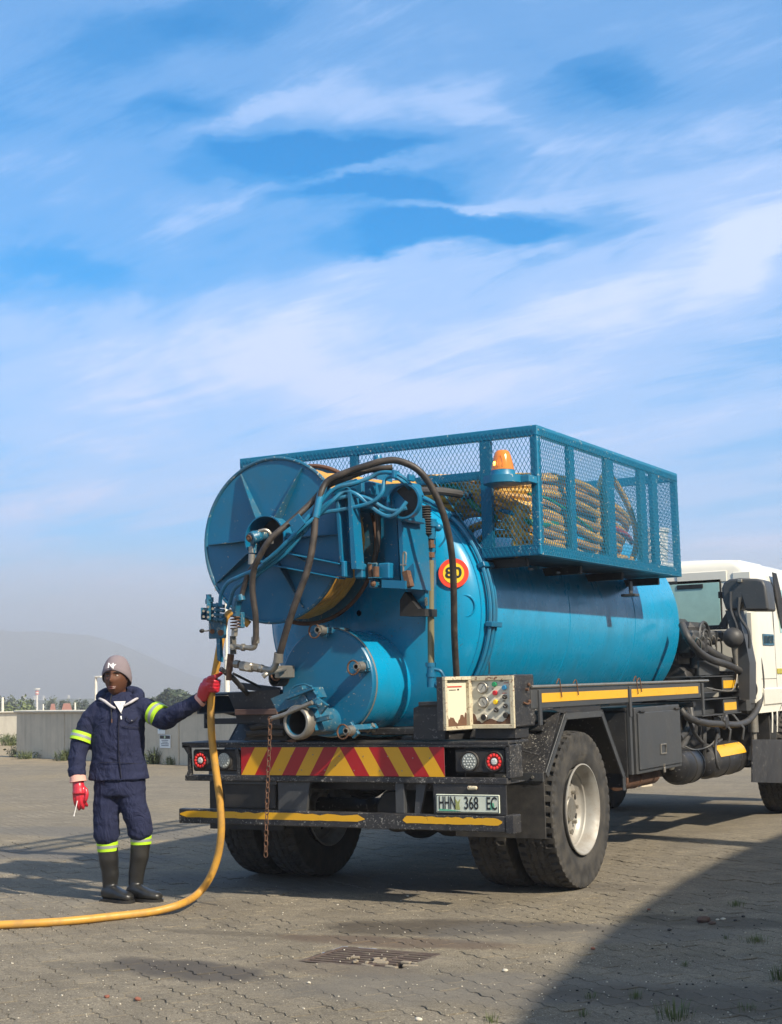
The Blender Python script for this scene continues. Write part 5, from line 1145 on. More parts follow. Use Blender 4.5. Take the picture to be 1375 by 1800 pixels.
# underrun bar with tape
bar = part('underrun_bar', M_blackc, truck, lambda m: m.box((-2.352, YB - .005, .476), (XR - .03, YB + .06, .574), .006).box((XR - .03, YB - .010, .470), (XR + .025, YB + .10, .580), .004).box((-.86, YB - .008, .474), (-.70, YB - .005, .50), .001))
def torn(x0, x1, seed):
    rn = random.Random(seed); n = 26; top = []; bot = []
    for k in range(n + 1):
        x = x0 + (x1 - x0) * k / n; a = min(k, n - k) / 1.2; e = .0 if k in (0, n) else 1
        top.append((x, YB - .0055, .5625 - (.012 * (rn.random() ** 4)) - (.02 if e == 0 else 0))); bot.append((x, YB - .0055, .5165 + .004 * rn.random() ** 2 + (.014 if e == 0 else 0)))
    m = MB(); m.prism(bot + top[::-1], (0, -.0018, 0)); m.build('yellow_tape', M_yel, bar, smooth=False)
torn(-2.338, -.875, 1); torn(-.60, .085, 6)
part('support_post', M_grey, bump, lambda m: m.prism([(-1.55, YB + .02, .765), (-1.30, YB + .02, .765), (-1.335, YB + .02, .574), (-1.55, YB + .02, .574)], (0, .03, 0))); part('support_post', M_grey, bump, lambda m: m.box((-.66, YB + .01, .574), (-.595, YB + .05, .765), .004)); part('support_post', M_grey, bump, lambda m: m.prism([(-.52, YB + .04, .765), (-.45, YB + .04, .765), (-.50, YB + .04, .574), (-.54, YB + .04, .574)], (0, .02, 0)))
part('plate_backing', M_black, bump, lambda m: m.box((-.385, YB + .004, .576), (.115, YB + .016, .765), .003))
# number plate
pl = part('number_plate', M_plate, truck, lambda m: m.box((-.363, YB - .006, .588), (.073, YB + .003, .700), .006))
part('plate_rim', M_ink, pl, lambda m: [m.box((-.357, YB - .0075, z), (.067, YB - .006, z + .003), 0) for z in (.593, .692)] + [m.box((x, YB - .0075, .5965), (x + .003, YB - .006, .6915), 0) for x in (-.357, .064)])
part('green_print', simple('plate_green', (.12, .42, .25), .5), pl, lambda m: m.prism([(-.34, YB - .0062, .598), (-.19, YB - .0062, .598), (-.25, YB - .0062, .606), (-.34, YB - .0062, .612)], (0, -.0006, 0))); part('plant_print', simple('plate_olive', (.33, .36, .12), .5), pl, lambda m: m.prism([(-.235, YB - .0062, .607), (-.195, YB - .0062, .607), (-.200, YB - .0062, .64), (-.192, YB - .0062, .675), (-.21, YB - .0062, .655), (-.232, YB - .0062, .68), (-.222, YB - .0062, .64)], (0, -.0006, 0)))
part('green_stamp', simple('plate_green', (.12, .42, .25), .5), pl, lambda m: m.prism([(.005, YB - .0062, .612), (.04, YB - .0062, .612), (.035, YB - .0062, .650), (.012, YB - .0062, .655)], (0, -.0006, 0))); 
for s_, x, in (('HHN', -.283), ('368', -.118), ('EC', .02)): text('plate_characters', s_, .108, M_ink, pl, (x, YB - .0075, .6445), (1, 0, 0), (0, 0, 1), .0006, {'HHN': .50, '368': .62, 'EC': .58}[s_], font_off=.0012)
part('plate_lamp', M_cream, bump, lambda m: m.box((-.145, YB - .012, .728), (-.075, YB + .01, .752), .008))
# ---- control box
CB = (-.175, .135, 1.10, 1.425); cy0, cy1 = -1.10, -.76
cbox = part('control_box', M_blackc, truck, lambda m: m.box((CB[0], cy0, CB[2]), (CB[1], cy0 + .30, CB[3]), .008))
def frame4(x0, x1, z0, z1, t, y, dy): return lambda m: m.box((x0, y, z0), (x1, y + dy, z0 + t), .002).box((x0, y, z1 - t), (x1, y + dy, z1), .002).box((x0, y, z0 + t), (x0 + t, y + dy, z1 - t), .002).box((x1 - t, y, z0 + t), (x1, y + dy, z1 - t), .002)
part('box_frame', M_cream, cbox, frame4(CB[0] - .004, CB[1] - .0, CB[2] - .004, CB[3] - .006, .026, cy0 - .022, .020))
part('panel', paint('panel_paint', (.66, .63, .52), .75, spec=.2, dirty=.5, dirt=(.42, .4, .3), bump=.1, scale=3), cbox, lambda m: m.box((CB[0] + .02, cy0 - .008, CB[2] + .02), (CB[1] - .024, cy0 - .002, CB[3] - .03), .001))
rn = random.Random(9)
def rustband(x0, x1, z0, h, y, par, nrm=(0, -.002, 0), f=None, seed=1):
    rn = random.Random(seed); n = 18; top = []
    for k in range(n + 1): top.append((x0 + (x1 - x0) * k / n, z0 + h * (.55 + .45 * math.sin(k * .7 + seed) * rn.random() + (.7 if k < 2 or k > n - 2 else 0))))
    P = [(x0, z0), (x1, z0)] + top[::-1]; f = f or (lambda a, b: V((a, y, b))); mb = MB(); mb.prism([f(a, b) for a, b in P], nrm); mb.build('rust_patch', M_rust, par, smooth=False)
rustband(CB[0] + .024, CB[1] - .03, CB[2] + .022, .042, cy0 - .0083, cbox, seed=2)
def px_panel(px, py): p = AY(px, py, cy0 - .009); return p.x, p.z
for (px, py, r) in ((849, 1209, .036), (851, 1234, .036)):
    x, z = px_panel(px, py); g_ = part('pressure_gauge', M_steel, cbox, lambda m: m.lathe((x, cy0 - .008, z), (0, -1, 0), [(r, 0), (r, .012), (r - .004, .016), (r - .009, .012), (0, .012)], 28))
    part('dial', M_gauge, g_, lambda m: m.lathe((x, cy0 - .0205, z), (0, -1, 0), [(r - .009, 0), (0, .001)], 24)); part('needle', M_ink, g_, lambda m: m.beam((x - .008, cy0 - .022, z - (.012 if py < 1220 else -.012)), (x + .010, cy0 - .022, z + (.016 if py < 1220 else -.016)), .0025, .001, (0, 1, 0), 0))
for (px, py, r, mt, nm) in ((870, 1203, .0155, M_green, 'green_button'), (887.5, 1209, .0155, M_blueb, 'blue_button'), (871, 1218, .0155, M_redb, 'red_button'), (872, 1234, .015, M_signyel, 'yellow_button'), (888, 1225, .014, M_gasket, 'switch_knob'), (889, 1241, .014, M_gasket, 'switch_knob'), (873, 1248, .015, M_gasket, 'switch_knob'), (890, 1257, .017, M_gasket, 'plug_cap'), (852, 1261, .024, M_steel, 'round_meter')):
    x, z = px_panel(px, py); q = part(nm, mt, cbox, lambda m: m.lathe((x, cy0 - .008, z), (0, -1, 0), [(r, 0), (r, .014), (r * .85, .018), (0, .018)], 18))
    if nm == 'switch_knob': part('lever', M_steel, q, lambda m: m.beam((x - r * .6, cy0 - .028, z + r * .5), (x + r * .6, cy0 - .028, z - r * .5), .005, .008, (0, 1, 0), 0))
    if nm == 'round_meter': part('dial', M_ink, q, lambda m: m.lathe((x, cy0 - .0262, z), (0, -1, 0), [(r * .75, 0), (0, .001)], 18))
def scribbles(m):
    rn = random.Random(2)
    for (px, py, w_) in ((846, 1196, 12), (882, 1198, 8), (889, 1196, 6), (866, 1212, 4), (886, 1233, 6), (843, 1249, 8), (860, 1248, 6)):
        x, z = px_panel(px, py); 
        for k in range(3): m.beam((x - w_ * .0015 + rn.uniform(0, .003), cy0 - .0092, z + k * .003), (x + w_ * .0015, cy0 - .0092, z + k * .003 + rn.uniform(-.002, .002)), .0008, .0014, (0, 0, 1), 0)
part('handwriting', M_ink, cbox, scribbles)
part('red_label', M_inkr, cbox, lambda m: [m.box((px_panel(a, b)[0] - .016, cy0 - .0095, px_panel(a, b)[1]), (px_panel(a, b)[0] + .016, cy0 - .009, px_panel(a, b)[1] + .004), 0) for a, b in ((887, 1219), (868, 1268), (890, 1201))])
part('box_catch', M_rust, cbox, lambda m: m.tube([(CB[1] + .004, cy0 + .12, 1.25), (CB[1] + .012, cy0 + .16, 1.24), (CB[1] + .006, cy0 + .22, 1.25)], .007, 6).ball((CB[1] + .008, cy0 + .20, 1.255), .013, 8).ball((CB[1] + .008, cy0 + .2, 1.36), .012, 8).cyl((CB[1], cy0 + .17, 1.33), (CB[1] + .018, cy0 + .17, 1.33), .01, 6))
# opened lid: hinged at the box's left edge, swung outwards
hx = V((CB[0] - .006, cy0 - .02, 0)); da = math.radians(205); ld = V((-.044, -.270, 0)); lw = ld.length; ld.normalize(); ln_ = V((ld.y, -ld.x, 0)) * -1
lz0, lz1 = CB[2] - .006, CB[3] - .004
RL = Matrix((ld, ln_, V((0, 0, 1)))).transposed()
def lpt(a, b, c): return hx + ld * a + ln_ * b + V((0, 0, c))
facing = -1 if ln_.y > 0 else 1     # which way the painted inside looks
def lidb(m): m.obox(lpt(lw / 2, 0, (lz0 + lz1) / 2), (lw, .008, lz1 - lz0), RL, .002).obox(lpt(lw + .001, facing * -.012, (lz0 + lz1) / 2), (.006, .045, lz1 - lz0), RL, .002)
lid = part('box_lid', M_blackc, cbox, lidb)
def lidf(m):
    h = lz1 - lz0; f = facing * .016
    m.obox(lpt(lw / 2, f, lz0 + .011), (lw, .03, .022), RL, .002).obox(lpt(lw / 2, f, lz1 - .011), (lw, .03, .022), RL, .002).obox(lpt(.012, f, (lz0 + lz1) / 2), (.022, .03, h - .046), RL, .002).obox(lpt(lw - .012, f, (lz0 + lz1) / 2), (.022, .03, h - .046), RL, .002)
part('lid_frame', M_cream, lid, lidf)
part('lid_lining', paint('lining_paint', (.60, .56, .43), .6, dirty=.5, dirt=(.6, .55, .4), bump=.05), lid, lambda m: m.obox(lpt(lw / 2, facing * .006, (lz0 + lz1) / 2), (lw - .05, .003, lz1 - lz0 - .05), RL, 0))
rustband(.03, lw - .03, lz0 + .024, .075, 0, lid, ln_ * facing * .002, lambda a, b: lpt(a, facing * .0085, b), 5)
part('lid_print', M_inkr, lid, lambda m: [m.obox(lpt(lw / 2 + .01, facing * .009, lz1 - .062), (.15, .001, .008), RL, 0)]); part('lid_writing', M_ink, lid, lambda m: [m.obox(lpt(lw * .62, facing * .009, lz1 - .082), (.07, .001, .004), RL, 0), m.obox(lpt(lw * .4, facing * .009, lz1 - .08), (.018, .001, .009), RL, 0)])
parts('hinge', M_rust, cbox, [lambda m, z=z: m.cyl((hx.x, hx.y - .004, z), (hx.x, hx.y - .004, z + .05), .007, 8) for z in (lz0 + .03, lz0 + .13, lz1 - .07)])
part('black_bracket', M_black, truck, lambda m: m.prism([AY(727, 1245, -1.2), AY(745, 1237, -1.2), AY(782, 1236, -1.2), AY(782, 1300, -1.2), AY(727, 1300, -1.2)], (0, .06, 0)).box(AY(735, 1234, -1.22), AY(784, 1240, -1.1), .004)); part('bracket_loop', M_rubber, truck, lambda m: m.tube([AY(778, 1238, -1.0), AY(762, 1246, -1.02), AY(756, 1262, -1.02), AY(760, 1285, -1.0), AY(772, 1298, -1.0)], .018, 8))
part('box_support', M_black, truck, lambda m: m.box((-.17, -1.05, 1.03), (.11, -.85, 1.098), .004).box((CB[1] - .10, -.82, 1.2), (CB[1] - .0, -.6, 1.33), .004))
# ---- toolbox and boxes between the axles
tb = part('toolbox', M_grey, truck, lambda m: m.box((XR, 1.02, .675), (-.35, 2.06, 1.165), .006))
part('toolbox_door', M_grey, tb, lambda m: m.box((XR + .014, 1.055, .705), (XR + .001, 2.03, 1.125), .004)); parts('hinge', M_gasket, tb, [lambda m, y=y: m.cyl((XR + .016, y, 1.133), (XR + .016, y + .1, 1.133), .010, 8) for y in (1.08, 1.9)]); part('handle', M_steel, tb, lambda m: m.tube([(XR + .018, y, z) for y, z in ((1.52, .80), (1.52, .87), (1.64, .87), (1.64, .80), (1.52, .80))], .007, 6, 1)); part('padlock', M_steel, tb, lambda m: m.box((XR + .008, 1.57, .655), (XR + .024, 1.60, .695), .004).tube([(XR + .016, 1.573, .69), (XR + .016, 1.573, .72), (XR + .016, 1.597, .72), (XR + .016, 1.597, .69)], .004, 6, 1))
part('stake_post', M_grey, truck, lambda m: m.box((XR + .005, .90, .68), (XR - .02, .94, 1.2), .003)); part('inner_panel', M_black, truck, lambda m: m.box((-.2, .42, .62), (-.215, 1.0, 1.2), .003).box((-.2, .9, .66), (XR - .03, .915, 1.15), .003)); part('rusty_canister', M_rust, truck, lambda m: m.cyl((-.02, 1.0, .64), (-.02, 1.75, .64), .085, 24).cyl((-.02, 1.3, .64), (-.02, 1.33, .64), .09, 24)); part('exhaust', M_rust, truck, lambda m: m.tube([(-.6, .4, .62), (-.5, 1.2, .58), (-.45, 2.2, .6)], .06, 14))
# air tanks ahead of the toolbox
def airtank(c, ln, r, ang, par, tape=False, name='air_tank'):
    d = V((math.sin(ang), math.cos(ang), 0)); o = part(name, M_black, par, lambda m: m.lathe(c, d, [(0, 0), (r * .5, .012), (r * .85, .045), (r, .10), (r, ln - .1), (r * .85, ln - .045), (r * .5, ln - .012), (0, ln)], 36))
    for s_ in (.35, .72): part('strap', M_gasket, o, lambda m: m.lathe(c + d * ln * s_, d, [(r + .001, 0), (r + .005, .002), (r + .005, .02), (r + .001, .022)], 36))
    if tape:
        pts = []
        mb = MB(); sd = V((d.y, -d.x, 0)); P = []
        for k in range(5):
            a = math.radians(15 + 11 * k); P.append(c + sd * math.cos(a) * (r + .006) + V((0, 0, math.sin(a) * (r + .006))))
        vs = [p + d * .12 for p in P] + [p + d * (ln - .13) for p in P]; mb.add(vs, [(k, k + 1, k + 6, k + 5) for k in range(4)]); mb.build('yellow_tape', M_yel, o)
    part('drain_cock', M_steel, o, lambda m: m.cyl(c + V((0, -.03, 0)), c, .02, 8).ball(c + V((0, -.035, 0)), .022, 8))
    return o
airtank(V((-.04, 2.36, .645)), .52, .15, 0, truck); airtank(V((-.05, 3.14, .64)), 1.06, .15, 0, truck, True); airtank(V((-.45, 2.4, .66)), 1.2, .15, 0, truck)
part('tank_hose', M_dhose, truck, lambda m: m.tube([(.0, 3.08, .66), (.02, 3.06, .84), (.0, 3.14, .98), (-.04, 3.24, 1.0)], .022, 8)); parts('hanger', M_grey, truck, [lambda m, y=y: m.tube([(.09, y, .80), (.11, y, .90), (.02, y, 1.02), (-.03, y, 1.03)], .013, 6, 1) for y in (3.55, 3.98)]); part('hanger_plate', M_black, truck, lambda m: m.box((-.2, 2.9, .72), (-.18, 3.7, 1.12), .004))
part('bolt', M_rust, truck, lambda m: [m.cyl((-.18, 3.02 + k * .06, 1.08), (-.165, 3.02 + k * .06, 1.08), .01, 6) for k in range(9)]); part('round_port', M_grey, truck, lambda m: m.cyl((-.18, 3.25, .96), (-.12, 3.25, .96), .07, 20).cyl((-.18, 3.56, .96), (-.10, 3.56, .96), .05, 20))
# battery / step brackets with yellow patches
for z0, z1 in ((1.235, 1.385), (1.035, 1.185)):
    br_ = part('step_bracket', M_grey, truck, lambda m: m.box((.02, 3.05, z0), (-.30, 4.25, z0 + .01), .002).box((.02, 3.05, z1 - .01), (-.30, 4.2, z1), .002).box((-.09, 3.1, z0 + .01), (-.10, 4.15, z1 - .01), .002).box((.008, 3.72, z0 + .011), (.0, 4.2, z1 - .011), .002)); part('yellow_tape', M_yel, br_, lambda m: m.box((.012, 3.74, z0 + .035), (.009, 4.12, z1 - .045), .0))
part('bracket_web', M_grey, truck, lambda m: m.box((-.1, 3.75, .92), (-.12, 4.1, 1.03), .003)); part('bracket_web', M_grey, truck, lambda m: m.box((-.05, 3.25, 1.39), (-.07, 3.85, 1.52), .003))
# auxiliary engine and pump between tank and cab
def motor(m):
    m.box((-2.0, 3.0, 1.15), (-.35, 3.62, 1.62), .03); m.box((-1.9, 3.05, 1.6), (-.35, 3.5, 1.92), .05); m.box((-.36, 3.0, 1.55), (-.18, 3.5, 1.88), .05)
    for k in range(3): m.cyl((-.6, 3.1 + .2 * k, 1.9), (-.6, 3.1 + .2 * k, 1.98), .05, 12)
mot = part('pump_engine', M_black, truck, motor)
part('fan_ring', M_grey, mot, lambda m: m.tube([V((-.17, 3.28 + math.cos(a) * .16, 1.72 + math.sin(a) * .16)) for a in [2 * PI * k / 24 for k in range(24)]], .014, 6, 1, closed=True).tube([V((-.16, 3.28 + math.cos(a) * .09, 1.72 + math.sin(a) * .09)) for a in [2 * PI * k / 20 for k in range(20)]], .012, 6, 1, closed=True).lathe((-.2, 3.28, 1.72), (1, 0, 0), [(0, .04), (.05, .04), (.07, .02), (.14, 0)], 20))
part('oil_filter', M_black, mot, lambda m: m.cyl((-.22, 3.12, 1.45), (-.22, 3.12, 1.62), .05, 16, .05, .008).cyl((-.1, 3.0, 1.6), (-.1, 3.0, 1.72), .04, 16))
part('cylinder_heads', M_grey, mot, lambda m: [m.obox((-.19 + .02 * (k % 2), 3.06 + .09 * k, 1.66 + .03 * (k % 3)), (.06, .05, .12), Matrix.Rotation(.2 * k, 3, 'X'), .01) for k in range(6)])
part('pump_body', M_black, mot, lambda m: m.lathe((-.4, 2.98, 1.35), (0, 1, 0), [(0, 0), (.14, 0), (.16, .03), (.16, .5), (.0, .52)], 24))
for k in range(9): part('motor_fin', M_grey, mot, lambda m: m.box((-.05, 3.60, 1.24 + k * .022), (-.30, 3.98, 1.248 + k * .022), .002))
part('motor_barrel', M_black, mot, lambda m: m.cyl((-.16, 3.62, 1.33), (-.16, 3.96, 1.33), .10, 24))
mot.location.y += .55
exh = part('exhaust_pipe', M_black, truck, lambda m: m.tube([(-.5, 2.9, 1.75), (-.22, 2.98, 1.78), (-.17, 2.98, 1.68), (-.17, 2.98, 1.30)], .05, 14).cyl((-.17, 2.98, 1.62), (-.17, 2.98, 1.64), .056, 14))
exh.location.y = .72; exh.location.x = -.02
part('hydraulic_ram', M_chrome, truck, lambda m: m.cyl((-.45, 3.2, 1.95), (-.45, 3.2, 2.16), .035, 12, .035, .008).ball((-.45, 3.2, 2.185), .02, 10))
part('pressure_vessel', M_dhose, truck, lambda m: m.ball(AX(1289, 1121, .04), .095, 20)); pv = AX(1289, 1121, .04)
part('vessel_fitting', M_steel, truck, lambda m: m.cyl(pv + V((0, .08, -.02)), pv + V((.02, .28, -.10)), .035, 12).cyl(pv + V((0, .03, -.09)), pv + V((0, .05, -.25)), .03, 12, .02).cyl(pv + V((0, .05, -.25)), pv + V((0, .05, -.42)), .012, 8))
def HX(name, mat, pts, r): return part(name, mat, truck, lambda m: m.tube([AX(*p) for p in pts], r, 12, 6))
HX('rubber_hose', M_dhose, [(1199, 1098, -.12), (1210, 1122, -.04), (1228, 1145, .0), (1252, 1160, .02), (1280, 1169, .04), (1305, 1182, .06), (1322, 1200, .06), (1326, 1215, .05), (1318, 1226, .02), (1300, 1229, -.03), (1285, 1227, -.08)], .033)
HX('rubber_hose', M_dhose, [(1212, 1118, -.18), (1230, 1133, -.12), (1256, 1150, -.06), (1280, 1162, -.03), (1296, 1163, -.02), (1312, 1158, -.02)], .042)
HX('rubber_hose', M_dhose, [(1318, 1128, .02), (1330, 1145, .06), (1337, 1175, .08), (1339, 1210, .08), (1334, 1240, .08), (1320, 1263, .07), (1300, 1273, .06), (1270, 1273, .08), (1235, 1270, .08), (1208, 1260, .06), (1196, 1246, .02)], .030)
HX('rubber_hose', M_dhose, [(1203, 1240, -.06), (1212, 1265, -.04), (1207, 1285, -.03), (1195, 1297, -.02)], .028); HX('rubber_hose', M_dhose, [(1213, 1242, -.08), (1216, 1275, -.05), (1203, 1305, -.04), (1190, 1330, -.04)], .030)
HX('wire', M_steel, [(1297, 1165, .04), (1295, 1195, .05), (1290, 1210, .05), (1282, 1215, .04), (1262, 1213, .03), (1242, 1209, .02)], .006)
part('elbow_clamp', M_steel, truck, lambda m: m.cyl(AX(1308, 1157, -.02), AX(1315, 1155, -.02), .05, 16)); part('hose_tie', M_blackc, truck, lambda m: m.obox(AX(1274, 1268, .09), (.05, .12, .1), Matrix.Rotation(.5, 3, 'X'), .01))
HX('rubber_hose', M_dhose, [(1206, 1250, .0), (1222, 1290, .02), (1246, 1312, .0), (1268, 1300, -.05)], .016); HX('rubber_hose', M_dhose, [(1230, 1272, .0), (1232, 1300, .0), (1250, 1322, .02), (1262, 1318, .0)], .013)
HX('air_line', M_steel, [(1204, 1312, .05), (1222, 1318, .05), (1246, 1312, .04), (1262, 1296, .03)], .006); HX('air_line', M_dhose, [(1262, 1288, .02), (1258, 1310, .06), (1260, 1340, .08), (1264, 1352, .08)], .012)
part('bracket_plate', M_black, truck, lambda m: m.prism([AX(1224, 1275, -.05), AX(1236, 1278, -.05), AX(1234, 1300, -.05), AX(1222, 1312, -.05), AX(1212, 1312, -.05)], (-.02, 0, 0))); part('valve_body', M_grey, truck, lambda m: m.obox(AX(1252, 1290, -.05), (.12, .14, .12), None, .02).cyl(AX(1252, 1282, -.05), AX(1252, 1272, -.05), .04, 12))
parts('injector_pipe', M_steel, truck, [lambda m, k=k: m.tube([AX(1222 + 9 * k, 1136, -.12), AX(1226 + 9 * k, 1122 - k % 2 * 4, -.08), AX(1232 + 9 * k, 1130, -.08), AX(1233 + 9 * k, 1150, -.10)], .008, 6, 5) for k in range(5)])
parts('rocker_cover', M_grey, truck, [lambda m, k=k: m.obox(AX(1214 + 17 * k, 1118, -.22), (.12, .19, .10), None, .02) for k in range(4)])
# ---- air intake snorkel
def snork(m):
    P = lambda x, y, yy: AY(x, y, yy); y = 4.1
    m.prism([P(1268, 1034, y), P(1272, 1024, y), P(1282, 1018, y), P(1300, 1016, y), P(1330, 1017, y), P(1341, 1020, y), P(1346, 1030, y), P(1351, 1068, y), P(1351, 1074, y), P(1310, 1074, y), P(1304, 1056, y), P(1300, 1072, y), P(1276, 1073, y), P(1270, 1055, y)], (0, .28, 0))
sn = part('air_intake', M_grey, truck, snork)
sn.modifiers.new('b', 'BEVEL').width = .03; sn.modifiers['b'].segments = 3; sn.modifiers['b'].limit_method = 'ANGLE'; sn.modifiers['b'].angle_limit = math.radians(50)
part('duct', M_grey, sn, lambda m: m.prism([AY(1275, 1073, 4.12), AY(1296, 1072, 4.12), AY(1310, 1125, 4.12), AY(1318, 1165, 4.12), AY(1318, 1230, 4.12), AY(1300, 1230, 4.12), AY(1296, 1150, 4.12), AY(1284, 1110, 4.12)], (0, .22, 0)))
for (a, b) in (((1284, 1040), (1297, 1130)), ((1299, 1050), (1318, 1140))): part('duct_rib', M_grey, sn, lambda m: m.tube([AY(a[0], a[1], 4.095), AY(a[0] + 1, a[1] + 32, 4.095), AY(b[0] - 2, b[1] - 30, 4.1), AY(b[0], b[1], 4.1)], .014, 8)) 
part('intake_lip', M_gasket, sn, lambda m: m.beam(AY(1306, 1070, 4.085), AY(1351, 1070, 4.085), .02, .012)); part('clip', M_steel, sn, lambda m: m.box(AY(1296, 1018, 4.07), AY(1306, 1024, 4.1), .006)); part('bracket', M_gasket, sn, lambda m: m.box(AY(1262, 1040, 4.12), AY(1272, 1052, 4.2), .006).prism([AY(1262, 1102, 4.14), AY(1276, 1078, 4.14), AY(1282, 1078, 4.14), AY(1278, 1102, 4.14)], (0, .03, 0)))
# ---- cab
CY0, CY1, CX0, CX1 = 4.62, 6.95, -2.36, .10
def cab_body(m):
    # rings from bottom to top: rounded box
    def rr(x0, x1, y0, y1, r, z, n=5):
        out = []
        for cx, cy, a0 in ((x1 - r, y0 + r, -PI / 2), (x1 - r, y1 - r, 0), (x0 + r, y1 - r, PI / 2), (x0 + r, y0 + r, PI)):
            for k in range(n + 1): a = a0 + PI / 2 * k / n; out.append(V((cx + math.cos(a) * r, cy + math.sin(a) * r, z)))
        return out
    R_ = [(0, 0, .05, 1.02), (0, 0, .07, 1.10), (0, 0, .07, 1.55), (.0, .0, .08, 1.75), (.02, .02, .09, 2.25), (.035, .03, .10, 2.36), (.06, .05, .12, 2.42), (.10, .08, .14, 2.47), (.22, .2, .16, 2.51), (.5, .45, .2, 2.53)]
    vs = []; n = 24
    for dx, dy, r, z in R_: vs += rr(CX0 + dx, CX1 - dx, CY0 + dy * .35, CY1 - dy * 3, r, z)
    fs = []
    for i in range(len(R_) - 1):
        for k in range(n): fs.append([i * n + k, i * n + (k + 1) % n, (i + 1) * n + (k + 1) % n, (i + 1) * n + k])
    fs.append([(len(R_) - 1) * n + k for k in range(n)]); fs.append(list(range(n))[::-1]); m.add(vs, fs)
cab = part('cab', M_white, truck, cab_body, angle=50)
def P45(x, y, o=0.): return AY(x, y, CY0 + .012 - o)
parts('roof_rib', M_white, cab, [lambda m, x=x: m.box((x, CY0 + .05, 2.40), (x + .33, CY0 + .9, 2.50), .03) for x in (-2.24, -1.86, -1.48, -1.10, -.72, -.36)])
part('pressed_panel', M_white, cab, lambda m: m.box(P45(1190, 1008, .0), P45(1278, 1022, .012), .01).box(P45(1288, 1006, .0), P45(1319, 1020, .012), .01))
win = part('rear_window', M_gasket, cab, lambda m: m.box(P45(1150, 1024, 0), P45(1272, 1104, .012), .01)); part('pane', M_glass, win, lambda m: m.box(P45(1150, 1030, .011), P45(1268, 1101, .016), .002)); part('wiper_seal', M_ink, win, lambda m: m.box(P45(1190, 1029, .016), P45(1236, 1034, .024), .003))
part('rear_step_panel', M_white, cab, lambda m: m.box(P45(1312, 1076, 0), P45(1327, 1180, .02), .01))
part('rear_rail', M_black, cab, lambda m: m.box(AY(1190, 1102, 4.3), AY(1278, 1106, 4.25), .006))
part('rear_lower_panel', M_white, cab, lambda m: m.box((CX0 + .1, CY0 - .01, 1.4), (CX1 - .12, CY0 + .0, 1.75), .01))
# side of the cab: door gap, window, vent, reflector
SX = CX1 + .0
part('side_vent', M_blued, cab, lambda m: m.box(AX(1340, 1114, SX + .001), AX(1362, 1135, SX + .012), .006)); 
def slats(m):
    for k in range(7): x = 1344 + k * 2.4; m.box(AX(x, 1118, SX + .012), AX(x + 1.1, 1131, SX + .018), .001)
part('vent_slat', M_ink, cab, slats)
part('side_reflector', simple('dull_yellow', (.42, .36, .03), .4), cab, lambda m: m.box(AX(1366, 1175, SX + .001), AX(1390, 1184, SX + .01), .003))
part('quarter_window', M_gasket, cab, lambda m: m.prism([AX(1357, 1006, SX + .0), AX(1364, 1008, SX + .0), AX(1376, 1060, SX + .0), AX(1380, 1108, SX + .0), AX(1373, 1104, SX + .0), AX(1362, 1040, SX)], (.008, 0, 0)))
part('side_window', M_glass, cab, lambda m: m.prism([(SX - .03, 5.5, 1.8), (SX - .03, 6.3, 1.8), (SX - .045, 6.1, 2.24), (SX - .045, 5.5, 2.24)], (.033, 0, 0))); part('door_gap', M_ink, cab, lambda m: m.box((SX - .004, 5.26, 1.1), (SX + .001, 5.27, 2.3), 0).box((SX - .002, CY0 + .08, 1.34), (SX + .0015, 5.26, 1.345), 0))
part('sill_step', M_white, cab, lambda m: m.prism([(SX - .05, 4.72, 1.05), (SX + .018, 4.72, 1.10), (SX + .018, 4.72, 1.24), (SX - .05, 4.72, 1.30)], (0, 1.9, 0)))
part('bumper', M_grey, cab, lambda m: m.box((CX0, CY1 - .25, .5), (CX1, CY1 + .05, .95), .04)); part('windscreen', M_glass, cab, lambda m: m.prism([(CX0 + .15, CY1 - .0, 1.6), (CX1 - .15, CY1 - .0, 1.6), (CX1 - .2, CY1 - .2, 2.3), (CX0 + .2, CY1 - .2, 2.3)], (0, .02, .005)))
part('headlamp', M_clear, cab, lambda m: m.box((CX0 + .1, CY1 + .04, .68), (CX0 + .4, CY1 + .07, .85), .02)); part('headlamp', M_clear, cab, lambda m: m.box((CX1 - .4, CY1 + .04, .68), (CX1 - .1, CY1 + .07, .85), .02))
# front wheel arch and splash plates
part('splash_guard', M_black, truck, lambda m: m.prism([AX(1323, 1300, .165), AX(1390, 1300, .165), AX(1390, 1377, .165), AX(1323, 1375, .165)], (-.012, 0, 0)).box((-.5, 5.10, .55), (.05, 5.12, 1.0), .006)); part('wheel_arch', M_grey, truck, lambda m: [m.prism([(.10, FW + math.cos(a0) * .62, .55 + math.sin(a0) * .60), (.10, FW + math.cos(a1) * .62, .55 + math.sin(a1) * .60), (-.4, FW + math.cos(a1) * .62, .55 + math.sin(a1) * .60), (-.4, FW + math.cos(a0) * .62, .55 + math.sin(a0) * .60)], (0, 0, .012)) for a0, a1 in [(PI * k / 10, PI * (k + 1) / 10) for k in range(10)]])
part('filter_box', M_grey, truck, lambda m: m.box((.05, 4.42, 1.02), (-.25, 4.85, 1.26), .03)); parts('filter_slat', M_gasket, truck, [lambda m, k=k: m.box((.052, 4.48, 1.06 + k * .05), (.056, 4.80, 1.067 + k * .05), 0) for k in range(4)])
part('horn_unit', M_steel, truck, lambda m: m.cyl((.02, 4.62, .84), (.02, 4.62, 1.0), .05, 12).cyl((.02, 4.62, .76), (.02, 4.62, .84), .03, 10)); part('arch_stripe', M_pole, truck, lambda m: m.tube([(.095, 5.0, .82), (.10, 5.02, .96), (.095, 5.04, 1.02)], .01, 6).tube([(.095, 5.18, .82), (.10, 5.20, .96), (.095, 5.22, 1.03)], .01, 6))
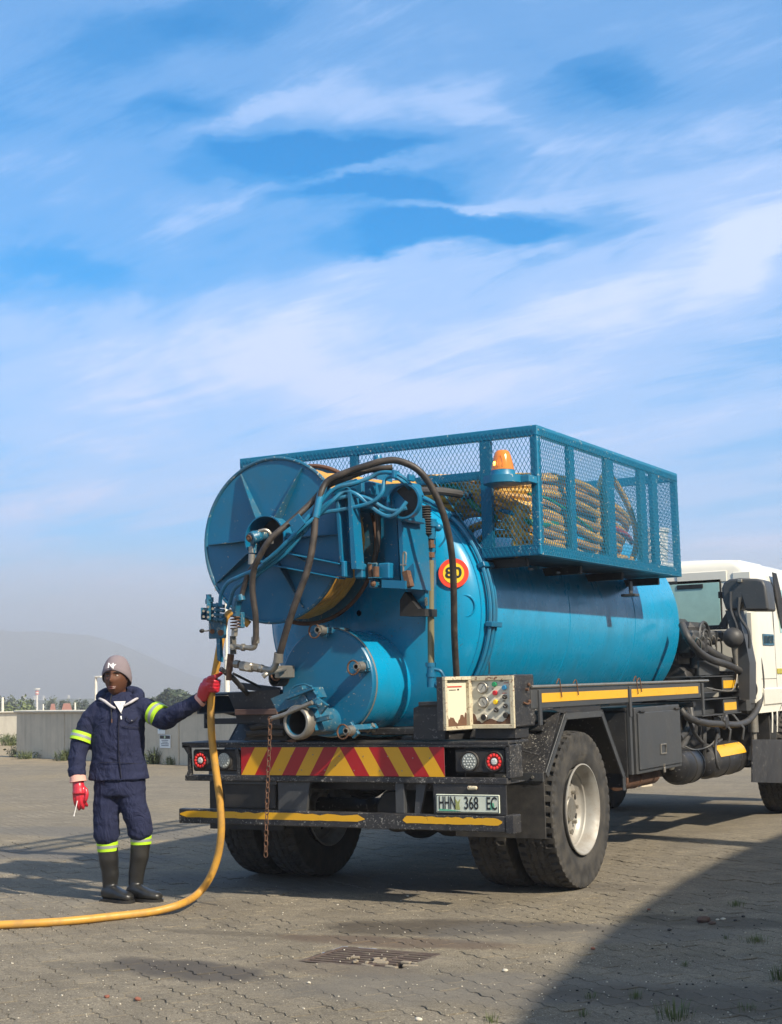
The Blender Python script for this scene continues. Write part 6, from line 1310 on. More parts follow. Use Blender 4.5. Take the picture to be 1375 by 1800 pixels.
part('engine_block', M_black, truck, lambda m: m.box((-1.6, 4.2, .75), (-.7, 6.2, 1.2), .05)); part('fuel_tank', M_grey, truck, lambda m: m.box((XL + .05, 1.2, .6), (XL + .6, 2.4, 1.1), .05)); part('underslung_gear', M_black, truck, lambda m: m.box((-1.0, 2.2, .62), (-.35, 4.1, 1.0), .03).box((-.35, 2.35, .9), (-.12, 2.7, 1.15), .03).cyl((-.2, 2.6, 1.0), (-.2, 2.9, 1.0), .06, 12).prism([(-.15, 2.5, 1.1), (-.15, 2.62, 1.1), (-.12, 2.55, .86), (-.12, 2.45, .86)], (.02, 0, 0)))
# ---- basket of expanded metal on top
GZ0, GZ1, GY0, GY1, GX0, GX1 = 2.20, 3.062, -.62, 2.29, -2.24, .14
def rect_bar(m, a, b): m.box(a, b, .004)
t = .045
basket = part('basket_frame', M_cage, truck, lambda m: m.box((GX0, GY0, GZ1 - .07), (GX1, GY0 + t, GZ1), .004).box((GX0, GY1 - t, GZ1 - .07), (GX1, GY1, GZ1), .004).box((GX1 - t, GY0 + t, GZ1 - .07), (GX1, GY1 - t, GZ1), .004).box((GX0, GY0 + t, GZ1 - .07), (GX0 + t, GY1 - t, GZ1), .004)
    .box((-.29, GY0, GZ0), (GX1, GY0 + t, GZ0 + .07), .004).box((GX1 - t, GY0 + t, GZ0), (GX1, GY1 - t, GZ0 + .07), .004).box((GX0 + t, GY1 - t, GZ0), (GX1, GY1, GZ0 + .07), .004).box((GX0, GY0 + t, GZ0 + .3), (GX0 + t, GY1 - t, GZ0 + .37), .004))
def bpost(x0, y0, x1, y1, z0=GZ0 + .07, z1=GZ1 - .07): return part('upright', M_cage, basket, lambda m: m.box((x0, y0, z0), (x1, y1, z1), .004))
bpost(GX1 - .055, GY0 + .001, GX1 - .001, GY0 + .06); bpost(GX1 - .05, GY1 - .06, GX1 - .001, GY1 - .002); bpost(GX0, GY0 + .002, GX0 + .05, GY0 + .05, 2.5); bpost(GX0, GY1 - .05, GX0 + .05, GY1, 2.5)
bpost(-.285, GY0 + .002, -.205, GY0 + t - .002)
bpost(-1.30, GY0 + .002, -1.24, GY0 + t - .002, 2.79)
for y0, y1 in ((-.06, .03), (.65, .80), (1.37, 1.50), (1.66, 1.78)): bpost(GX1 - .04, y0, GX1 - .003, y1)
part('mid_rail', M_cage, basket, lambda m: m.box((GX0 + .05, GY0 + .002, 2.735), (-.286, GY0 + t - .004, 2.79), .004)); part('mid_rail', M_cage, basket, lambda m: m.box((GX0, GY0 + .05, 2.74), (GX0 + .04, GY1 - .05, 2.80), .004)); part('mid_rail', M_cage, basket, lambda m: m.box((GX0 + .05, GY1 - .04, 2.60), (-.5, GY1 - .004, 2.66), .004))
for y in (.3, 1.1, 1.75): bpost(GX0 + .002, y, GX0 + .04, y + .07, 2.51, 2.74); bpost(GX0 + .002, y, GX0 + .04, y + .07, 2.80)
bpost(-1.2, GY1 - .04, -1.12, GY1 - .003); bpost(-.55, GY1 - .04, -.49, GY1 - .003)
def mesh_panel(o, ux, uz, W, H, keep=None, cw=.031, ch=.052, nm='mesh_panel', off=V((0, 0, 0))):
    """expanded metal: diamonds of thin strand between o and o+ux*W+uz*H"""
    ux = V(ux).normalized(); uz = V(uz).normalized(); nn = ux.cross(uz); mb = MB(); nc, nr = round(W / cw), round(H / ch); cw = W / nc; ch = H / nr; th = .0015; dp = .0013
    for i in range(nc + 1):
        for j in range(nr * 2):
            for sgn_ in (-1, 1):
                # strand from node to node
                x0 = i * cw + (0 if j % 2 == 0 else cw / 2); x1 = x0 + sgn_ * cw / 2; z0_ = j * ch / 2; z1_ = (j + 1) * ch / 2
                if x1 < -1e-6 or x1 > W + 1e-6 or x0 > W + 1e-6: continue
                if keep and not keep((x0 + x1) / 2, (z0_ + z1_) / 2): continue
                a = o + ux * x0 + uz * z0_; b = o + ux * x1 + uz * z1_; d = (b - a).normalized(); s_ = nn.cross(d) * th; q = nn * dp
                mb.add([a - s_ - q, a + s_ - q, a + s_ + q, a - s_ + q, b - s_ - q, b + s_ - q, b + s_ + q, b - s_ + q], [(0, 1, 5, 4), (1, 2, 6, 5), (2, 3, 7, 6), (3, 0, 4, 7)])
    return mb.build(nm, M_cage, basket, smooth=False)
yb = GY0 - .004
mesh_panel(V((-.285, yb, GZ0 + .01)), (1, 0, 0), (0, 0, 1), .42, GZ1 - GZ0 - .03)
mesh_panel(V((GX0 + .01, yb, 2.745)), (1, 0, 0), (0, 0, 1), 1.95, GZ1 - 2.745 - .02)
mesh_panel(V((-.62, yb, 2.26)), (1, 0, 0), (0, 0, 1), .335, .48, keep=lambda x, z: x > .335 - z * .70)
part('mesh_edge', M_cage, basket, lambda m: m.tube([(-.29, yb, 2.27), (-.62, yb, 2.745)], .004, 6, 1))
mesh_panel(V((GX1 + .004, GY0 + .02, GZ0 + .01)), (0, 1, 0), (0, 0, 1), GY1 - GY0 - .04, GZ1 - GZ0 - .03)
mesh_panel(V((GX0 - .004, GY0 + .02, 2.55)), (0, 1, 0), (0, 0, 1), GY1 - GY0 - .04, .48)
mesh_panel(V((GX0 + .02, GY1 + .004, 2.62)), (1, 0, 0), (0, 0, 1), GX1 - GX0 - .04, .42)
part('floor_plate', M_black, basket, lambda m: m.box((-.30, GY0 + .05, GZ0 + .005), (GX1 - .05, GY1 - .05, GZ0 + .015), .001)); 
parts('floor_beam', M_black, basket, [lambda m, y=y: m.box((-.45, y, GZ0 - .06), (-.02, y + .045, GZ0 - .002), .004) for y in (-.5, .45, 1.3, 2.15)])
parts('support_leg', M_grey, basket, [lambda m, y=y: m.box((-.05, y, 2.12), (-.035, y + .07, GZ0 - .061), .004) for y in (-.42, .05)] + [lambda m: m.box((-.04, 1.50, 2.04), (-.025, 1.56, GZ0 - .061), .004).box((-.10, 1.48, 2.018), (.02, 1.58, 2.038), .004)])
# rear beacon on its bracket
bc = V((-.055, GY0 - .13, 2.665))
bk = part('beacon_bracket', M_cage, truck, lambda m: m.lathe(bc, (0, 0, 1), [(0, 0), (.125, 0), (.130, .004), (.130, .052), (0, .056)], 40).box(bc + V((.0, -.01, .001)), bc + V((.19, .125, .05)), .004).box(bc + V((-.14, .05, .001)), bc + V((.0, .125, .05)), .004))
part('beacon_base', M_cage, bk, lambda m: m.lathe(bc + V((0, 0, .05)), (0, 0, 1), [(0, 0), (.086, 0), (.083, .006), (.078, .042), (0, .044)], 36))
part('beacon_lens', M_amber, bk, lambda m: m.lathe(bc + V((0, 0, .0945)), (0, 0, 1), [(.076, 0), (.072, .03), (.058, .09), (.048, .118), (.036, .130), (0, .133)], 36))
part('beacon_reflector', M_clear, bk, lambda m: m.lathe(bc + V((.012, -.01, .10)), (0, 0, 1), [(0, 0), (.02, .0), (.03, .05), (.012, .09), (0, .09)], 16))
part('bulb', M_bulb, bk, lambda m: m.ball(bc + V((-.028, -.066, .134)), .0105, 10, (.8, .8, 1.3)))
part('lens_window', M_amber, bk, lambda m: m.tube([bc + V((.0, -.074, .11)), bc + V((-.006, -.066, .15)), bc + V((.012, -.058, .185)), bc + V((.028, -.063, .15)), bc + V((.03, -.070, .11))], .003, 6))
# ================================================================ HOSES IN THE BASKET, BUCKET
def CL(p, r=.023):      # keep a hose inside the basket
    return V((min(p.x, .108 - r), max(p.y, -.585 + r) if p.x > -.3 else p.y, max(p.z, GZ0 + .018 + r)))
def bundle(label, n, mat, y0, y1, x0, x1, zb, zt, r, seed, cat='hose', name='coiled_hose'):
    """long loops of hose lying in the basket: each loop a flattened ring"""
    rn = random.Random(seed); root = empty(name, ((x0 + x1) / 2, (y0 + y1) / 2, zb)); tag(root, label, cat, 'hoses coiled in the basket')
    for k in range(n):
        a0 = rn.uniform(-.1, .1); ya = y0 + rn.uniform(0, .25); yb_ = y1 - rn.uniform(0, .3); xa = x0 + rn.uniform(0, .15); xb = x1 - rn.uniform(0, .12); z = zb + r + (zt - zb - 2 * r) * (k + .3) / n; tl = rn.uniform(-.06, .06); pts = []
        cx, cy, hx_, hy = (xa + xb) / 2, (ya + yb_) / 2, (xb - xa) / 2, (yb_ - ya) / 2
        for q in range(20):
            t_ = 2 * PI * q / 20; c, s_ = math.cos(t_), math.sin(t_)
            pts.append(V((cx + hx_ * math.copysign(abs(c) ** .75, c), cy + hy * math.copysign(abs(s_) ** .75, s_), z + tl * c + .05 * s_ * rn.uniform(.6, 1.2) + rn.uniform(-.012, .012))))
        pts = [CL(p, r) for p in pts]
        part('loop', mat, root, lambda m: m.tube(pts + [pts[0]], r, 8, 3))
    return root
GB = GZ0 + .02
# the great sagging bundle, seen through the side mesh: strands fall from the tank top towards the basket floor
def strands(label, mat, n, seed, ys, xs, zs, r=.022, name='hose_bundle'):
    rn = random.Random(seed); root = empty(name, (xs[0], ys[0], zs[0])); tag(root, label, 'hose', 'hoses coiled in the basket')
    for k in range(n):
        f = k / max(1, n - 1); j = lambda s_: rn.uniform(-s_, s_); wob = [j(.016) for _ in ys]
        pts = [V((x + j(.02) - .10 * (f - .5) * 0, y + j(.04) + (.35 * f if 0 < i < len(ys) - 1 else 0), z + wob[i] + (f - .5) * sp)) for i, (x, y, z, sp) in enumerate(zip(xs, ys, zs, (.16, .34, .46, .46, .36, .22)))]
        pts = [CL(p, r) for p in pts]
        part('strand', mat[k % len(mat)] if isinstance(mat, list) else mat, root, lambda m: m.tube(pts, r, 8, 5))
    return root
for li, (dx, dz, n, mats, lab, sd) in enumerate([(0., 0., 7, [M_yhose2, M_yhose], 'thick bundle of ochre hose against the side mesh of the basket', 1), (-.10, .03, 7, [M_yhose, M_yhose2], 'second layer of yellow hose behind the side bundle in the basket', 2), (-.22, .05, 6, [M_yhose2], 'inner layer of ochre hose lying deep in the basket', 3)]):
    strands(lab, mats, n, sd, (-.52, -.45 + .05 * li, -.05, .45, 1.0, 1.45), (-.35 + dx * 2, -.02 + dx * .6, .035 + dx, .05 + dx, .04 + dx, -.15 + dx), (2.66 + dz, 2.60 + dz, 2.545 + dz, 2.49 + dz, 2.42 + dz, 2.38), .027)
def gh(label, mat, pts, r=.021, name='green_hose', cat='hose'):
    o = part(name, mat, None, lambda m: m.tube(pts, r, 10, 6)); tag(o, label, cat, 'hoses coiled in the basket'); return o
gh('green hose crossing the yellow bundle behind the rear mesh', M_ghose, [(-.75, -.40, 2.72), (-.5, -.47, 2.70), (-.30, -.52, 2.62), (-.12, -.53, 2.50), (.05, -.5, 2.42), (.08, -.2, 2.44)])
gh('second green hose bent over the left part of the pile', M_ghose, [(-.95, -.3, 2.74), (-.62, -.50, 2.745), (-.45, -.54, 2.66), (-.36, -.55, 2.56), (-.2, -.54, 2.47)])
gh('blue hose lying in the pile just left of the rear corner', M_bhose, [(-.5, -.40, 2.64), (-.2, -.54, 2.53), (-.05, -.54, 2.49), (.03, -.3, 2.5)], .016, 'blue_hose')
gh('thin green cable slanting over the side bundle', M_ghose, [(.02, -.52, 2.62), (.082, -.35, 2.60), (.088, 0, 2.545), (.088, .25, 2.49), (.06, .5, 2.46)], .010, 'green_cable', 'cable')
gh('red hose under the ochre bundle near the big loop', M_rhose, [(.0, .75, 2.50), (.07, .9, 2.50), (.07, 1.2, 2.47), (.0, 1.5, 2.44)], .02, 'red_hose')
# rear pile seen through the back mesh
rn = random.Random(8)
for k, (z0, lab) in enumerate([(2.74, 'topmost yellow hose arching over the left end of the pile'), (2.69, 'second yellow hose from the top of the rear pile'), (2.63, 'third yellow hose of the rear pile, above the green one'), (2.56, 'fourth yellow hose of the rear pile, below the green one'), (2.48, 'fifth yellow hose of the rear pile, sagging to the corner'), (2.40, 'sixth yellow hose of the rear pile near the floor'), (2.33, 'lowest yellow hose of the rear pile on the basket floor')]):
    x0 = -.95 + k * .08
    o = part('yellow_hose', (M_yhose, M_yhose2)[k % 2], None, lambda m: m.tube([(x0 - .25, -.10, z0 - .10), (x0 + .1, -.42, z0 + .03), (x0 + .32, -.50, z0 + .035), (x0 + .52, -.535, z0 - .03), (min(max(x0 + .75, -.2), -.08), -.545, z0 - .11), (-.02, -.54, max(z0 - .21, GB + .05)), (.06, -.42, max(z0 - .25, GB + .03)), (.075, -.1, max(z0 - .28, GB + .03))], .0265, 10, 6)); tag(o, lab, 'hose', 'hoses coiled in the basket')
# hose leaving the pile over the tank to the reel
o = part('yellow_hose', M_yhose, None, lambda m: m.tube([(-.62, -.45, 2.755), (-.8, -.62, 2.745), (-.95, -.85, 2.74), (-1.05, -1.0, 2.76), (-1.15, -1.14, 2.77), (-1.25, -1.25, 2.75)], .026, 10, 6)); tag(o, 'yellow hose running from the basket over the tank to the reel', 'hose', 'hoses coiled in the basket')
part('black_hose', M_dhose, truck, lambda m: m.tube([(-.40, -.55, 2.64), (-.52, -.75, 2.66), (-.66, -.85, 2.665), (-.85, -1.0, 2.68)], .028, 10, 6))
# big upright loop
c = V((.02, 1.02, 2.70)); lp = []
o = part('standing_hose_loop', M_yhose2, None, lambda m: m.tube([(.03, .62, GB + .03), (.04, .66, 2.42), (.05, .68, 2.62), (.03, .80, 2.83), (.0, 1.02, 2.93), (.0, 1.22, 2.87), (.03, 1.42, 2.68), (.05, 1.48, 2.48), (.04, 1.42, 2.32), (.03, 1.30, GB + .04)], .024, 12, 6)); tag(o, 'large upright loop of ochre hose standing in the basket', 'hose', 'hoses coiled in the basket')
bundle('flat coil of ochre hose on the basket floor under the upright loop', 5, M_yhose2, .72, 1.52, -.30, .08, GB, GB + .24, .023, 21)
bundle('coil of ochre hose on the basket floor near the rear corner', 4, M_yhose, -.45, .55, -.3, .075, GB, GB + .16, .022, 22)
rn = random.Random(2)
o = part('hose_nozzle', M_signyel, None, lambda m: m.tube([(-.1, 1.05, 2.42), (-.08, 1.2, 2.58), (-.08, 1.25, 2.64)], .03, 10, 3)); tag(o, 'yellow hose end sticking up inside the big loop', 'hose end')
o = part('blue_canister', M_blued, None, lambda m: m.cyl((-.35, 1.1, GB + .1), (-.35, 1.65, GB + .16), .12, 20, .12, .02)); tag(o, 'dark blue canister lying behind the big hose loop', 'canister')
def brush(m):
    m.obox((-.15, .2, GB + .015), (.3, .5, .02), Matrix.Rotation(.3, 3, 'Z'), .003).obox((-.05, -.3, GB + .02), (.25, .3, .02), Matrix.Rotation(-.3, 3, 'Z'), .003)
o = part('wooden_board', M_brownb, None, brush); tag(o, 'dirty boards on the basket floor under the hoses', 'board')
# bucket at the front end of the basket
bq = V((-.03, 2.07, GB)); bucket = empty('bucket', bq); tag(bucket, 'white plastic bucket with a wire handle in the front end of the basket', 'bucket')
M_bk = paint('white_plastic', (.80, .78, .74), .4, dirty=.35, dirt=(.5, .46, .4), bump=.03)
part('body', M_bk, bucket, lambda m: m.lathe(bq, (0, 0, 1), [(0, 0), (.115, 0), (.135, .34), (.145, .34), (.145, .37), (.138, .37), (.128, .36), (.11, .02), (0, .02)], 36)); part('handle', M_steel, bucket, lambda m: m.tube([bq + V((.02, -.142, .33)), bq + V((.11, -.15, .24)), bq + V((.165, .0, .16)), bq + V((.11, .15, .24)), bq + V((.02, .142, .33))], .003, 6, 5))
# ================================================================ THE YELLOW HOSE IN THE WORKER'S HAND
hp = [AY(438, 1098, -1.95), AY(410, 1078, -2.02), AY(397, 1085, -2.06), AY(393, 1100, -2.08), AY(386, 1140, -2.08), AY(379, 1180, -2.06), AY(375, 1200, -2.05), AY(371, 1235, -2.04), AY(372, 1290, -2.02), AY(379, 1350, -2.0), AY(387, 1410, -1.98), AY(389, 1460, -1.97)]
def hz(px, py, z): return AZ(px, py, z)
hp += [AY(383, 1505, -1.96), AY(368, 1545, -1.98), AY(346, 1573, -2.02)]
gz = [hz(316, 1590, .05), hz(270, 1602.5, .026), hz(200, 1611, .024), hz(110, 1620, .024), hz(0, 1626, .024), hz(-120, 1630, .024), hz(-260, 1626, .024)]
yh = part('yellow_hose', M_yhose, None, lambda m: m.tube(hp + gz, .0245, 16, 8)); tag(yh, 'long yellow hose held by the worker, curving down onto the paving', 'hose')
# ================================================================ THE WORKER
P0 = AZ(222, 1583); KU = V((.873, .488, 0)).normalized(); KF = V((.488, -.873, 0)).normalized()
def W(a, b, c): return P0 + KU * a + KF * b + V((0, 0, c))
def toW(p): q = V(p) - P0; return q.dot(KU), q.dot(KF), q.z
person = empty('person', P0); tag(person, 'worker in navy overalls, grey beanie, red gloves and black gumboots holding the yellow hose', 'person')
M_skin = simple('skin', (.105, .045, .026), .6); M_navy = None; M_skin.node_tree.nodes['Principled BSDF'].inputs['Specular IOR Level'].default_value = .25
def fabric(name, col, folds=.6, rough=.85):
    m, nt, b = newmat(name); co = N(nt, 'ShaderNodeTexCoord').outputs['Object']
    n = noise_(nt, co, 4, 4, .6); wv = noise_(nt, co, 11, 4, .55, 1.2, (1, 1, .55)); fine = noise_(nt, co, 500, 2, .6)
    L(nt, mixc(nt, n, [c * .8 for c in col], [min(1, c * 1.25) for c in col]), b.inputs['Base Color']); b.inputs['Roughness'].default_value = rough; b.inputs['Specular IOR Level'].default_value = .25
    bp = N(nt, 'ShaderNodeBump'); bp.inputs['Strength'].default_value = folds; bp.inputs['Distance'].default_value = .03
    L(nt, math_(nt, 'ADD', wv, math_(nt, 'MULTIPLY', fine, .02)), bp.inputs['Height']); L(nt, bp.outputs[0], b.inputs['Normal']); return m
M_navy = fabric('navy_cotton', (.015, .019, .050), 1.); M_beanie = fabric('grey_knit', (.20, .165, .178), .25, .95); M_hood = fabric('light_grey_fleece', (.42, .40, .42), .3); M_tee = fabric('white_cotton', (.62, .60, .58), .2); M_pink = fabric('pink_glove_lining', (.62, .33, .27), .3)
M_glove = paint('red_rubber_glove', (.50, .018, .035), .28, dirty=.25, dirt=(.25, .02, .03), bump=.15, coat=.3); M_boot = paint('black_gumboot', (.014, .014, .014), .35, dirty=.4, dirt=(.06, .055, .045), bump=.08)
M_lime = simple('lime_tape', (.42, .68, .02), .5); M_silver = simple('silver_tape', (.36, .37, .36), .35, .3)
def ring(c, rx, ry, n=24, tilt=0., yaw=0.):
    return [c + (KU * math.cos(yaw) + KF * math.sin(yaw)) * (math.cos(2 * PI * k / n) * rx) + (KF * math.cos(yaw) - KU * math.sin(yaw)) * (math.sin(2 * PI * k / n) * ry) + V((0, 0, tilt * math.cos(2 * PI * k / n))) for k in range(n)]
def loft(m, rings, cap=True):
    n = len(rings[0]); vs = [p for r in rings for p in r]; fs = []
    for i in range(len(rings) - 1):
        for k in range(n): fs.append([i * n + k, i * n + (k + 1) % n, (i + 1) * n + (k + 1) % n, (i + 1) * n + k])
    if cap: fs += [list(range(n))[::-1], [(len(rings) - 1) * n + k for k in range(n)]]
    m.add(vs, fs)
def limb(m, pts, n=20, sm=6):     # pts: (a, b, c, radius)
    P = [W(*p[:3]) for p in pts]; R = [p[3] for p in pts]
    def rr(t):
        x = t * (len(R) - 1); i = min(int(x), len(R) - 2); f = x - i; f = f * f * (3 - 2 * f); return R[i] * (1 - f) + R[i + 1] * f
    m.tube(P, rr, n, sm); m.ball(P[0], R[0] * .98, 12); m.ball(P[-1], R[-1] * .96, 12)
def remesh(name, m, mat, par, voxel, smooth=4, fn=None, angle=180):
    o = m.build(name, mat, None, smooth=True)
    md = o.modifiers.new('r', 'REMESH'); md.mode = 'VOXEL'; md.voxel_size = voxel; md.use_smooth_shade = True
    ms = o.modifiers.new('s', 'SMOOTH'); ms.iterations = smooth; ms.factor = .5
    dg = bpy.context.evaluated_depsgraph_get(); me = bpy.data.meshes.new_from_object(o.evaluated_get(dg)); o.modifiers.clear(); o.data = me; me.name = name
    me.materials.clear(); me.materials.append(mat)
    if fn:
        nn = [v.normal.copy() for v in me.vertices]
        for v, q in zip(me.vertices, nn): v.co += q * fn(v.co)
    me.polygons.foreach_set('use_smooth', [True] * len(me.polygons)); me.update()
    o.parent = par; o.matrix_parent_inverse = world_inv(par); return o
HG = AY(374, 1203, -2.05); ha, hb, hc = toW(HG)          # where the hand closes on the hose
armR = [(-.168, 0, 1.268, .072), (-.235, -.01, 1.19, .074), (-.29, .0, 1.07, .068), (-.318, .035, .95, .060), (-.312, .06, .86, .054)]
armL = [(.095, 0, 1.275, .072), (.19, .03, 1.235, .074), (.285, hb * .45, 1.19, .068), (.385, hb * .7, 1.235, .060), (ha - .105, hb * .9, 1.30, .052)]
hd = V((-.055, .03, 1.472))     # head centre
# --- body: one continuous skin mesh, clothed below the neck
def body_mesh():
    m = MB(); th = math.radians(-9); ct, st_ = math.cos(th), math.sin(th); n1, n2 = 44, 30; vs = []; fs = []
    G = lambda x, s: math.exp(-(x / s) ** 2)
    for i in range(n2 + 1):
        el = -PI / 2 + PI * i / n2
        for k in range(n1):
            az = 2 * PI * k / n1; x = math.cos(el) * math.sin(az); y = math.cos(el) * math.cos(az); z = math.sin(el)
            wx = .078 * (1 - .22 * max(0, -z) ** 1.3) ; px_ = x * wx; py_ = y * .100; pz = z * .124
            if y > 0:
                f = y ** 1.5; nx = px_ / .07; nz = pz
                py_ += f * (.030 * G(px_, .012 + .25 * max(0, -.012 - nz)) * G(nz + .018, .022) + .006 * G(px_, .009) * G(nz - .01, .03))     # nose
                py_ += f * .010 * G(px_, .017) * G(nz + .018, .010)
                py_ -= f * .017 * (G(px_ - .030, .016) + G(px_ + .030, .016)) * G(nz - .018, .013)   # sockets
                py_ += f * .009 * G(nz - .040, .011) * G(abs(px_) - .026, .03)              # brows
                py_ += f * .011 * G(px_, .026) * (G(nz + .053, .008) + G(nz + .069, .009))        # lips
                py_ -= f * .004 * G(px_, .02) * G(nz + .061, .004)
                py_ += f * .007 * G(px_, .022) * G(nz + .098, .018)                          # chin
                py_ += f * .004 * (G(px_ - .045, .02) + G(px_ + .045, .02)) * G(nz + .015, .02)
            X, Y = px_ * ct + py_ * st_, -px_ * st_ + py_ * ct
            vs.append(W(hd.x + X, hd.y + Y, hd.z + pz - .0 * Y))
    for i in range(n2):
        for k in range(n1): fs.append([i * n1 + k, i * n1 + (k + 1) % n1, (i + 1) * n1 + (k + 1) % n1, (i + 1) * n1 + k])
    m.add(vs, fs)
    for s in (-1, 1): m.ball(W(hd.x + s * .072 * ct, hd.y - s * .072 * st_ - .005, hd.z - .005), .026, 12, (.5, .8, 1.15))    # ears
    limb(m, [(-.05, .0, 1.25, .062), (-.05, .0, 1.33, .055), (-.052, .005, 1.40, .054), (hd.x, hd.y - .02, 1.45, .055)], 18)
    loft(m, [ring(W(-.045, 0, c), rx, ry) for c, rx, ry in ((.78, .13, .085), (.9, .13, .085), (1.05, .135, .09), (1.2, .15, .09), (1.28, .13, .075), (1.32, .07, .055))])
    limb(m, [(a, b, c, r * .55) for a, b, c, r in armR] + [(-.30, .075, .80, .026), (-.295, .085, .74, .030)]); limb(m, [(a, b, c, r * .55) for a, b, c, r in armL] + [(ha - .05, hb * .97, hc - .045, .026)])
    limb(m, [(-.10, 0, .80, .085), (-.115, .01, .60, .068), (-.118, .0, .42, .048), (-.115, -.02, .25, .050), (-.10, -.02, .10, .036), (-.09, .01, .06, .026), (-.07, .04, .05, .018)]); limb(m, [(.02, 0, .80, .085), (.065, .02, .60, .068), (.088, .0, .42, .048), (.085, -.02, .25, .050), (.06, -.02, .10, .036), (.07, .01, .06, .026), (.09, .035, .05, .018)])
    return remesh('body', m, M_skin, person, .0048, 1)
body = body_mesh()
th = math.radians(-9); ct, st_ = math.cos(th), math.sin(th)
def FC(x, y, z): return W(hd.x + x * ct + y * st_, hd.y - x * st_ + y * ct, hd.z + z)     # a point in head axes (x image right, y out of the face)
FX = (KU * ct - KF * st_); FY = (KU * st_ + KF * ct)
for s in (-1, 1):
    part('eye', simple('eye_white', (.34, .28, .24), .3), person, lambda m: m.ball(FC(s * .029, .0735, .014), .0125, 12, (1.1, 1, .6))); part('pupil', M_ink, person, lambda m: m.ball(FC(s * .029 - .002, .0820, .0145), .0055, 8)); part('eyebrow', simple('brow_hair', (.012, .008, .006), .8), person, lambda m: m.tube([FC(s * .014, .096, .033), FC(s * .032, .0925, .037), FC(s * .050, .077, .032)], .0036, 6))
part('lips', simple('lip_skin', (.13, .045, .035), .4), person, lambda m: m.tube([FC(-.026, .088, -.060), FC(-.008, .1010, -.0585), FC(.008, .1010, -.0585), FC(.026, .088, -.060)], .0042, 8).tube([FC(-.023, .090, -.068), FC(0, .1015, -.071), FC(.023, .090, -.068)], .0052, 8))
# --- beanie
def beanie():
    m = MB(); n1, n2 = 40, 14; vs = []; fs = []; rows = []
    for i in range(n2 + 1):
        for k in range(n1):
            az = 2 * PI * k / n1; fr = math.cos(az); lo = .30 + .06 * fr if fr > 0 else .30 + .75 * fr    # rim: high at the brow, low at the nape
            lo = .34 * max(0, fr) - .16 * (1 - abs(fr)) - .42 * max(0, -fr)
            z = lo + (1.02 - lo) * i / n2; e = math.asin(max(-1, min(1, z / 1.02))); c_ = math.cos(e) ** .8 if z > 0 else 1.
            bul = 1. + .04 * math.sin(PI * min(1, i / n2 * 1.5)); rb = .003 if i > 3 else .006
            p = V((math.sin(az) * (.091 + rb) * c_ * bul, math.cos(az) * (.108 + rb) * c_ * bul - .008, z * .155 - .002)); vs.append(FC(*p))
    for i in range(n2):
        for k in range(n1): fs.append([i * n1 + k, i * n1 + (k + 1) % n1, (i + 1) * n1 + (k + 1) % n1, (i + 1) * n1 + k])
    m.add(vs, fs); o = m.build('beanie', M_beanie, person, angle=180)
    sd = o.modifiers.new('t', 'SOLIDIFY'); sd.thickness = .006; sd.offset = -1
    ss = o.modifiers.new('u', 'SUBSURF'); ss.levels = ss.render_levels = 1
    return o
bn = beanie()
M_wt = simple('white_embroidery', (.85, .85, .85), .7)
text('embroidered_letter', 'N', .050, M_wt, bn, FC(.004, .123, .080), (FX - V((0, 0, .04))), V((0, 0, 1)) - FY * .30, .0015, 1.15, font_off=.0006); text('embroidered_letter', 'Y', .046, M_wt, bn, FC(.022, .122, .073), (FX - V((0, 0, .04))), V((0, 0, 1)) - FY * .30, .0015, 1.2, font_off=.0006)
# --- clothes
def fold(p, k=1.):     # creases: ridges that run mostly across sleeves and legs, slanting over the chest
    q = p - P0; w_ = noise.noise(V((q.x * 4, q.y * 4, q.z * 4 + 9))) * .06
    a = noise.noise(V((q.x * 7, q.y * 7, (q.z + w_ + q.x * .25) * 15))); b = noise.noise(V((q.x * 16, q.y * 16, q.z * 24 + 5))); c = noise.noise(V((q.x * 6, q.y * 6, q.z * 5 + 3)))
    return k * (.014 * (.35 - min(.5, abs(a) * 1.6)) + .0035 * b + .006 * c)
def jacket():
    m = MB(); loft(m, [ring(W(a, b, c), rx, ry, 32, tl) for a, b, c, rx, ry, tl in ((-.045, .0, .793, .206, .140, .0), (-.047, .0, .83, .199, .136, 0), (-.05, 0, .95, .178, .128, 0), (-.05, 0, 1.08, .178, .13, 0), (-.047, 0, 1.2, .182, .124, 0), (-.045, -.005, 1.275, .168, .108, 0), (-.045, -.01, 1.32, .145, .095, 0), (-.048, -.01, 1.355, .10, .080, 0), (-.05, -.012, 1.375, .082, .074, 0))])
    limb(m, armR); limb(m, armL)
    m.cyl(W(-.318, .058, .875), W(-.312, .064, .825), .058, 20, .056).cyl(W(ha - .125, hb * .88, 1.285), W(ha - .09, hb * .92, 1.308), .055, 20, .054)
    return remesh('jacket', m, M_navy, person, .0095, 3, lambda p: fold(p, .6))
jk = jacket()
def trousers():
    m = MB(); loft(m, [ring(W(-.04, 0, c), rx, ry, 28) for c, rx, ry in ((.86, .165, .115), (.80, .172, .122), (.72, .176, .122), (.69, .172, .115))])
    limb(m, [(-.118, .0, .72, .092), (-.130, .01, .60, .088), (-.128, .015, .50, .084), (-.128, .01, .43, .088), (-.128, .0, .395, .072)]); limb(m, [(.030, .0, .72, .094), (.060, .02, .60, .090), (.090, .02, .51, .086), (.098, .01, .45, .088), (.100, .0, .425, .072)])
    return remesh('trousers', m, M_navy, person, .010, 3, lambda p: fold(p, .55))
trs = trousers()
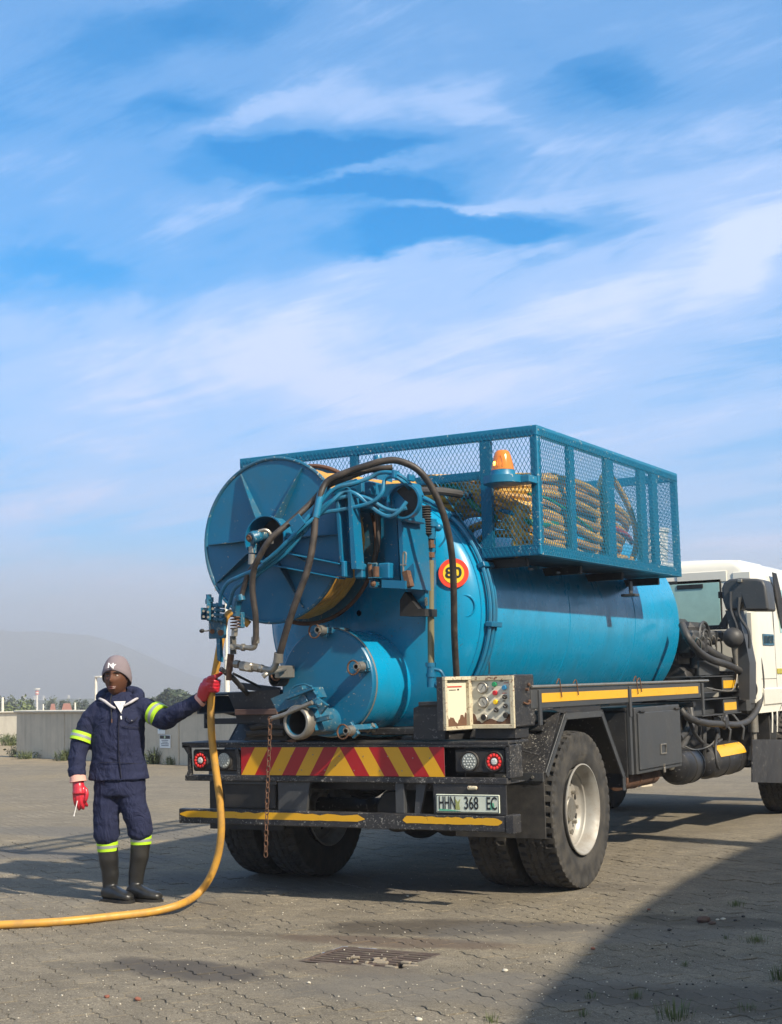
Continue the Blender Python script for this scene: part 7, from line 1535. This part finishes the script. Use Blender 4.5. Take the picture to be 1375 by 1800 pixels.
def band(par, c0, c1, r0, r1, squash=1.):     # three stripes round a sleeve or trouser leg
    c0 = V(c0); c1 = V(c1); d = (c1 - c0); ln = d.length
    for i, mt in enumerate((M_lime, M_silver, M_lime)):
        f0, f1 = (0, .34, .64)[i], (.36, .66, 1.)[i]; ra, rb = r0 + (r1 - r0) * f0, r0 + (r1 - r0) * f1; e = .0012 if i == 1 else 0
        part('reflective_band', mt, par, lambda m: m.lathe(c0 + d * f0, d, [(ra - .012, 0), (ra + .001 + e, .0005), (rb + .001 + e, ln * (f1 - f0) - .0005), (rb - .012, ln * (f1 - f0))], 28))
band(jk, W(-.283, -.002, 1.105), W(-.300, .012, 1.05), .079, .077); band(jk, W(.205, hb * .22, 1.232), W(.262, hb * .36, 1.205), .081, .077)
band(trs, W(-.125, .0, .385), W(-.123, .0, .325), .071, .066); band(trs, W(.100, .0, .42), W(.100, 0, .365), .070, .068)
# front of the jacket: placket, pocket flap, pen, hood and drawstrings
def sheet(name, mat, par, pts, off=.003, th=.003):
    part(name, mat, par, lambda m: m.prism([W(*p) for p in pts], KF * th), smooth=False)
def chest(a, c):      # depth of the jacket's front at (a, c)
    rx, ry = (.18, .130); t = max(-1, min(1, (a + .047) / rx)); return ry * math.sqrt(max(0, 1 - t * t)) * (1. if c < 1.2 else 1 - (c - 1.2) * 2.2) + .008
def strip(name, mat, par, pts, r): return part(name, mat, par, lambda m: m.tube([W(a, chest(a, c) + .002, c) for a, c in pts], r, 6, 4))
strip('placket_seam', simple('dark_thread', (.006, .007, .02), .9), jk, [(-.015, 1.30), (-.02, 1.18), (-.022, 1.05), (-.018, .93), (-.006, .81)], .0035)
strip('pocket_flap', simple('dark_thread', (.006, .007, .02), .9), jk, [(.028, 1.215), (.035, 1.195), (.06, 1.178), (.085, 1.19), (.095, 1.205)], .003); strip('pocket_edge', simple('dark_thread', (.006, .007, .02), .9), jk, [(.005, 1.155), (.05, 1.14), (.11, 1.135)], .0022)
strip('pen', M_wt, jk, [(-.008, 1.218), (-.004, 1.196)], .0045); part('snap_button', M_silver, jk, lambda m: [m.ball(W(a, chest(a, c) + .003, c), .004, 8) for a, c in ((-.004, 1.236), (.062, 1.186))])
strip('drawstring', M_ink, jk, [(-.075, 1.36), (-.082, 1.32), (-.075, 1.27), (-.068, 1.215), (-.067, 1.20)], .0035); strip('string_end', M_rust, jk, [(-.067, 1.20), (-.067, 1.175)], .004)
strip('hem_seam', simple('dark_thread', (.006, .007, .02), .9), jk, [(-.20, .91), (-.12, .915), (-.04, .915), (.05, .905), (.12, .90)], .002)
def hood():
    m = MB(); P = [W(-.135, .045, 1.33), W(-.165, -.02, 1.345), W(-.14, -.09, 1.365), (W(-.045, -.125, 1.375)), W(.055, -.09, 1.365), W(.085, -.02, 1.34), W(.06, .05, 1.325)]
    m.tube(P, lambda t: .034 + .012 * math.sin(PI * t), 14, 6); return m.build('hood', M_navy, person, angle=180)
hood()
part('hood_lining', M_hood, person, lambda m: m.tube([W(-.168, .05, 1.335), W(-.15, .085, 1.332), W(-.115, .105, 1.315), W(-.075, .12, 1.285), W(-.045, .125, 1.27)], lambda t: .0065 + .003 * math.sin(PI * t), 10, 6).tube([W(.095, .03, 1.335), W(.08, .075, 1.325), (W(.05, .105, 1.305)), W(.01, .118, 1.285)], lambda t: .0065 + .003 * math.sin(PI * t), 10, 6))
part('tshirt', M_tee, person, lambda m: m.prism([W(-.060, .100, 1.315), W(.020, .100, 1.315), W(-.005, .138, 1.238)], KF * .004))
# --- gumboots
def boot(pts, foot, yaw, par):
    m = MB(); limb(m, pts, 24); a, b = foot; d = V((math.sin(yaw), math.cos(yaw), 0)); s = V((d.y, -d.x, 0))      # in (a, b) axes
    rows = []
    for t, hw, h in ((-.065, .025, .05), (-.05, .040, .085), (0., .044, .10), (.06, .046, .085), (.11, .050, .068), (.16, .050, .058), (.195, .038, .048), (.21, .018, .034)):
        rg = []
        for k in range(20):
            an = 2 * PI * k / 20; x = math.cos(an) * hw; z = h / 2 + .012 + math.copysign(abs(math.sin(an)) ** .7, math.sin(an)) * h / 2
            q = d * t + s * x; rg.append(W(a + q.x, b + q.y, z))
        rows.append(rg)
    loft(m, rows); o = remesh('gumboot', m, M_boot, par, .0075, 3, lambda p: .003 * noise.noise((p - P0) * 14))
    def sole(m2):
        P = []
        for t, hw in ((-.068, .022), (-.055, .038), (0, .043), (.06, .044), (.11, .053), (.16, .053), (.198, .040), (.216, .018)): P.append((t, hw))
        poly = [(t, hw) for t, hw in P] + [(t, -hw) for t, hw in P[::-1]]; pts_ = []
        for t, x in poly: q = d * t + s * x; pts_.append(W(a + q.x, b + q.y, .0))
        m2.prism(pts_, (0, 0, .018))
    part('sole', M_boot, o, sole)
boot([(-.122, .0, .365, .068), (-.118, -.005, .28, .066), (-.108, -.01, .18, .056), (-.108, -.01, .10, .050), (-.105, -.01, .06, .046)], (-.105, .005), math.radians(52), person)
boot([(.100, .0, .40, .068), (.090, -.005, .30, .064), (.070, -.01, .19, .054), (.062, -.01, .12, .050), (.062, -.01, .06, .046)], (.065, .02), math.radians(62), person)
# --- gloves
def gloveL():
    m = MB(); hdz = (HG - AY(376, 1190, -2.055)).normalized() * -1      # along the hose, upwards
    up = hdz; tow = (CAM - HG); tow = (tow - up * tow.dot(up)).normalized(); sd = up.cross(tow); sd = sd if sd.dot(KU) > 0 else -sd      # sd: image right
    c = HG; hr = .027
    wrist = W(ha - .075, hb * .93, 1.318)
    def pt(an, r, h): return c + (sd * math.cos(an) + tow * math.sin(an)) * r + up * h      # angle 0 = image right, 90 = towards the camera
    palm = c - sd * .040 + tow * .012
    m.tube([wrist, wrist.lerp(palm, .55) + tow * .004, palm - up * .004], lambda t: .036 + .008 * math.sin(PI * t * .8), 16, 6)
    m.ball(palm, .040, 14, (.75, .8, 1.05)); m.ball(palm + tow * .012 + sd * .006 - up * .012, .034, 12)
    for k, (h, l) in enumerate(((.030, 1.), (.008, 1.08), (-.014, 1.02), (-.034, .86))):      # four fingers close round the front of the hose
        pts = [pt(math.radians(a), hr + rr, h + dh) for a, rr, dh in ((168, .020, -.004), (130, .019, 0), (88, .0155, .001), (40, .0145, 0), (-5, .0135, -.002), (-45 * l, .013, -.004))]
        m.tube(pts, lambda t: .0135 - .0035 * t, 12, 5); m.ball(pts[-1], .0098, 8)
        for q in (2, 4): m.ball(pts[q], .0135, 8)
    pts = [palm + up * .016, pt(math.radians(125), hr + .018, .048), pt(math.radians(80), hr + .016, .062), pt(math.radians(38), hr + .018, .078), pt(math.radians(15), hr + .022, .088)]
    m.tube(pts, lambda t: .0165 - .005 * t, 12, 5); m.ball(pts[-1], .0115, 8)
    o = remesh('glove', m, M_glove, person, .0045, 1, lambda p: .0012 * noise.noise((p - P0) * 40))
    d = (wrist - W(ha - .125, hb * .88, 1.285)).normalized(); part('glove_cuff', M_pink, o, lambda m: m.lathe(wrist - d * .035, d, [(.047, 0), (.050, .002), (.044, .032), (.040, .040), (.036, .038), (.044, .0)], 24))
gloveL()
def gloveR():
    m = MB(); w0_ = W(-.305, .07, .80)
    m.tube([W(-.308, .068, .815), W(-.303, .073, .775), W(-.298, .078, .74), W(-.297, .08, .712)], lambda t: .036 + .009 * t, 16, 5)
    m.ball(W(-.297, .08, .735), .040, 14, (1.0, .8, 1.05))
    base = [(-.325, .085, .705), (-.306, .094, .698), (-.287, .094, .697), (-.270, .085, .703)]
    for k, (a, b, c) in enumerate(base):
        ln = (.95, 1.1, 1.05, .9)[k]; ix = (0.004, .006, .012, .016)[k]
        pts = [W(a, b - .004, c + .02), W(a, b, c - .012), W(a + ix * .5, b - .002, c - .042 * ln), W(a + ix, b - .014, c - .066 * ln), W(a + ix * 1.2, b - .032, c - .080 * ln)]
        m.tube(pts, lambda t: .0140 - .003 * t, 12, 5); m.ball(pts[-1], .0108, 8)
    pts = [W(-.275, .075, .755), W(-.252, .088, .735), W(-.243, .094, .710), W(-.246, .096, .685), W(-.252, .094, .668)]
    m.tube(pts, lambda t: .0165 - .0045 * t, 12, 5); m.ball(pts[-1], .0115, 8)
    o = remesh('glove', m, M_glove, person, .0045, 1, lambda p: .0012 * noise.noise((p - P0) * 40))
    part('glove_cuff', M_pink, o, lambda m: m.lathe(W(-.311, .066, .845), W(-.303, .073, .78) - W(-.311, .066, .845), [(.046, 0), (.049, .002), (.055, .045), (.057, .056), (.050, .055), (.044, .0)], 24))
gloveR()
ck = part('thin_stick', simple('white_plastic_stick', (.75, .73, .7), .5), None, lambda m: m.tube([W(-.302, .105, .668), W(-.312, .112, .62), W(-.322, .115, .575)], .0032, 8, 3).ball(W(-.323, .115, .572), .006, 8)); tag(ck, 'thin white stick held between the lowered gloved fingers', 'stick')
